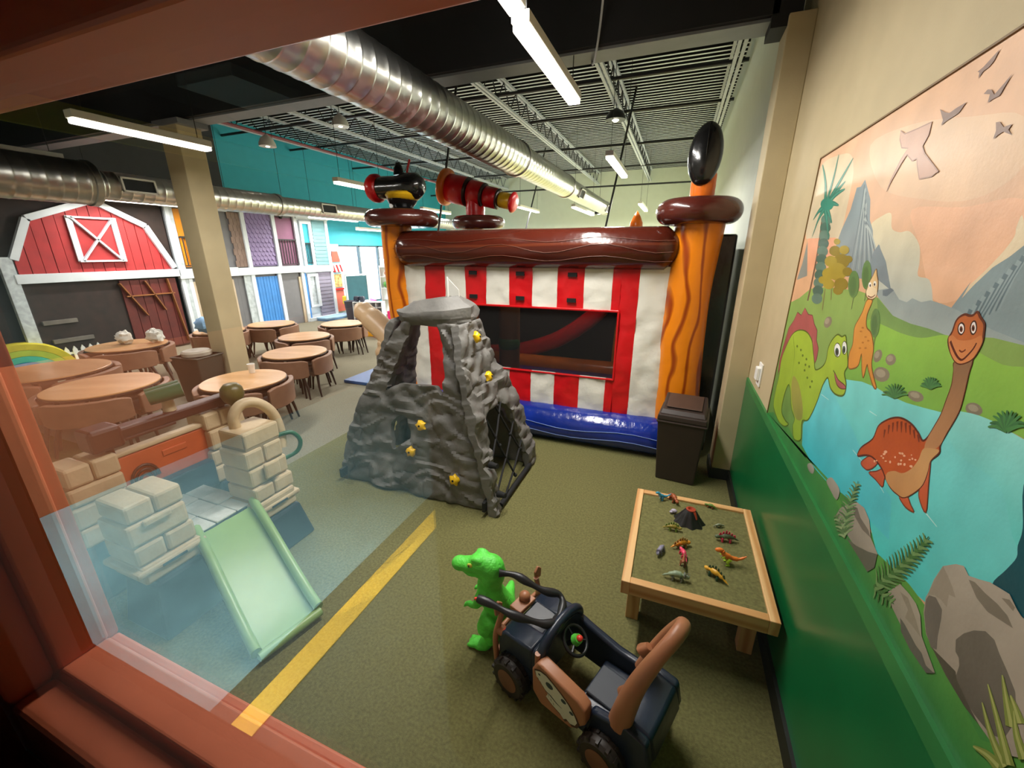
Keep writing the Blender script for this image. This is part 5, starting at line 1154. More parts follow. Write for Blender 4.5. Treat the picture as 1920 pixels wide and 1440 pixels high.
('s',[(1.067,1.654),(1.094,1.673),(1.108,1.677)],'3E7846',.011,.003,1),
('s',[(1.067,1.654),(1.088,1.678),(1.098,1.685)],'4A8A4C',.011,.003,1),
('s',[(1.067,1.654),(1.081,1.682),(1.086,1.691)],'3E7846',.011,.003,1),
('s',[(1.067,1.654),(1.073,1.684),(1.073,1.695)],'4A8A4C',.011,.003,1),
('s',[(1.067,1.654),(1.065,1.684),(1.061,1.695)],'3E7846',.011,.003,1),
('s',[(1.067,1.654),(1.057,1.682),(1.049,1.693)],'4A8A4C',.011,.003,1),
('s',[(1.067,1.654),(1.05,1.678),(1.035,1.683)],'3E7846',.011,.003,1),
('s',[(1.067,1.654),(1.044,1.673),(1.028,1.679)],'4A8A4C',.011,.003,1),
('p',[(1.804,1.114),(1.774,1.149),(1.724,1.155),(1.675,1.148),(1.678,1.106),(1.741,1.105)],'A8A294','8C877A',1,None,.006),
('p',[(1.579,1.152),(1.539,1.187),(1.48,1.2),(1.432,1.187),(1.394,1.147),(1.334,1.133),(1.36,1.068),(1.468,1.059),(1.549,1.056),(1.651,1.053),(1.632,1.101)],'A9A091','8A8377',0,None,.006),
('p',[(1.555,1.159),(1.521,1.174),(1.485,1.159),(1.42,1.158),(1.394,1.147),(1.452,1.135),(1.524,1.14)],'6F695F','6F695F',0,None,.006),
('p',[(1.531,1.044),(1.457,1.068),(1.383,1.103),(1.336,1.131),(1.329,1.087),(1.355,1.049),(1.443,1.047)],'5E5E52','5E5E52',0,None,.006),
('p',[(1.234,1.084),(1.2,1.143),(1.156,1.151),(1.121,1.152),(1.094,1.141),(1.067,1.105),(.991,1.076),(1.017,1.054),(1.075,1.043),(1.147,1.058),(1.197,1.064)],'A79E8C','8F887A',0,None,.006),
('p',[(1.155,1.071),(1.13,1.073),(1.071,1.068),(1.047,1.072),(1.021,1.062),(.992,1.073),(1.013,1.048),(1.084,1.04),(1.134,1.045)],'5C5C54','5C5C54',0,None,.006),
('p',[(1.19,1.126),(1.154,1.139),(1.102,1.119),(1.066,1.099),(1.107,1.095),(1.139,1.088),(1.139,1.114)],'8B8372','8B8372',0,None,.006),
('p',[(1.1,1.192),(1.097,1.213),(1.097,1.25),(1.087,1.298),(1.055,1.331),(1.033,1.344),(1.012,1.336),(.984,1.351),(.959,1.366),(.913,1.38),(.887,1.368),(.872,1.364),(.825,1.382),(.731,1.2),(.798,1.114),(.852,1.109),(.913,1.115),(.967,1.123),(1.021,1.113),(1.057,1.122),(1.089,1.158)],'B2A898','9C9283',0,None,.006),
('p',[(1.096,1.189),(1.093,1.206),(1.071,1.22),(1.041,1.213),(1.034,1.196),(1.022,1.149),(1.011,1.124),(1.028,1.111),(1.059,1.126),(1.085,1.157)],'6C665E','6C665E',0,None,.006),
('p',[(.977,1.193),(.966,1.223),(.948,1.251),(.924,1.275),(.9,1.279),(.88,1.267),(.852,1.255),(.824,1.24),(.8,1.203),(.803,1.144),(.829,1.121),(.872,1.113),(.913,1.115),(.94,1.121),(.944,1.157),(.953,1.169),(.966,1.171)],'6F695F','5E584F',0,None,.006),
('p',[(1.008,1.329),(.992,1.337),(.959,1.338),(.926,1.343),(.898,1.342),(.878,1.332),(.909,1.321),(.938,1.311),(.973,1.313)],'7E7668','7E7668',0,None,.006),
('p',[(1.086,1.299),(1.063,1.291),(1.038,1.28),(1.02,1.268),(1.04,1.258),(1.031,1.229),(1.055,1.229),(1.076,1.221),(1.097,1.204),(1.094,1.252)],'978D7D','978D7D',0,None,.006),
('p',[(1.026,1.114),(.998,1.122),(.946,1.137),(.936,1.126),(.888,1.114),(.852,1.109),(.898,1.101),(.963,1.103)],'4E4A40','4E4A40',0,None,.006),
('p',[(.924,1.36),(.908,1.371),(.892,1.368),(.892,1.359)],'8A8070','8A8070',0,None,.006),
('s',[(1.304,1.038),(1.269,1.099),(1.238,1.158),(1.211,1.215),(1.185,1.27),(1.163,1.324)],'3F6E38',.008,.003,1),
('s',[(1.293,1.056),(1.305,1.077),(1.322,1.091)],'6C9258',.011,.003,1),
('s',[(1.293,1.056),(1.255,1.082),(1.222,1.1)],'6C9258',.011,.003,1),
('s',[(1.284,1.073),(1.297,1.094),(1.314,1.108)],'3F6E38',.011,.003,1),
('s',[(1.284,1.073),(1.245,1.099),(1.213,1.117)],'3F6E38',.011,.003,1),
('s',[(1.275,1.089),(1.288,1.11),(1.306,1.123)],'6C9258',.011,.003,1),
('s',[(1.275,1.089),(1.237,1.115),(1.205,1.133)],'6C9258',.011,.003,1),
('s',[(1.266,1.105),(1.28,1.125),(1.298,1.139)],'3F6E38',.011,.003,1),
('s',[(1.266,1.105),(1.228,1.131),(1.197,1.149)],'3F6E38',.011,.003,1),
('s',[(1.257,1.122),(1.271,1.141),(1.289,1.154)],'6C9258',.011,.003,1),
('s',[(1.257,1.122),(1.221,1.146),(1.19,1.164)],'6C9258',.011,.003,1),
('s',[(1.249,1.137),(1.263,1.156),(1.281,1.169)],'3F6E38',.011,.003,1),
('s',[(1.249,1.137),(1.213,1.162),(1.183,1.178)],'3F6E38',.011,.003,1),
('s',[(1.241,1.153),(1.255,1.171),(1.273,1.183)],'6C9258',.011,.003,1),
('s',[(1.241,1.153),(1.207,1.177),(1.177,1.193)],'6C9258',.011,.003,1),
('s',[(1.233,1.169),(1.247,1.186),(1.264,1.197)],'3F6E38',.011,.003,1),
('s',[(1.233,1.169),(1.2,1.191),(1.172,1.207)],'3F6E38',.011,.003,1),
('s',[(1.225,1.184),(1.239,1.201),(1.256,1.211)],'6C9258',.011,.003,1),
('s',[(1.225,1.184),(1.194,1.206),(1.167,1.22)],'6C9258',.011,.003,1),
('s',[(1.218,1.2),(1.231,1.215),(1.247,1.225)],'3F6E38',.011,.003,1),
('s',[(1.218,1.2),(1.188,1.22),(1.163,1.233)],'3F6E38',.011,.003,1),
('s',[(1.21,1.215),(1.223,1.23),(1.238,1.238)],'6C9258',.011,.003,1),
('s',[(1.21,1.215),(1.183,1.234),(1.16,1.246)],'6C9258',.011,.003,1),
('s',[(1.203,1.23),(1.215,1.244),(1.229,1.252)],'3F6E38',.011,.003,1),
('s',[(1.203,1.23),(1.178,1.248),(1.156,1.259)],'3F6E38',.011,.003,1),
('s',[(1.197,1.245),(1.207,1.258),(1.221,1.265)],'6C9258',.011,.003,1),
('s',[(1.197,1.245),(1.173,1.261),(1.153,1.272)],'6C9258',.011,.003,1),
('s',[(1.19,1.26),(1.2,1.272),(1.212,1.278)],'3F6E38',.011,.003,1),
('s',[(1.19,1.26),(1.169,1.275),(1.151,1.284)],'3F6E38',.011,.003,1),
('s',[(1.183,1.275),(1.192,1.286),(1.204,1.291)],'6C9258',.011,.003,1),
('s',[(1.183,1.275),(1.164,1.288),(1.148,1.296)],'6C9258',.011,.003,1),
('s',[(1.177,1.29),(1.185,1.299),(1.196,1.304)],'3F6E38',.011,.003,1),
('s',[(1.177,1.29),(1.16,1.302),(1.145,1.309)],'3F6E38',.011,.003,1),
('s',[(1.171,1.304),(1.178,1.313),(1.188,1.317)],'6C9258',.011,.003,1),
('s',[(1.171,1.304),(1.156,1.315),(1.143,1.321)],'6C9258',.011,.003,1),
('s',[(1.538,1.039),(1.559,1.068),(1.573,1.105),(1.579,1.148),(1.576,1.198),(1.566,1.252)],'4E7448',.008,.003,1),
('s',[(1.545,1.047),(1.579,1.036),(1.611,1.021)],'7C9C68',.011,.003,1),
('s',[(1.545,1.047),(1.527,1.075),(1.506,1.098)],'7C9C68',.011,.003,1),
('s',[(1.552,1.056),(1.586,1.046),(1.618,1.031)],'4E7448',.011,.003,1),
('s',[(1.552,1.056),(1.532,1.085),(1.51,1.108)],'4E7448',.011,.003,1),
('s',[(1.558,1.065),(1.592,1.057),(1.625,1.043)],'7C9C68',.011,.003,1),
('s',[(1.558,1.065),(1.536,1.094),(1.513,1.118)],'7C9C68',.011,.003,1),
('s',[(1.563,1.076),(1.597,1.068),(1.63,1.055)],'4E7448',.011,.003,1),
('s',[(1.563,1.076),(1.54,1.105),(1.516,1.128)],'4E7448',.011,.003,1),
('s',[(1.567,1.087),(1.601,1.081),(1.633,1.069)],'7C9C68',.011,.003,1),
('s',[(1.567,1.087),(1.544,1.115),(1.519,1.138)],'7C9C68',.011,.003,1),
('s',[(1.571,1.098),(1.603,1.094),(1.635,1.083)],'4E7448',.011,.003,1),
('s',[(1.571,1.098),(1.547,1.126),(1.522,1.148)],'4E7448',.011,.003,1),
('s',[(1.574,1.11),(1.605,1.107),(1.635,1.098)],'7C9C68',.011,.003,1),
('s',[(1.574,1.11),(1.55,1.137),(1.525,1.158)],'7C9C68',.011,.003,1),
('s',[(1.576,1.123),(1.605,1.122),(1.634,1.114)],'4E7448',.011,.003,1),
('s',[(1.576,1.123),(1.552,1.149),(1.528,1.168)],'4E7448',.011,.003,1),
('s',[(1.578,1.137),(1.604,1.136),(1.631,1.13)],'7C9C68',.011,.003,1),
('s',[(1.578,1.137),(1.554,1.161),(1.531,1.179)],'7C9C68',.011,.003,1),
('s',[(1.579,1.151),(1.603,1.152),(1.627,1.146)],'4E7448',.011,.003,1),
('s',[(1.579,1.151),(1.556,1.174),(1.533,1.189)],'4E7448',.011,.003,1),
('s',[(1.579,1.166),(1.6,1.168),(1.623,1.163)],'7C9C68',.011,.003,1),
('s',[(1.579,1.166),(1.557,1.187),(1.536,1.201)],'7C9C68',.011,.003,1),
('s',[(1.578,1.181),(1.597,1.184),(1.617,1.18)],'4E7448',.011,.003,1),
('s',[(1.578,1.181),(1.557,1.2),(1.538,1.212)],'4E7448',.011,.003,1),
('s',[(1.576,1.197),(1.593,1.2),(1.611,1.197)],'7C9C68',.011,.003,1),
('s',[(1.576,1.197),(1.557,1.214),(1.54,1.224)],'7C9C68',.011,.003,1),
('s',[(1.574,1.213),(1.588,1.217),(1.604,1.214)],'4E7448',.011,.003,1),
('s',[(1.574,1.213),(1.557,1.228),(1.541,1.237)],'4E7448',.011,.003,1),
('s',[(1.571,1.23),(1.583,1.234),(1.597,1.231)],'7C9C68',.011,.003,1),
('s',[(1.571,1.23),(1.555,1.243),(1.541,1.25)],'7C9C68',.011,.003,1),
('s',[(1.541,1.035),(1.562,1.043),(1.584,1.05),(1.606,1.055),(1.628,1.059),(1.651,1.062)],'5A7C50',.008,.003,1),
('s',[(1.547,1.038),(1.571,1.027),(1.59,1.013)],'8AA474',.011,.003,1),
('s',[(1.547,1.038),(1.542,1.055),(1.53,1.07)],'8AA474',.011,.003,1),
('s',[(1.564,1.044),(1.589,1.032),(1.61,1.018)],'5A7C50',.011,.003,1),
('s',[(1.564,1.044),(1.558,1.061),(1.547,1.077)],'5A7C50',.011,.003,1),
('s',[(1.58,1.049),(1.606,1.037),(1.626,1.023)],'8AA474',.011,.003,1),
('s',[(1.58,1.049),(1.576,1.066),(1.564,1.081)],'8AA474',.011,.003,1),
('s',[(1.597,1.053),(1.622,1.042),(1.64,1.029)],'5A7C50',.011,.003,1),
('s',[(1.597,1.053),(1.594,1.069),(1.583,1.083)],'5A7C50',.011,.003,1),
('s',[(1.614,1.057),(1.636,1.047),(1.651,1.035)],'8AA474',.011,.003,1),
('s',[(1.614,1.057),(1.612,1.07),(1.603,1.082)],'8AA474',.011,.003,1),
('s',[(1.631,1.06),(1.65,1.052),(1.661,1.042)],'5A7C50',.011,.003,1),
('s',[(1.631,1.06),(1.631,1.07),(1.623,1.08)],'5A7C50',.011,.003,1),
('s',[(1.298,1.04),(1.275,1.047),(1.253,1.054),(1.232,1.062),(1.213,1.071),(1.195,1.079)],'3F6E38',.008,.003,1),
('s',[(1.291,1.042),(1.27,1.063),(1.256,1.082)],'6C9258',.011,.003,1),
('s',[(1.291,1.042),(1.284,1.028),(1.285,1.013)],'6C9258',.011,.003,1),
('s',[(1.27,1.048),(1.249,1.07),(1.236,1.089)],'3F6E38',.011,.003,1),
('s',[(1.27,1.048),(1.263,1.035),(1.262,1.02)],'3F6E38',.011,.003,1),
('s',[(1.25,1.055),(1.231,1.076),(1.22,1.094)],'6C9258',.011,.003,1),
('s',[(1.25,1.055),(1.242,1.044),(1.241,1.03)],'6C9258',.011,.003,1),
('s',[(1.231,1.063),(1.216,1.081),(1.207,1.096)],'3F6E38',.011,.003,1),
('s',[(1.231,1.063),(1.224,1.054),(1.222,1.043)],'3F6E38',.011,.003,1),
('s',[(1.213,1.07),(1.202,1.085),(1.196,1.096)],'6C9258',.011,.003,1),
('s',[(1.213,1.07),(1.206,1.065),(1.205,1.056)],'6C9258',.011,.003,1),
('s',[(.779,1.108),(.824,1.123),(.866,1.153)],'7E8C42',.03,.004,1),
('s',[(.779,1.108),(.824,1.123),(.866,1.153)],'A8AE66',.01,.002,1),
('s',[(.775,1.12),(.82,1.156),(.872,1.195)],'7E8C42',.03,.004,1),
('s',[(.775,1.12),(.82,1.156),(.872,1.195)],'A8AE66',.01,.002,1),
('s',[(.8,1.181),(.828,1.209),(.856,1.24)],'7E8C42',.03,.004,1),
('s',[(.8,1.181),(.828,1.209),(.856,1.24)],'A8AE66',.01,.002,1),
('s',[(.792,1.203),(.812,1.217),(.827,1.226)],'7E8C42',.03,.004,1),
('s',[(.792,1.203),(.812,1.217),(.827,1.226)],'A8AE66',.01,.002,1),
('s',[(.787,1.094),(.814,1.083),(.843,1.061)],'7E8C42',.03,.004,1),
('s',[(.787,1.094),(.814,1.083),(.843,1.061)],'A8AE66',.01,.002,1),
('s',[(.759,1.162),(.787,1.18),(.81,1.209)],'7E8C42',.03,.004,1),
('s',[(.759,1.162),(.787,1.18),(.81,1.209)],'A8AE66',.01,.002,1),
]
def build_mural():
    V = []; F = []; C = []; lay = [0]
    def add(P, cols, tris):
        x = 0.6595 - lay[0] * 0.000008
        b = len(V)
        for (y, z), c in zip(P, cols):
            V.append((x, y, z)); C.append((*c, 1))
        for t in tris: F.append([b + i for i in t])
        lay[0] += 1
    def ribbon(P, c, w0, w1, closed=False):
        n = len(P); L = []
        for i, p in enumerate(P):
            a = P[(i - 1) % n] if closed or i else p; d = P[(i + 1) % n] if closed or i < n - 1 else p
            tx, tz = d[0] - a[0], d[1] - a[1]; l = math.hypot(tx, tz) or 1
            w = (w0 + (w1 - w0) * (i / max(1, n - 1))) / 2
            L.append((p[0] - tz / l * w, p[1] + tx / l * w)); L.append((p[0] + tz / l * w, p[1] - tx / l * w))
        m = n if closed else n - 1
        add(L, [lin(c)] * len(L), [(2 * i, 2 * i + 1, (2 * i + 3) % (2 * n), (2 * i + 2) % (2 * n)) for i in range(m)])
    for e in MURAL:
        if e[0] == 'p':
            _, P, c, c2, sm, line, lw = e
            if sm: P = [tuple(p) for p in bez(P, 4, True)]
            P = [(min(max(y, 0.33), 2.93), min(max(z, 0.985), 2.475)) for y, z in P]
            zs = [p[1] for p in P]; z0, z1 = min(zs), max(zs) + 1e-6
            a, b = lin(c2), lin(c)
            cols = [tuple(a[k] + (b[k] - a[k]) * (p[1] - z0) / (z1 - z0) for k in range(3)) for p in P]
            add(P, cols, tessellate_polygon([[Vector((y, z, 0)) for y, z in P]]))
            if line: ribbon(P, line, lw, lw, True)
        else:
            _, P, c, w0, w1, sm = e
            if sm and len(P) > 2: P = [tuple(p) for p in bez(P, 5)]
            P = [(min(max(y, 0.33), 2.93), min(max(z, 0.985), 2.475)) for y, z in P]
            ribbon(P, c, w0, w1)
    me = bpy.data.meshes.new('mural')
    me.from_pydata(V, [], F)
    ca = me.color_attributes.new('paint', 'FLOAT_COLOR', 'POINT')
    ca.data.foreach_set('color', [k for c in C for k in c])
    # all faces look into the room (-x)
    for p in me.polygons:
        if p.normal.x > 0: p.flip()
    me.materials.append(vcol_mat('mural_paint', 0.38))
    o = bpy.data.objects.new('mural', me); COL.objects.link(o)
    tag(o, 'painted wall mural of cartoon dinosaurs by a turquoise lake above the green wainscot', 'mural')
    e = MB(); e.bar((0.657, 2.93, 0.985), (0.657, 2.93, 2.478), 0.006); e.bar((0.657, 2.93, 2.478), (0.657, 0.33, 2.478), 0.006)
    obj('edge_line', e, mat('brown_edge_paint', '7A6038', 0.6), o)
build_mural()
# ------------------------------------------------------------------ ride-on toy truck
M_navy = mat('navy_blow_moulded_plastic', '1C2738', 0.32, var=0.15, vscale=5, bump=0.1, bscale=20)
M_navyd = mat('dark_navy_plastic', '111826', 0.35, var=0.1)
M_seat = mat('grey_seat_plastic', '3E434C', 0.55, var=0.06)
M_bronze = mat('copper_brown_plastic', 'A8704E', 0.42, var=0.08)
M_tire = mat('mottled_dark_tyre', '2C2520', 0.5, var=0.4, vscale=20)
M_hub = mat('brown_hub_plastic', '7A5038', 0.45, var=0.2)
M_blackp = mat('black_plastic', '191A1E', 0.4, var=0.1)
M_redp = mat('red_plastic', 'D8382C', 0.35); M_grnp = mat('bright_green_plastic', '5CC848', 0.35)
M_bone = mat('bone_decal', 'DCDCC4', 0.5); M_ink = mat('dark_decal_ink', '2C3C40', 0.5); M_brownink = mat('brown_decal_ink', '4A2E20', 0.5)
tk = thing('ride_on_truck', 'navy ride-on toy truck with copper brown doors and roll bar, parked on the green carpet', 'toy car', (-0.24, 1.35, 0), math.atan2(.347, -.938))
CY = -0.04
def prof_solid(name, prof, y0, y1, m, bevel=0.012, parent=None):
    """side profile (x, z) extruded across the truck"""
    return obj(name, MB().prism(prof, (0, y0, 0), (1, 0, 0), (0, 0, 1), (0, 1, 0), y1 - y0), m, parent or tk, bevel=bevel, seg=3, smooth=50)
W = 0.165
# front end: hood between the wheels, sloping forward
prof_solid('hood', [(0.33, .12), (0.335, .24), (0.30, .285), (0.17, .305), (0.11, .325), (0.11, .12), (0.17, .12), (0.19, .17), (0.23, .19), (0.28, .17), (0.30, .12)], CY - W, CY + W, M_navy, .02)
for s in (-1, 1):
    y = CY + s * 0.115
    prof_solid('fender', [(0.335, .16), (0.335, .27), (0.30, .305), (0.19, .315), (0.13, .325), (0.13, .20), (0.19, .19), (0.23, .205), (0.28, .19), (0.30, .16)], y - .055, y + .055, M_navy, .018)
obj('hood_panel', MB().box(.15, .29, CY - .07, CY + .07, .298, .312), M_navyd, tk, bevel=.008)
# body sides, sills, rear deck
sideA = [(0.11, .09), (0.11, .325), (0.02, .30), (-0.14, .27), (-0.24, .27), (-0.30, .30), (-0.40, .29), (-0.42, .20), (-0.40, .10), (-0.31, .10), (-0.29, .16), (-0.245, .18), (-0.20, .16), (-0.18, .09)]
prof_solid('side_wall', sideA, CY - W, CY - W + .04, M_navy, .014)
sideB = [(0.11, .09), (0.11, .325), (0.085, .33), (0.085, .13), (-0.15, .13), (-0.17, .25), (-0.24, .27), (-0.30, .30), (-0.40, .29), (-0.42, .20), (-0.40, .10), (-0.31, .10), (-0.29, .16), (-0.245, .18), (-0.20, .16), (-0.18, .09)]
prof_solid('side_wall', sideB, CY + W - .04, CY + W, M_navy, .014)
prof_solid('rear_deck', [(-0.27, .12), (-0.27, .29), (-0.31, .305), (-0.40, .29), (-0.425, .20), (-0.40, .12)], CY - W + .035, CY + W - .035, M_navy, .02)
prof_solid('floor_pan', [(-0.10, .09), (-0.10, .12), (-0.28, .13), (-0.28, .09)], CY - W + .03, CY + W - .03, M_navyd, .006)
prof_solid('seat_base', [(-0.09, .11), (-0.085, .185), (-0.22, .195), (-0.28, .21), (-0.28, .11)], CY - W + .045, CY + W - .045, M_navy, .012)
obj('seat_pad', MB().box(-.225, -.095, CY - .08, CY + .08, .186, .206), M_seat, tk, bevel=.012, seg=3)
# dash cowl with an arched hood, steering wheel
arch = [(.09 - .0, CY + .15 * math.cos(PI * i / 14), .315 + .085 * math.sin(PI * i / 14)) for i in range(15)]
obj('dash_cowl', MB().tube(arch, .022, 12), M_navy, tk, smooth=60)
fill = [(CY + .14 * math.cos(PI * i / 14), .30 + .085 * math.sin(PI * i / 14)) for i in range(15)]
obj('dash_panel', MB().prism([(p[0], p[1]) for p in fill] + [(CY - .14, .19), (CY + .14, .19)], (.07, 0, 0), (0, 1, 0), (0, 0, 1), (1, 0, 0), .05), M_navyd, tk, bevel=.006)
wc = Vector((0.02, CY - .01, .315)); n_ = Vector((-.6, 0, .8)); u_, w_ = frame_of(n_)
st = obj('steering_wheel', MB().tube([wc + (u_ * math.cos(a) + w_ * math.sin(a)) * .062 for a in [2 * PI * i / 24 for i in range(24)]], .008, 8, closed=True), M_blackp, tk, smooth=60)
k = MB()
for a in (0.4, 2.5, 4.6): k.tube([wc, wc + (u_ * math.cos(a) + w_ * math.sin(a)) * .062], .006, 6)
k.tube([wc, wc - n_ * .06], .012, 8)
obj('spokes', k, M_blackp, st, smooth=60)
obj('horn_base', MB().tube([wc + n_ * .002, wc + n_ * .03], [.026, .020], 14), M_grnp, st, smooth=50)
obj('horn_button', MB().ball(wc + n_ * .036, (.015, .015, .012), 12, 8), M_redp, st, smooth=60)
# doors
def door(s):
    y = CY + s * (W + .006)
    d = obj('door', MB().prism([(0.10, .15), (0.105, .27), (0.08, .325), (0.05, .33), (-0.13, .295), (-0.165, .27), (-0.17, .20), (-0.11, .12), (0.06, .11)], (0, y - .028, 0), (1, 0, 0), (0, 0, 1), (0, 1, 0), .056), M_bronze, tk, bevel=.014, seg=3, smooth=50)
    obj('hinge', MB().tube([(.095, y, .19), (.095, y, .34)], .013, 10), M_bronze, d, smooth=50)
    f = y + s * .0286
    sk = [(.075, .275), (.055, .288), (.03, .29), (0.0, .277), (-.03, .262), (-.06, .243), (-.085, .215), (-.095, .195), (-.088, .175), (-.07, .165), (-.055, .172), (-.045, .16), (-.03, .172), (0.0, .18), (.028, .195), (.02, .215), (.045, .235), (.07, .255)]
    sk = [(x * 1.28 - .012, .218 + (z - .225) * 1.22) for x, z in sk]
    k = MB().prism([(x * 1.08 - .001, .222 + (z - .222) * 1.1) for x, z in sk], (0, f, 0), (1, 0, 0), (0, 0, 1), (0, s, 0), .0006)
    obj('decal_outline', k, M_brownink, d)  # brown printed border behind the skull
    k = MB().prism(sk, (0, f + s * .0006, 0), (1, 0, 0), (0, 0, 1), (0, s, 0), .0006)
    obj('skull_decal', k, M_bone, d)
    k = MB()
    for cx, cz, r in ((.008, .258, .015), (-.065, .237, .010), (-.105, .208, .008), (.062, .276, .005)):
        k.prism([(cx + r * 1.3 * math.cos(a), cz + r * math.sin(a)) for a in [2 * PI * i / 10 for i in range(10)]], (0, f + s * .0012, 0), (1, 0, 0), (0, 0, 1), (0, s, 0), .0005)
    for i in range(7):
        x = .070 - i * .014; z = .252 - i * .012
        k.prism([(x, z), (x - .004, z - .002), (x - .006, z - .014)], (0, f + s * .0012, 0), (1, 0, 0), (0, 0, 1), (0, s, 0), .0005)
    k.prism([(.03, .215), (0.0, .205), (-.03, .192), (-.06, .19), (-.03, .197), (0, .211)], (0, f + s * .0012, 0), (1, 0, 0), (0, 0, 1), (0, s, 0), .0005)
    obj('decal_lines', k, M_ink, d)
door(1)
# roll bar: a fat loop leaning back over the seat
rb = bez([(-.280, .09, .26), (-.300, .095, .38), (-.325, .085, .50), (-.365, .05, .62), (-.395, -.005, .685), (-.405, -.065, .70), (-.39, -.125, .655), (-.345, -.155, .55), (-.295, -.16, .42), (-.25, -.155, .28)], 5)
rr = [.042 - .017 * min(1, i / 16) for i in range(len(rb))]
rl = obj('roll_bar', MB().tube(rb, rr, 16, flat=1.1), M_bronze, tk, smooth=60)
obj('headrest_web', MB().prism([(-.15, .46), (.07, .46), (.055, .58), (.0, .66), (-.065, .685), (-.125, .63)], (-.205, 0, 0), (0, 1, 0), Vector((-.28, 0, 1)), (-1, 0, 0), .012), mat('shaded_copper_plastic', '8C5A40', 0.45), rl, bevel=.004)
m = MB(); m.tube([(-.275, -.14, .38), (-.262, -.125, .42), (-.28, -.13, .45)], [.02, .03, .016], 10); m.tube([(-.28, .07, .34), (-.268, .06, .38), (-.285, .06, .42)], [.018, .024, .014], 10)
obj('roll_bar_boss', m, M_bronze, rl, smooth=60)
# front guard
g = MB()
g.tube(bez([(.345, CY - .17, .10), (.352, CY - .17, .24), (.345, CY - .14, .34), (.345, CY - .13, .38)], 4), .014, 9)
g.tube(bez([(.345, CY + .17, .10), (.352, CY + .17, .24), (.345, CY + .14, .34), (.345, CY + .13, .38)], 4), .014, 9)
g.tube([(.35, CY - .17, .26), (.352, CY, .27), (.35, CY + .17, .26)], .012, 8); g.tube([(.35, CY - .17, .14), (.352, CY, .14), (.35, CY + .17, .14)], .014, 8)
gd_ = obj('front_guard', g, M_bronze, tk, smooth=60)
obj('winch', MB().box(.29, .36, CY - .06, CY + .06, .312, .335).ball((.33, CY - .02, .35), (.03, .03, .026), 12, 8), M_bronze, gd_, bevel=.004, smooth=50)
for s in (-1, 1):
    y = CY + s * .15
    obj('mirror', MB().prism([(-.022, 0), (.02, 0), (.026, .05), (0, .075), (-.026, .05)], (.345, y, .36), (0, 1, 0), (0, 0, 1), (1, 0, 0), .014), M_bronze, gd_, bevel=.004)
    b = obj('lamp_pod', MB().ball((.33, y, .275), (.03, .026, .024), 12, 8), M_bronze, gd_, smooth=60)
    obj('lamp', MB().ball((.305, y, .285), (.014, .014, .014), 10, 7), M_redp, b, smooth=60)
# U-shaped front bar that reaches past the green dinosaur
ub = bez([(.40, .195, .485), (.32, .165, .475), (.24, .135, .455), (.17, .085, .43), (.115, .03, .405), (.105, -.03, .40), (.125, -.095, .405), (.165, -.125, .42), (.22, -.075, .445), (.29, -.04, .475), (.36, -.015, .495), (.42, .03, .50)], 5)
u2 = obj('bull_bar', MB().tube(ub, [.017 + .004 * math.sin(i * .7) for i in range(len(ub))], 12), M_blackp, tk, smooth=60)
obj('bar_tip', MB().tube([(.398, .196, .483), (.412, .20, .478)], [.009, .007], 8), M_redp, u2, smooth=60)
m = MB(); m.tube([(.11, -.03, .40), (.13, -.03, .34), (.14, CY, .31)], [.016, .018, .02], 10)
obj('bar_post', m, M_blackp, u2, smooth=60)
# wheels
def wheel(x, y, s):
    w = obj('wheel', MB().lathe([(.05, -.034), (.082, -.036), (.094, -.022), (.092, -.008), (.096, 0), (.092, .008), (.094, .022), (.082, .036), (.05, .034)], (x, y, .096), 28, 'Y'), M_tire, tk, smooth=40)
    k = MB()
    for i in range(14):
        a = 2 * PI * i / 14
        for q in (-1, 1):
            c = Vector((x + .092 * math.cos(a + q * .1), y + q * .019, .096 + .092 * math.sin(a + q * .1)))
            k.box(c.x - .007, c.x + .007, c.y - .014, c.y + .014, c.z - .006, c.z + .006, Matrix.Rotation(-a, 3, 'Y'))
    obj('tread_lug', k, M_tire, w)
    obj('hub', MB().lathe([(.0, s * .03), (.02, s * .032), (.03, s * .022), (.052, s * .028), (.056, s * .036), (.05, s * .038)], (x, y, .096), 20, 'Y'), M_hub, w, smooth=40)
for x, s in ((.235, 1), (.235, -1), (-.245, 1), (-.245, -1)):
    wheel(x, CY + s * (.185 if s > 0 else .18), s)
obj('front_axle', MB().tube([(.235, CY - .17, .096), (.235, CY + .17, .096)], .012, 8), M_blackp, tk); obj('rear_axle', MB().tube([(-.245, CY - .17, .096), (-.245, CY + .17, .096)], .012, 8), M_blackp, tk)

# ------------------------------------------------------------------ green toy tyrannosaur standing at the truck's front
M_lime = mat('lime_green_rubber', '5ADC46', 0.5, var=0.12, vscale=14, bump=0.35, bscale=60)
dx = thing('toy_tyrannosaur', 'large lime green rubber tyrannosaur standing upright in front of the navy truck', 'toy', (-0.705, 1.525, 0))
dx.scale = (1.10, 1.08, .97)
m = MB()
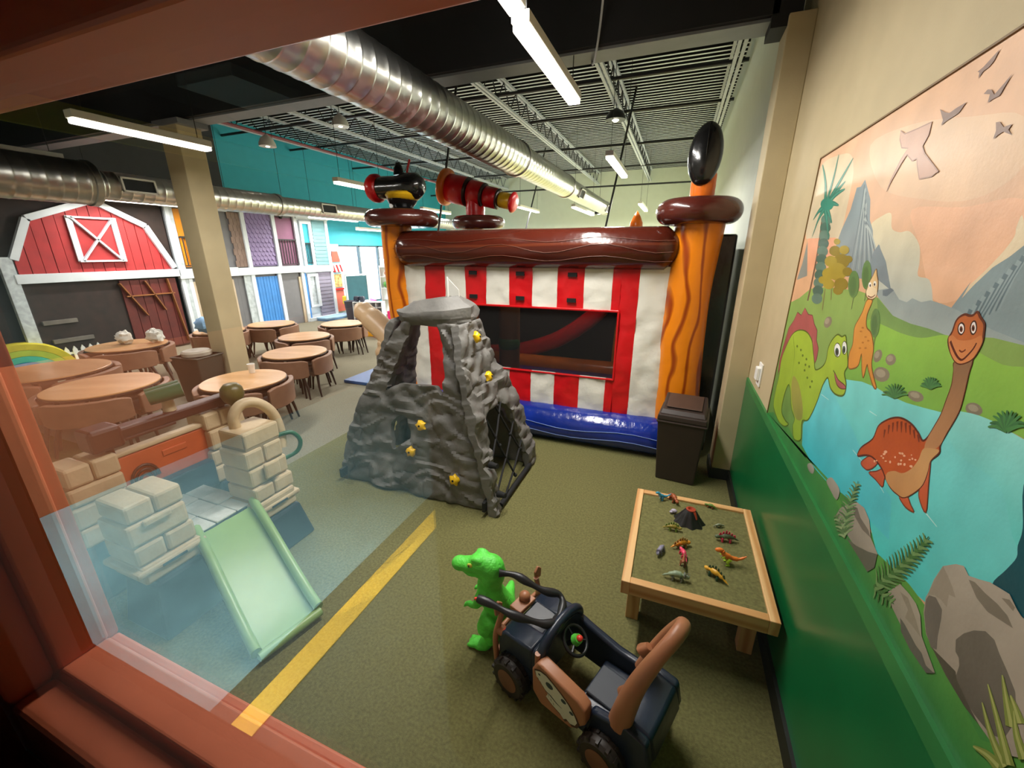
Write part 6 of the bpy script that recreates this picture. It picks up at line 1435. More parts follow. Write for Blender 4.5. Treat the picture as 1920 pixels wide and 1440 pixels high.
# body: tail -> hip -> chest -> neck -> head, facing -x and a little to the window
spine = bez([(.02, .20, .20), (.03, .12, .19), (.03, .03, .215), (.005, -.005, .30), (-.015, -.01, .37), (.0, -.005, .43), (.005, -.01, .475)], 6)
rad = []
key = [.012, .035, .075, .068, .058, .058, .062]
for i in range(len(spine)):
    t = i / 6; a = int(min(t, 5)); f = t - a; rad.append(key[a] * (1 - f) + key[min(a + 1, 6)] * f)
m.tube(spine, rad, 16)
m.ball((-.005, -.012, .495), (.068, .062, .066)); m.ball((-.045, -.022, .515), (.062, .056, .052))
m.ball((-.10, -.03, .495), (.055, .045, .035)); m.ball((-.148, -.038, .490), (.044, .040, .038)); m.ball((-.09, -.026, .455), (.050, .040, .024)); m.ball((-.04, -.02, .46), (.045, .045, .035))
for s in (-1, 1):
    m.ball((-.055, -.02 + s * .032, .552), (.032, .018, .018)); m.ball((-.165, -.038 + s * .012, .512), (.012, .010, .008))
    m.ball((.0, s * .042 - .005, .44), (.035, .03, .05))
    m.tube(bez([(-.03, s * .05 - .01, .36), (-.045, s * .062 - .01, .315), (-.06, s * .062 - .01, .275), (-.10, s * .055 - .01, .270)], 4), [.026] * 4 + [.021] * 4 + [.016] * 5, 10)
    for q in (-1, 1): m.tube([(-.10, s * .055 - .01, .27), (-.118, s * .055 - .01 + q * .010, .255), (-.114, s * .055 - .01 + q * .012, .24)], [.012, .008, .004], 8)
    m.tube(bez([(.03, s * .045, .215), (-.005, s * .062, .15), (.02, s * .066, .095), (.0, s * .066, .055), (-.02, s * .068, .025)], 4), [.06] * 3 + [.052] * 3 + [.04] * 4 + [.033] * 7, 12)
    m.ball((-.035, s * .07, .022), (.055, .04, .022))
    for q in (-1, 0, 1): m.ball((-.08, s * .07 + q * .024, .015), (.024, .012, .014))
blob('body', m, M_lime, dx, 0.009, 3)
for s in (-1, 1):
    e = obj('eye', MB().ball((-.083, -.024 + s * .044, .525), (.014, .008, .012), 12, 8), mat('yellow_eye', 'C8C848', 0.2), dx, smooth=60)
    obj('pupil', MB().ball((-.085, -.024 + s * .0505, .525), (.004, .003, .009), 8, 6), M_blackp, e, smooth=60)
# ------------------------------------------------------------------ dinosaur play table
M_pine = wood_vinyl('pale_pine', 'E2B67E', 'C48E54', 5.0, 'Y', 0.5, 4.0, 0.3, 1.0)
M_pinex = wood_vinyl('pale_pine_across', 'E2B67E', 'C48E54', 5.0, 'X', 0.5, 4.0, 0.3, 1.0)
M_pinez = wood_vinyl('pale_pine_upright', 'DDB07A', 'C08C54', 5.0, 'Z', 0.5, 4.0, 0.3, 1.0)
pt = thing('play_table', 'low pine play table with a green carpet top standing against the green wainscot', 'table', (0.265, 2.2, 0))
obj('carpet_top', MB().box(-.315, .315, -.435, .435, .34, .392), M_carpet_g, pt)
for s in (-1, 1):
    obj('side_rail', MB().box(s * .33 - .022, s * .33 + .022, -.455, .455, .325, .405), M_pine, pt, bevel=0.004)
    obj('end_rail', MB().box(-.308, .308, s * .433 - .022, s * .433 + .022, .325, .405), M_pinex, pt, bevel=0.004)
    for q in (-1, 1):
        obj('leg', MB().box(s * .285 - .035, s * .285 + .035, q * .25 - .035, q * .25 + .035, 0, .338), M_pinez, pt, bevel=0.004)

def plastic(n, c): return mat(n, c, 0.4, var=0.15, vscale=30)
def toy(x, y, rz, kind, c1, c2, label, s=1.0, z=0.392):
    t = thing('toy_dinosaur', label, 'toy', (x, y, z), rz); t['group'] = 'toy dinosaurs on the play table'
    m1, m2 = plastic('toy_upper_plastic', c1), plastic('toy_lower_plastic', c2)
    b = MB(); l = MB()
    if kind == 'biped':
        b.tube(bez([(-.075, 0, .055), (-.045, 0, .035), (-.01, 0, .038), (.018, 0, .05), (.032, 0, .068)], 4), [.003] * 2 + [.006] * 3 + [.010] * 4 + [.014] * 4 + [.011] * 4, 8)
        b.ball((.044, 0, .072), (.020, .010, .011), 10, 6)
        for q in (-1, 1):
            l.tube([(-.005, q * .012, .036), (.006, q * .015, .018), (-.004, q * .016, .004), (.012, q * .017, .003)], [.010, .007, .005, .004], 7)
            l.tube([(.018, q * .010, .048), (.03, q * .014, .038), (.036, q * .013, .042)], [.004, .003, .002], 6)
    else:
        b.tube(bez([(-.075, 0, .012), (-.045, 0, .025), (-.012, 0, .036), (.018, 0, .034), (.036, 0, .030)], 4), [.002] * 2 + [.006] * 3 + [.012] * 3 + [.017] * 5 + [.010] * 4, 8)
        if kind == 'neck':
            b.tube([(.03, 0, .034), (.05, 0, .058), (.056, 0, .075), (.066, 0, .076)], [.009, .006, .006, .007], 7)
        else:
            b.ball((.048, 0, .026), (.018, .012, .012), 10, 6)
        for q in (-1, 1):
            for xx in (-.022, .022):
                l.tube([(xx, q * .012, .024), (xx + .003, q * .016, .012), (xx, q * .017, .002)], [.008, .006, .006], 7)
        if kind == 'stego':
            for i in range(6):
                xx = -.045 + i * .016; h = .034 - abs(i - 2.6) * .006
                l.prism([(-.009, 0), (.009, 0), (.003, h), (-.003, h)], (xx, -.002, .043 - abs(i - 3.2) * .004), (1, 0, 0), (0, 0, 1), (0, 1, 0), .004)
        if kind == 'horn':
            l.ball((.038, 0, .038), (.006, .018, .016), 10, 6)
            for q in (-1, 1): l.tube([(.046, q * .007, .038), (.066, q * .009, .050)], [.003, .0008], 5)
    for k in (b, l): k.v = [p * s for p in k.v]
    obj('body', b, m1, t, smooth=60); obj('legs_and_plates' if kind in ('stego', 'horn') else 'legs', l, m2, t, smooth=60)
toy(.078, 2.585, 3.6, 'biped', '4AA8D0', '3C90C0', 'sky blue toy dinosaur in the rear corner of the play table', .8)
toy(.15, 2.60, 5.2, 'quad', 'A0522D', '8A4426', 'reddish brown toy dinosaur touching the sky blue one', .95)
toy(.379, 2.604, 2.8, 'quad', '6C8A3C', '8A5030', 'small mossy toy dinosaur by the rear rail beyond the black volcano', .6)
toy(.150, 2.275, 0.1, 'stego', 'A09040', '6C8A30', 'ochre plated toy dinosaur in front of the black volcano', .8)
toy(.412, 2.407, 0.4, 'quad', '7C8468', '6C745C', 'tiny grey toy dinosaur behind the crimson one', .5)
toy(.440, 2.285, 3.3, 'stego', '5C6A50', 'D8325A', 'grey toy dinosaur with a crimson sail near the wall side', .95)
toy(.090, 2.045, 4.4, 'horn', '8E8AA0', '787488', 'lavender grey toy dinosaur alone by the side rail', .8)
toy(.198, 2.135, 0.6, 'stego', 'E09428', '9A7030', 'orange toy dinosaur at the head of the middle row', .9)
toy(.208, 2.062, 1.9, 'quad', 'E8486A', 'D83C58', 'hot pink toy dinosaur in the middle of the row of three', .75)
toy(.206, 1.985, 4.6, 'biped', '9A5838', '8A4C30', 'brown toy dinosaur at the near end of the middle row', .75)
toy(.175, 1.868, 0.1, 'horn', '8A9C80', '6E7468', 'grey green toy dinosaur by the front rail of the play table', .95)
toy(.430, 2.085, 3.3, 'biped', 'F08030', 'B8E03C', 'orange and lime two-legged toy dinosaur running toward the middle', 1.15)
toy(.360, 1.955, 2.5, 'stego', 'E0A830', '2C4A34', 'yellow toy dinosaur with a dark green back near the front rail', .95)
vo = thing('toy_volcano', 'black ridged toy volcano with a red crater on the play table', 'toy', (.245, 2.40, .392))
m = MB(); n = 36; rows = [(.088, 0), (.078, .012), (.055, .045), (.036, .078), (.026, .088), (.018, .080)]
for r, h in rows:
    for i in range(n):
        a = 2 * PI * i / n; q = r * (1 + .10 * math.cos(9 * a + h * 20) * (1 if h < .07 else .3))
        m.v.append(Vector((q * math.cos(a), q * math.sin(a) * .9, h)))
for j in range(len(rows) - 1):
    for i in range(n): m._f([j * n + i, j * n + (i + 1) % n, (j + 1) * n + (i + 1) % n, (j + 1) * n + i])
m._f(list(range(n))[::-1])
obj('cone', m, mat('black_volcano_plastic', '1B1A1A', 0.45, var=0.2, vscale=30), vo, smooth=50)
obj('crater', MB().lathe([(.026, .083), (.028, .092), (.018, .094), (.008, .080)], n=16), mat('red_lava_plastic', 'A03A20', 0.4), vo, smooth=50)
obj('lava_drip', MB().tube([(0.02, -.022, .088), (.03, -.034, .07), (.036, -.044, .052)], [.008, .007, .004], 7), mat('red_lava_plastic', 'A03A20', 0.4), vo, smooth=50)
sk = obj('toy_skull', MB().ball((.155, 2.455, .410), (.02, .014, .014), 10, 7).ball((.14, 2.448, .404), (.012, .01, .008), 8, 6), plastic('pale_lilac_plastic', 'B8B0C4')); tag(sk, 'pale lilac toy skull beside the black volcano', 'toy')

# ------------------------------------------------------------------ trash bins
def bin_(name, label, x, y, rz, s, col, sloped):
    M = mat('bin_plastic', col, 0.45, var=0.1)
    t = thing(name, label, 'trash bin', (x, y, 0), rz)
    def taper(z0, z1, a0, a1, b0, b1, nm, mm=M):
        m = MB()
        for z, a, b in ((z0, a0, b0), (z1, a1, b1)):
            for sx, sy in ((-1, -1), (1, -1), (1, 1), (-1, 1)): m.v.append(Vector((sx * a / 2, sy * b / 2, z)) * s)
        for f in ((3, 2, 1, 0), (4, 5, 6, 7), (0, 1, 5, 4), (1, 2, 6, 5), (2, 3, 7, 6), (3, 0, 4, 7)): m._f(list(f))
        return obj(nm, m, mm, t, bevel=0.012 * s)
    taper(0, .60, .33, .40, .30, .36, 'body'); taper(.575, .60, .42, .42, .38, .38, 'rolled_rim')
    if sloped:
        taper(.60, .655, .415, .40, .375, .36, 'lid_skirt')
        m = MB()
        P = [(-.19, -.17, .655), (.19, -.17, .655), (.19, .17, .655), (-.19, .17, .655), (-.175, -.13, .69), (.175, -.13, .69), (.175, .16, .76), (-.175, .16, .76)]
        m.v = [Vector(p) * s for p in P]
        for f in ((3, 2, 1, 0), (0, 1, 5, 4), (1, 2, 6, 5), (2, 3, 7, 6), (3, 0, 4, 7)): m._f(list(f))
        m._f([4, 5, 6, 7])
        h = obj('lid_hood', m, M, t, bevel=0.01)
        f = MB(); f.prism([(-.145, -.02), (.145, -.02), (.145, .22), (-.145, .22)], Vector((0, -.085, .7095)) * s, (s, 0, 0), Vector((0, .29, .07)).normalized() * s, (0, -.22, 1), .006)
        obj('swing_flap', f, mat('brown_swing_flap', '4A362C', 0.45), h, bevel=0.004)
    else:
        m = MB(); m.lathe([(.16, .6), (.165, .64), (.14, .66), (.10, .645)], n=24); m.v = [p * s for p in m.v]
        obj('liner_bag', m, mat('pale_bin_liner', 'B8B0A0', 0.5, var=0.2), t, smooth=50)
bin_('trash_bin', 'dark brown plastic trash bin with a sloped swing lid beside the cream pillar', 0.20, 3.70, -0.10, 0.985, '30241F', True)
bin_('trash_bin', 'dark trash bin with a pale liner beside the cream column', -5.99, 3.46, 0.15, 1.08, '3C382C', False)

# ------------------------------------------------------------------ round tables with nesting chairs
M_top = wood_vinyl('round_top_laminate', 'E0B080', 'C89866', 3.5, 'X', 0.28, 3.0, 0.2, 1.0)
M_edge = mat('dark_table_edge', '2A211C', 0.4)
M_chair = mat('brown_leatherette', '8A6650', 0.45, var=0.10, vscale=10, bump=0.08, bscale=150)
M_leg = mat('dark_walnut_leg', '2E1D16', 0.4)
def arc_slab(r0, r1, a0, a1, z0, z1, n=14, lean=0.0):
    m = MB()
    for i in range(n + 1):
        a = a0 + (a1 - a0) * i / n; e = min(i, n - i); dz = .025 if e == 0 else (.008 if e == 1 else 0)
        for r, z in ((r0, z0 + dz), (r1, z0 + dz), (r1 + lean, z1 - dz), (r0 + lean, z1 - dz)):
            m.v.append(Vector((r * math.cos(a), r * math.sin(a), z)))
    for i in range(n):
        for k in range(4): m._f([i * 4 + k, i * 4 + (k + 1) % 4, (i + 1) * 4 + (k + 1) % 4, (i + 1) * 4 + k])
    m._f([0, 3, 2, 1]); m._f([n * 4 + k for k in range(4)])
    return m
def make_chair():
    """local origin at the table centre line: the chair hugs a quarter of the round top"""
    t = thing('nesting_chair', '', 'chair')
    A = math.radians(41)
    obj('backrest', arc_slab(.405, .455, -A, A, .315, .565, lean=.01), M_chair, t, smooth=40, bevel=0.008)
    m = MB(); p = [(.13, -.06), (.13, .06)] + [(.40 * math.cos(A * (1 - 2 * i / 12)), .40 * math.sin(A * (1 - 2 * i / 12))) for i in range(13)]
    obj('seat', MB().prism(p, (0, 0, .30), (1, 0, 0), (0, 1, 0), (0, 0, 1), .06), M_chair, t, bevel=0.012)
    for r, a, r2, a2 in ((.40, -.55, .47, -.62), (.40, .55, .47, .62), (.19, -.35, .15, -.5), (.19, .35, .15, .5)):
        obj('leg', MB().tube([(r * math.cos(a), r * math.sin(a), .315), ((r * .4 + r2 * .6) * math.cos(a2), (r * .4 + r2 * .6) * math.sin(a2), .15), (r2 * math.cos(a2), r2 * math.sin(a2), 0)], [.020, .016, .011], 8), M_leg, t, smooth=60)
    return t
def make_table():
    t = thing('round_table', '', 'table')
    obj('tabletop', MB().lathe([(.395, .588), (.40, .592), (.40, .602), (.395, .605), (.0, .605)], n=48), M_top, t, smooth=30)
    obj('edge_band', MB().lathe([(.40, .572), (.404, .574), (.404, .590), (.40, .592), (0.0, .590), (0, .572)], n=48), M_edge, t, smooth=40)
    obj('apron', MB().lathe([(.30, .545), (.34, .55), (.34, .573), (.30, .573)], n=32), M_edge, t, smooth=40)
    for k in range(4):
        a = PI / 4 + k * PI / 2
        obj('leg', MB().tube([(.30 * math.cos(a), .30 * math.sin(a), .575), (.385 * math.cos(a), .385 * math.sin(a), 0)], [.022, .012], 8), M_leg, t, smooth=60)
    return t
chair0 = make_chair(); table0 = make_table(); used = [False, False]
TABLES = [(-4.46, 3.00, 0.30, 1.06, 'between the toy castle and the climbing rock', 'beside the toy castle'),
          (-5.72, 2.30, 0.55, 1.22, 'just behind the dark red beam of the toy castle', 'behind the castle beam'),
          (-7.06, 2.40, 0.10, 1.38, 'cut by the window jamb near the rainbow cushion', 'by the window jamb'),
          (-7.86, 3.60, 0.75, 1.22, 'in front of the red barn with crumpled bags on it', 'before the barn'),
          (-7.75, 4.95, 0.35, 1.00, 'half hidden behind the cream column and its dark bin', 'behind the column'),
          (-5.04, 4.21, 0.20, 1.05, 'first beyond the cream column on the bounce house side', 'first past the column'),
          (-5.87, 5.14, 0.85, 1.00, 'second beyond the cream column, mostly behind another table', 'second past the column'),
          (-7.50, 5.83, 0.05, 1.04, 'before the blue boarded playhouse front', 'before the blue boards'),
          (-6.21, 6.40, 0.62, 1.02, 'farther out beside the yellow and red foam blocks', 'by the foam blocks')]
SIDES = ['the window side', 'the bounce house side', 'the storefront side', 'the barn wall side']
for (x, y, rz, s, where, short) in TABLES:
    t = table0 if not used[0] else dup(table0); used[0] = True
    t.location = (x, y, 0); t.rotation_euler = (0, 0, rz); t.scale = (s, s, 1)
    tag(t, 'round wood-topped table ' + where, 'table', 'round tables with nesting chairs')
    for k in range(4):
        c = chair0 if not used[1] else dup(chair0); used[1] = True
        a = rz + k * PI / 2 - PI / 4 - 0.55
        c.location = (x, y, 0); c.rotation_euler = (0, 0, a); c.scale = (s, s, 1)
        d = ((math.degrees(a) + 2) % 360)
        side = SIDES[3] if 135 <= d < 225 else SIDES[0] if 225 <= d < 315 else SIDES[1] if d >= 315 or d < 45 else SIDES[2]
        tag(c, 'brown curved chair of the table %s, on %s' % (short, side), 'chair', 'nesting chairs round the tables')
def crumple(name, label, cat, x, y, z, s, col, seed):
    m = MB(); m.ball((0, 0, 0), (s, s * .7, s * .75), 16, 10)
    m.v = [p * (1 + .45 * noise.noise(p * (3.2 / s) + Vector((seed, 0, 0)))) for p in m.v]
    zmin = min(p.z for p in m.v); m.v = [p - Vector((0, 0, zmin)) for p in m.v]
    tag(obj(name, m, mat('crumpled_' + name, col, 0.6, var=0.1), None, smooth=35, loc=(x, y, z)), label, cat)
crumple('paper_bag', 'crumpled white bag in the middle of the table before the barn', 'bag', -7.95, 3.62, .606, .13, 'E6E0D4', 1)
crumple('paper_bag', 'white bag at the rim of the table before the barn', 'bag', -7.62, 3.86, .606, .14, 'EDE8DE', 5)
crumple('blue_jacket', 'light blue bundle on the table behind the cream column', 'jacket', -7.62, 4.62, .606, .17, '8FB8E0', 9)
cu = tag(obj('paper_cup', MB().lathe([(.03, 0), (.042, .11), (.038, .11), (.027, .01)], n=16), M_wplastic, None, smooth=40, loc=(-4.62, 3.22, .606)), 'small white cup at the rear of the table beside the toy castle', 'cup')
cu = tag(obj('paper_cup', MB().lathe([(.03, 0), (.042, .13), (.038, .13), (.027, .01)], n=16), M_wplastic, None, smooth=40, loc=(-7.9, 4.75, .606)), 'white cup on the table behind the cream column', 'cup')
# ------------------------------------------------------------------ toy castle with slide
M_stone = mat('beige_block_plastic', 'C2AE8C', 0.5, var=0.10, vscale=7, bump=0.15, bscale=30)
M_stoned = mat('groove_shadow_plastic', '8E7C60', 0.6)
M_slide = mat('pale_green_slide_plastic', '8DB06C', 0.35, var=0.05)
M_plat = mat('pale_grey_platform_plastic', 'C8CDC8', 0.5, var=0.12, vscale=12, bump=0.2, bscale=40)
M_legn = mat('dark_navy_skirt_plastic', '1E2C3C', 0.4, var=0.2)
M_opan = mat('orange_red_panel_plastic', 'C0562C', 0.45, var=0.12)
M_beamd = mat('dark_red_brown_beam_plastic', '3C1712', 0.4, var=0.15)
M_olive = mat('olive_plastic', '5A5426', 0.4)
M_dkgreen = mat('dark_green_plastic', '1F5A38', 0.4, var=0.15)
ca = thing('toy_castle', 'beige block toy castle with a pale green slide and dark red beam', 'playset', (-2.6, 1.35, 0))
CO = Vector((-2.6, 1.35, 0))
def cb(name, x0, x1, y0, y1, z0, z1, m, bev=.012, par=None):
    return obj(name, MB().box(x0 + 2.6, x1 + 2.6, y0 - 1.35, y1 - 1.35, z0, z1), m, par or ca, bevel=bev)
def tower(x0, x1, y0, y1, z0, rows, hs, seed):
    """stacked moulded stone blocks, each row a little off the next"""
    rnd = random.Random(seed); z = z0; base = None
    for r in range(rows):
        h = hs * rnd.uniform(.85, 1.15); dx = rnd.uniform(-.012, .012); dy = rnd.uniform(-.012, .012); s = 1 - .04 * r
        cx, cy = (x0 + x1) / 2, (y0 + y1) / 2; wx, wy = (x1 - x0) / 2 * s, (y1 - y0) / 2 * s
        n = 2 if r % 2 else 1
        for k in range(n):
            a = cy - wy + 2 * wy * k / n; b = a + 2 * wy / n - (.006 if k < n - 1 else 0)
            o = cb('stone_block', cx - wx + dx, cx + wx + dx, a + dy, b + dy, z, z + h - .006, M_stone, .016)
        z += h
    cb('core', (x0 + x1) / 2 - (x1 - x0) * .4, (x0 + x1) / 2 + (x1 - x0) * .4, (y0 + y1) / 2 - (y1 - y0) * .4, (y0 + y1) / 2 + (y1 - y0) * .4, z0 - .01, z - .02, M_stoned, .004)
    return z
tower(-2.66, -2.38, .86, 1.16, .34, 4, .125, 1)
tower(-2.66, -2.38, 1.50, 1.80, .28, 5, .125, 2)
tower(-3.22, -2.98, .90, 1.18, .36, 4, .135, 3)
tower(-3.22, -2.98, 1.66, 1.92, .36, 4, .14, 4)
for x0, x1, y0, y1, z in ((-2.68, -2.36, .84, 1.18, .40), (-2.68, -2.36, 1.48, 1.82, .34)):
    o = cb('ledge', x0, x1, y0, y1, z, z + .035, M_stone, .012)
    cb('ledge_slot', x1 - .004, x1 + .003, (y0 + y1) / 2 - .06, (y0 + y1) / 2 + .06, z + .008, z + .022, M_legn, 0, o)
cb('stone_plaque', -2.385, -2.36, 1.60, 1.71, .56, .67, M_stone, .02)
cb('stone_plaque', -2.385, -2.365, .93, 1.06, .66, .70, M_stone, .012)
def skirt(x0, x1, y0, y1, z1):
    m = MB()
    for z, e in ((0, .05), (z1, 0)):
        for sx, sy in ((0, 0), (1, 0), (1, 1), (0, 1)):
            m.v.append(Vector(((x1 + e if sx else x0 - e) + 2.6, (y1 + e if sy else y0 - e) - 1.35, z)))
    for f in ((3, 2, 1, 0), (4, 5, 6, 7), (0, 1, 5, 4), (1, 2, 6, 5), (2, 3, 7, 6), (3, 0, 4, 7)): m._f(list(f))
    obj('skirt', m, M_legn, ca, bevel=.02)
skirt(-2.64, -2.36, .90, 1.14, .335); skirt(-2.62, -2.36, 1.54, 1.80, .275); skirt(-3.2, -3.0, .92, 1.16, .355); skirt(-3.2, -3.0, 1.68, 1.90, .355)
# platform with cracked slabs
pl = cb('platform', -3.0, -2.45, 1.16, 1.56, .36, .405, M_legn, .01)
for i in range(3):
    for j in range(3):
        cb('floor_slab', -2.995 + i * .182, -2.995 + i * .182 + .176, 1.165 + j * .131, 1.165 + j * .131 + .126, .405, .416 + .004 * ((i + j) % 2), M_plat, .006, pl)
cb('rear_step', -3.05, -2.97, 1.18, 1.66, .36, .56, M_legn, .012)
bp_ = cb('back_panel', -3.10, -3.04, 1.16, 1.70, .55, .80, M_opan, .012)
cb('panel_rail', -3.105, -3.03, 1.15, 1.71, .80, .83, M_stone, .01, bp_)
cb('panel_plate', -3.045, -3.033, 1.40, 1.55, .70, .745, M_opan, .008, bp_)
for k in range(3): obj('panel_arch', MB().tube([(-3.035 + 2.6, 1.28 + .075 * (1 - k * .3) * math.cos(a) - 1.35, .60 + .10 * (1 - k * .3) * math.sin(a)) for a in [PI * i / 10 for i in range(11)]], .009, 7), M_beamd, bp_, smooth=60)
bm_ = cb('beam', -3.11, -3.01, 1.12, 1.98, .91, .985, M_beamd, .016)
cb('beam_block', -3.14, -2.98, 1.06, 1.22, .88, 1.02, M_beamd, .022, bm_)
cb('beam_lip', -3.0, -2.985, 1.22, 1.5, .905, .925, M_beamd, .006, bm_)
for y in (1.16, 1.84): cb('beam_stud', -3.08, -3.04, y - .02, y + .02, .82, .92, M_beamd, .008, bm_)
# green pair of play binoculars on a stalk, olive knob, arch, loop handle
bn = obj('binoculars', MB().tube([(-3.06 + 2.6, 1.42 - 1.35, 1.10), (-2.98 + 2.6, 1.58 - 1.35, 1.125)], [.045, .05], 14).tube([(-3.13 + 2.6, 1.45 - 1.35, 1.10), (-3.05 + 2.6, 1.61 - 1.35, 1.125)], [.045, .05], 14), M_dkgreen, ca, smooth=50)
obj('stalk', MB().tube([(-3.06 + 2.6, 1.52 - 1.35, .96), (-3.06 + 2.6, 1.52 - 1.35, 1.08)], [.04, .03], 12), M_stone, bn, smooth=50)
kb = obj('knob', MB().lathe([(.02, .90), (.03, .93), (.06, .955), (.078, 1.0), (.07, 1.05), (.045, 1.08), (0, 1.085)], (-2.93 + 2.6, 1.86 - 1.35, 0), 20), M_olive, ca, smooth=60)
obj('knob_post', MB().tube([(-2.93 + 2.6, 1.86 - 1.35, .7), (-2.93 + 2.6, 1.86 - 1.35, .92)], [.05, .03], 12), M_stone, kb, smooth=60)
ar = bez([(-2.56, 1.60, .88), (-2.56, 1.60, .98), (-2.55, 1.66, 1.045), (-2.53, 1.75, 1.03), (-2.5, 1.82, .94), (-2.48, 1.84, .80), (-2.47, 1.82, .68)], 5)
obj('arch_handle', MB().tube([Vector(p) - CO for p in ar], .034, 12), M_stone, ca, smooth=60)
lp = bez([(-2.46, 1.80, .78), (-2.42, 1.88, .775), (-2.40, 1.92, .70), (-2.42, 1.90, .62), (-2.46, 1.82, .59)], 5)
obj('loop_handle', MB().tube([Vector(p) - CO for p in lp], .015, 10), M_dkgreen, ca, smooth=60)
# slide
A0, A1 = Vector((-2.47, 1.19, .41)), Vector((-2.43, 1.52, .41)); B0, B1 = Vector((-1.76, .95, .03)), Vector((-1.69, 1.28, .03))
m = MB(); r0 = MB(); r1 = MB(); n = 16; prev = []
rows = []
for i in range(n + 1):
    t = i / n
    s = t; dz = .41 - .38 * (0.5 - 0.5 * math.cos(PI * min(1, t * 1.02))) * .25 - .38 * t * .75
    a = A0.lerp(B0, t); b = A1.lerp(B1, t); a.z = b.z = dz
    if t > .86: a.z = b.z = dz + (.86 - t) * -.05
    rows.append((a, b))
for k in (0, 1):
    for a, b in rows:
        for q in range(5):
            p = a.lerp(b, q / 4) - CO; p.z += -.012 * math.sin(PI * q / 4) - k * .02; m.v.append(p)
w = 5
for i in range(n):
    for q in range(4):
        f = [i * w + q, i * w + q + 1, (i + 1) * w + q + 1, (i + 1) * w + q]
        m._f(f); m._f([(n + 1) * w + z for z in f][::-1])
for i in range(n):
    for q in (0, 4):
        x = i * w + q; m._f([x, x + w, (n + 1) * w + x + w, (n + 1) * w + x])
for i in (0, n):
    for q in range(4): x = i * w + q; m._f([x, x + 1, (n + 1) * w + x + 1, (n + 1) * w + x])
sl = obj('slide_bed', m, M_slide, ca, smooth=40)
for k in (0, 1):
    obj('slide_rail', MB().tube([(a if k == 0 else b) - CO + Vector((0, 0, .030)) for a, b in rows], .026, 10, flat=1.5), M_slide, sl, smooth=60)
obj('slide_lip', MB().tube([B0 - CO + Vector((.01, 0, .012)), B1 - CO + Vector((.01, 0, .012))], .026, 10), M_slide, sl, smooth=60)
obj('slide_support', MB().box(-2.40 + 2.6, -2.24 + 2.6, 1.22 - 1.35, 1.34 - 1.35, 0, .20), M_legn, ca, bevel=.02)
# ------------------------------------------------------------------ playhouse row, barn and the far play corner
M_trimw = mat('white_trim_board', 'DDE6EC', 0.5, var=0.04)
M_purple = mat('lavender_scallop_shingle', '8E7CA8', 0.6, var=0.08); M_plum = mat('plum_wall', '8C5A78', 0.65, var=0.06)
M_orangeb = mat('orange_board', 'F0940A', 0.55, var=0.08); M_blueb = mat('sky_blue_board', '3F8CD8', 0.5, var=0.08)
M_sage = mat('sage_clapboard', '6E9AA0', 0.6, var=0.08); M_mauve = mat('mauve_grey_clapboard', '8A8698', 0.6, var=0.06)
M_beige = mat('beige_door_panel', 'C9B69C', 0.6, var=0.05); M_greyd = mat('grey_recess', '77777A', 0.7, var=0.06)
M_shake = mat('brown_shake_shingle', '8A7468', 0.7, var=0.15); M_barn = mat('barn_red_board', 'A82A2C', 0.6, var=0.12)
M_barnd = mat('dark_barn_interior', '2A1A14', 0.7, var=0.35); M_barnr = mat('dark_red_stall_board', '5E1C14', 0.6, var=0.2)
M_brace = mat('brown_brace_board', '8C5526', 0.6, var=0.15); M_stonew = mat('pale_stone_panel', 'C2CCD0', 0.7, var=0.2, vscale=14)
FX = -10.0
def pbox(name, par, y0, y1, z0, z1, d0, d1, m, bev=0.004):
    """box on the facade: d0..d1 metres out of the facade plane (towards the room); par sits at (FX, 0, 0)"""
    return obj(name, MB().box(d0, d1, y0, y1, z0, z1), m, par, bevel=bev)
def rails(par, y0, y1, z0, z1, n, d):
    r = obj('railing', MB().bar((d, y0, z1), (d, y1, z1), .03).bar((d, y0, z0 + .03), (d, y1, z0 + .03), .02), M_rail, par)
    for i in range(n):
        y = y0 + (y1 - y0) * (i + .5) / n
        obj('baluster', MB().bar((d, y, z0 + .03), (d, y, z1), .016), M_rail, r)
def boards(par, y0, y1, z0, z1, n, m, vertical=True, d=.02, name='board', gap=.008):
    for i in range(n):
        if vertical:
            a = y0 + (y1 - y0) * i / n; pbox(name, par, a + gap / 2, a + (y1 - y0) / n - gap / 2, z0, z1, 0, d + .004 * (i % 2), m, .003)
        else:
            a = z0 + (z1 - z0) * i / n; h = (z1 - z0) / n
            obj(name, MB().prism([(0, 0), (d + .012, 0), (d, h)], (0, y0, a), (1, 0, 0), (0, 0, 1), (0, 1, 0), y1 - y0), m, par)

# barn front
bn_ = thing('barn_front', 'red toy barn front with white trim and crossed loft window on the far wall', 'playhouse', (FX, 0, 0))
roof = [(3.42, 1.86), (3.72, 2.50), (4.64, 2.86), (5.38, 2.46), (5.72, 1.66)]
def barn_top(y):
    for (a, za), (b, zb) in zip(roof, roof[1:]):
        if a <= y <= b: return za + (zb - za) * (y - a) / (b - a)
    return 1.7
n = 14
for i in range(n):
    a = 3.44 + (5.70 - 3.44) * i / n; b = 3.44 + (5.70 - 3.44) * (i + 1) / n - .01
    obj('red_board', MB().prism([(a, 1.60), (b, 1.60), (b, barn_top(b)), (a, barn_top(a))], (0, 0, 0), (0, 1, 0), (0, 0, 1), (1, 0, 0), .03 + .005 * (i % 2)), M_barn, bn_)
for (a, za), (b, zb) in zip(roof, roof[1:]):
    obj('roof_trim', MB().bar((.05, a, za), (.05, b, zb), .08, .10), M_trimw, bn_)
pbox('floor_trim', bn_, 3.36, 5.80, 1.48, 1.63, 0, .09, M_trimw)
lw = pbox('loft_window', bn_, 4.25, 4.88, 1.80, 2.58, .03, .045, M_barn)
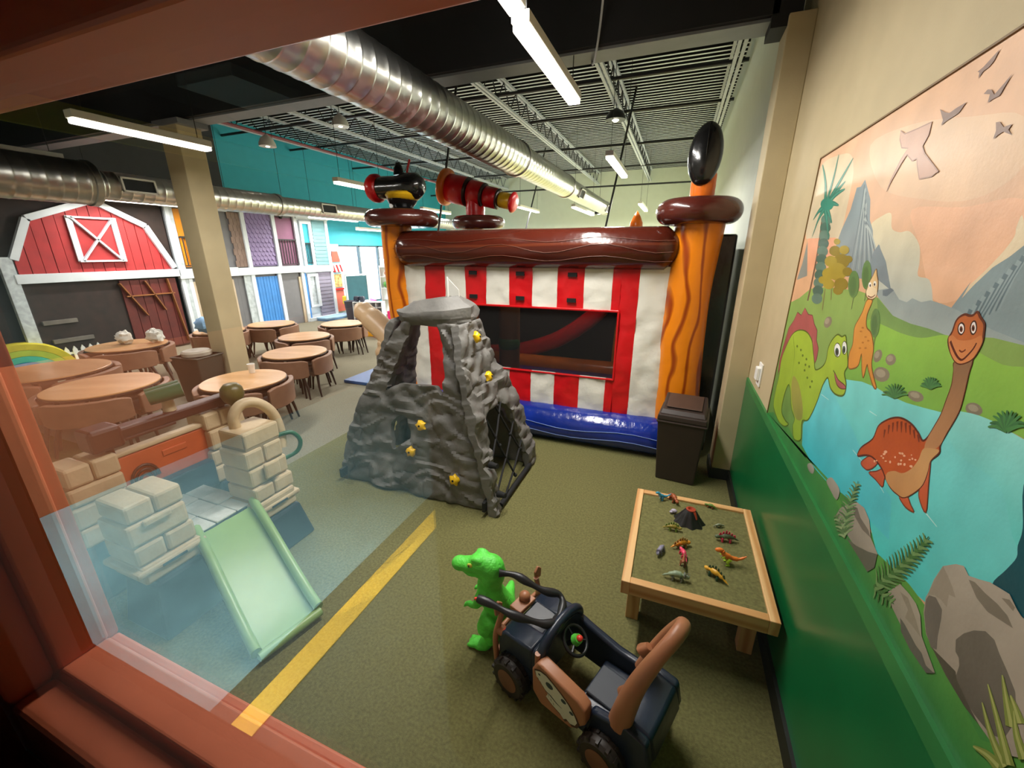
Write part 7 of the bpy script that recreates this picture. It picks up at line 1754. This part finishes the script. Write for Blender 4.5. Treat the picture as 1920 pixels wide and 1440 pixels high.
for q in (((.06, 4.27, 1.82), (.06, 4.86, 2.56)), ((.06, 4.86, 1.82), (.06, 4.27, 2.56)), ((.06, 4.25, 1.82), (.06, 4.25, 2.58)), ((.06, 4.88, 1.80), (.06, 4.88, 2.58)), ((.06, 4.22, 1.82), (.06, 4.91, 1.82)), ((.06, 4.22, 2.56), (.06, 4.91, 2.56))):
    obj('window_trim', MB().bar(*q, .085, .03), M_trimw, lw)
pbox('stall_back', bn_, 3.40, 5.70, 0.02, 1.48, -.02, .0, M_barnd)
for i in range(6): pbox('stall_board', bn_, 4.72 + i * .165, 4.72 + i * .165 + .158, .05, 1.45, 0, .03, M_barnr)
for q in (((.05, 4.70, 1.40), (.05, 5.02, .75)), ((.05, 5.12, 1.42), (.05, 5.36, .82)), ((.05, 4.75, 1.15), (.05, 5.6, 1.15)), ((.05, 5.52, 1.45), (.05, 5.66, .1))):
    obj('brace', MB().bar(*q, .09, .02), M_brace, bn_)
for z, y0, y1 in ((.78, 3.5, 3.95), (.45, 3.55, 4.1), (.2, 3.5, 4.2)):
    pbox('stall_rail', bn_, y0, y1, z, z + .07, .0, .05, mat('weathered_grey_rail', '6C665E', 0.7, var=0.2))
pbox('corner_post', bn_, 3.24, 3.40, 0, 1.9, 0, .08, M_stonew); pbox('wall_behind', bn_, 2.0, 5.78, 1.6, 3.15, -.06, -.03, M_barnd)
# orange house
oh = thing('orange_playhouse', 'orange boarded toy house front with a balcony rail beside the red barn', 'playhouse', (FX, 0, 0))
pbox('wall_panel', oh, 5.80, 7.10, 0.0, 3.0, -.05, -.02, M_greyd)
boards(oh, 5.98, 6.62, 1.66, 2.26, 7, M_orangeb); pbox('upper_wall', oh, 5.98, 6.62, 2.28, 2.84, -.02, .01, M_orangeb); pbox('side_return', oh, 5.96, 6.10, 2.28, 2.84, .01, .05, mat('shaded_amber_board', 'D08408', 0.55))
rails(oh, 5.96, 6.64, 1.66, 2.28, 7, .07)
pbox('door', oh, 6.02, 6.98, 0.0, 1.34, -.02, .01, M_beige)
for y in (5.80, 5.88): pbox('stone_pilaster', oh, y, y + .075, 0, 2.86, 0, .06 if y < 5.85 else .04, M_trimw if y < 5.85 else M_stonew)
pbox('floor_band', oh, 5.78, 7.10, 1.42, 1.62, 0, .09, M_trimw); pbox('door_trim', oh, 5.95, 6.03, 0, 1.42, .0, .05, M_trimw); pbox('roof_band', oh, 5.74, 7.10, 2.86, 3.06, 0, .10, M_trimw)
pbox('corner_trim', oh, 6.64, 6.74, 1.62, 2.86, 0, .05, M_trimw)
# lavender house with shakes, balcony and blue boards
lh_ = thing('lavender_playhouse', 'lavender scalloped and blue boarded toy house front beyond the cream column', 'playhouse', (FX, 0, 0))
pbox('wall_panel', lh_, 7.10, 9.0, 0.0, 3.0, -.05, -.02, M_greyd)
for j in range(9):
    for i in range(3):
        y = 7.12 + i * .10 + (.03 if j % 2 else 0); z = 1.62 + j * .137
        pbox('shake', lh_, y, min(y + .095, 7.42), z, z + .145, .0 + .004 * (j % 2), .018, M_shake, .003)
sc = MB().prism([(-.050, .12)] + [(.050 * math.cos(a), .052 * math.sin(a)) for a in [PI + PI * i / 8 for i in range(9)]] + [(.050, .12)], (0, 0, 0), (0, 1, 0), (0, 0, 1), (1, 0, 0), .016)
first = None
for j in range(11):
    for i in range(7):
        y = 7.56 + i * .108 + (.054 if j % 2 else 0)
        if y > 8.24: continue
        if first is None: first = obj('scallop_shingle', sc, M_purple, lh_); o = first
        else: o = first.copy(); COL.objects.link(o); o.parent = lh_
        o.location = (.008 + .003 * (j % 2), y, 1.70 + j * .108); o.rotation_euler = (0, -.22, 0)
pbox('shingle_backing', lh_, 7.50, 8.28, 1.62, 2.86, -.02, 0, M_purple)
pbox('balcony_back', lh_, 8.36, 8.94, 1.62, 2.84, -.04, -.015, M_plum); rails(lh_, 8.36, 8.94, 1.62, 2.28, 7, .05)
boards(lh_, 7.50, 8.18, .02, 1.36, 8, M_blueb); pbox('doorway', lh_, 8.28, 8.92, 0, 1.30, -.04, -.015, M_greyd)
pbox('doorway_side', lh_, 8.86, 8.94, 0, 1.30, -.015, .02, M_beige)
pbox('stone_strip', lh_, 7.24, 7.42, 0, 1.42, 0, .03, M_stonew)
for y0, y1, z0, z1 in ((7.42, 7.52, 0, 2.88), (8.26, 8.36, 1.6, 2.88), (8.94, 9.04, 0, 2.88), (8.18, 8.28, 0, 1.42)):
    pbox('upright_trim', lh_, y0, y1, z0, z1, 0, .06, M_trimw)
pbox('floor_band', lh_, 7.10, 9.02, 1.42, 1.60, 0, .09, M_trimw); pbox('roof_band', lh_, 7.10, 9.0, 2.88, 3.02, 0, .10, M_trimw)
obj('porch_lamp', MB().lathe([(.03, 0), (.06, .06), (.05, .12), (.015, .16)], (.06, 8.55, 2.80), 14), M_rail, lh_, smooth=50)
# sage corner house
sh = thing('sage_playhouse', 'sage clapboard toy house corner with two small windows before the storefront', 'playhouse', (FX, 0, 0))
boards(sh, 9.58, 10.08, 1.60, 2.84, 12, M_sage, False, name='clapboard'); boards(sh, 9.50, 10.08, .10, 1.38, 12, M_mauve, False, name='clapboard')
pbox('wall_panel', sh, 9.04, 10.10, 0.0, 3.0, -.05, -.02, M_trimw)
for z0, z1 in ((1.60, 2.72), (.46, 1.28)):
    w = pbox('window_back', sh, 9.20, 9.46, z0, z1, -.02, -.01, M_cyan if z0 > 1 else M_stonew)
    for a in ((9.14, 9.22, z0, z1), (9.44, 9.54, z0, z1), (9.14, 9.54, z1, z1 + .08), (9.14, 9.54, z0 - .06, z0)): pbox('window_trim', sh, *a, 0, .05, M_trimw)
rails(sh, 9.22, 9.44, 1.62, 2.2, 4, .03)
pbox('blue_post', sh, 9.05, 9.11, 0, 1.40, 0, .04, M_blueb)
pbox('corner_board', sh, 10.04, 10.14, 0, 2.92, 0, .06, M_trimw); pbox('floor_band', sh, 9.02, 10.14, 1.40, 1.58, 0, .09, M_trimw); pbox('roof_band', sh, 9.0, 10.14, 2.84, 2.98, 0, .10, M_trimw); pbox('sill_board', sh, 9.0, 10.14, 0, .10, 0, .09, M_trimw)
stp = thing('porch_step', 'pale blue low step in front of the sage toy house', 'step', (-9.72, 9.75, 0))
obj('tread', MB().box(-.18, .22, -.55, .55, .05, .10), mat('pale_blue_step', '9CC0DC', 0.5), stp, bevel=.01); obj('riser', MB().box(-.18, .18, -.52, .52, 0, .05), mat('blue_step_face', '5C8CC0', 0.5), stp)
# striped kiosk sign
kk = thing('kiosk_panel', 'red and white awning kiosk board standing between the sage house and the storefront window', 'sign', (-10.22, 10.55, 0))
obj('board', MB().box(-.03, 0, -.20, .22, .0, 2.2), mat('pale_blue_board', 'A8D4E4', 0.5, var=0.15, vscale=5), kk)
for i in range(5):
    obj('awning_stripe', MB().prism([(0, 0), (.10, 0), (.03, .22)], (0, -.18 + i * .076, 1.35), (1, 0, 0), (0, 0, 1), (0, 1, 0), .074), M_redv if i % 2 == 0 else M_wplastic, kk)
obj('counter', MB().box(0, .06, -.19, .20, .78, .84), M_redv, kk); obj('base_panel', MB().box(0, .03, -.19, .20, .1, .76), mat('salmon_panel', 'D87868', 0.5, var=0.1), kk); obj('goods_shelf', MB().box(0, .03, -.16, .17, .88, 1.28), mat('painted_goods', 'D8B070', 0.5, var=0.6, vscale=14), kk); obj('roof_panel', MB().prism([(-.19, 1.66), (.20, 1.66), (.12, 1.98), (-.10, 1.98)], (0, 0, 0), (0, 1, 0), (0, 0, 1), (1, 0, 0), .03), mat('rust_red_roof', 'B85848', 0.5), kk)
# easel, cube shelf, ball shelf, blocks
ez = thing('easel', 'dark teal chalkboard easel with a white frame before the storefront window', 'easel', (-9.0, 10.05, 0), -0.3)
obj('chalkboard', MB().box(-.012, .012, -.33, .33, .55, 1.28), mat('teal_chalkboard', '2E6A78', 0.6, var=0.08), ez)
for q in (-1, 1): obj('leg', MB().bar((.0, q * .36, 0), (.0, q * .36, 1.34), .05), M_trimw, ez)
obj('top_rail', MB().bar((0, -.36, 1.31), (0, .36, 1.31), .05), M_trimw, ez); obj('tray', MB().box(-.06, .06, -.36, .36, .49, .54), M_trimw, ez); obj('rear_strut', MB().bar((-.02, 0, 1.25), (-.28, 0, 0), .04), M_trimw, ez)
cs = thing('cube_shelf', 'white cubby shelf of small square bins beyond the tables', 'shelf', (-8.22, 9.55, 0), 0.35)
obj('back_board', MB().box(-.42, .42, .20, .22, 0, .60), M_white, cs)
for i in range(6): obj('divider', MB().box(-.42 + i * .165, -.405 + i * .165, -.1, .20, 0, .60), M_white, cs)
for i in range(5): obj('shelf_board', MB().box(-.42, .42, -.1, .20, i * .145, i * .145 + .014), M_white, cs)
for i, (x, c, lab) in enumerate(((-.34, '2C3446', 'dark navy tub on top of the white cubby shelf, first from the easel'), (-.18, '3A4254', 'dark slate tub on top of the white cubby shelf, second from the easel'))):
    p = Matrix.Rotation(.35, 3, 'Z') @ Vector((x, .05, 0))
    tag(obj('toy_tub', MB().lathe([(.05, 0), (.085, .05), (.09, .10), (.07, .15), (0, .16)], n=16), mat('tub_plastic', c, 0.4), None, smooth=50, loc=(-8.22 + p.x, 9.55 + p.y, .596)), lab, 'tub')
bs = thing('ball_shelf', 'white display shelf with balls and bright toys behind the orange post', 'shelf', (-8.35, 11.1, 0))
for q in (-1, 1): obj('side_panel', MB().box(q * .45 - .015, q * .45 + .015, -.2, .2, 0, 1.55), M_white, bs)
for z in (.5, .85, 1.2, 1.5): obj('shelf_board', MB().box(-.435, .435, -.2, .2, z, z + .02), M_white, bs)
for i, (x, z, c, lab) in enumerate(((-.22, 1.22, 'B8643C', 'orange ball on the upper board of the display shelf'), (.02, 1.22, '2C8CA0', 'teal ball on the upper board of the display shelf'), (-.3, .87, '58A048', 'green ball on the middle board of the display shelf'), (-.05, .87, 'D8A020', 'amber ball on the middle board of the display shelf'), (.2, .87, '3C60B0', 'blue ball on the middle board of the display shelf'))):
    tag(obj('toy_ball', MB().ball((0, 0, .10), .10, 16, 10), mat('ball_rubber', c, 0.4), None, smooth=60, loc=(-8.35 + x, 11.0, z)), lab, 'ball')
def block(name, lab, x, y, z, sx, sy, sz, c, rz=0.0, wedge=False):
    m = MB()
    if wedge: m.prism([(-sx / 2, 0), (sx / 2, 0), (sx / 2, sz * .35), (-sx / 2, sz)], (0, -sy / 2, 0), (1, 0, 0), (0, 0, 1), (0, 1, 0), sy)
    else: m.box(-sx / 2, sx / 2, -sy / 2, sy / 2, 0, sz)
    o = obj(name, m, mat('soft_block_vinyl', c, 0.4, var=0.05), None, bevel=.02, seg=3, loc=(x, y, z)); o.rotation_euler = (0, 0, rz); tag(o, lab, 'foam block')
block('foam_block', 'yellow foam block at the bottom of the stack by the sage house', -9.35, 10.55, 0, .5, .8, .2, 'F4D020', .1)
block('foam_block', 'red foam block second from the bottom of the stack by the sage house', -9.35, 10.55, .202, .5, .8, .2, 'E83820', .05)
block('foam_block', 'magenta foam wedge near the top of the stack by the sage house', -9.3, 10.65, .404, .5, .6, .18, 'D838A0', .1, True)
block('foam_block', 'yellow foam cushion leaning on the stack by the sage house', -9.62, 10.3, .404, .3, .3, .24, 'F8DC40', .5)
block('foam_block', 'amber foam block behind the table farther out', -6.86, 8.05, 0, .22, .4, .46, 'E8A820', .35)
block('foam_block', 'red foam wedge beside the amber block by the orange post', -6.42, 8.08, 0, .62, .4, .40, 'D83028', .35, True)
block('foam_block', 'hot pink foam block behind the red wedge by the orange post', -6.5, 8.75, 0, .6, .4, .55, 'E83C90', .3)
lb = thing('waste_basket', 'dark grey waste basket between the foam stack and the white cubby shelf', 'trash bin', (-8.85, 9.55, 0))
obj('body', MB().lathe([(.0, 0), (.14, 0), (.19, .58), (.17, .58), (.13, .02)], n=20), mat('charcoal_basket', '4A4650', 0.5), lb, smooth=50); obj('rim', MB().lathe([(.19, .57), (.20, .585), (.19, .60), (.17, .59)], n=20), mat('charcoal_basket_rim', '3A3640', 0.5), lb, smooth=50)
# rainbow cushion by the window jamb
rb_ = thing('rainbow_cushion', 'rainbow arched cushion on the floor at the window jamb', 'cushion', (-9.9, 3.1, 0), -0.25)
for i, c in enumerate(('E8D838', 'C8E04C', '58D8B8', '38A8D8', '5058B8')):
    r = .62 - i * .11
    a_ = MB()
    for k in range(19):
        a = PI * k / 18
        for rr_, x in ((r, -.16), (r, .16), (r - .105, .16), (r - .105, -.16)): a_.v.append(Vector((x, rr_ * math.cos(a), rr_ * math.sin(a) * .9)))
    for k in range(18):
        for q in range(4): a_._f([k * 4 + q, k * 4 + (q + 1) % 4, k * 4 + 4 + (q + 1) % 4, k * 4 + 4 + q])
    a_._f([0, 1, 2, 3]); a_._f([72, 75, 74, 73])
    obj('arch_band', a_, mat('rainbow_fabric', c, 0.6), rb_, smooth=40)
pf = thing('picket_fence', 'small white picket panel in the dark stall under the barn', 'fence', (-9.8, 3.8, 0))
for i in range(6): obj('picket', MB().prism([(-.03, 0), (.03, 0), (.03, .34), (0, .40), (-.03, .34)], (0, -.3 + i * .11, 0), (0, 1, 0), (0, 0, 1), (1, 0, 0), .02), M_white, pf)
for z in (.10, .26): obj('rail', MB().box(-.02, 0, -.35, .30, z, z + .04), M_white, pf)
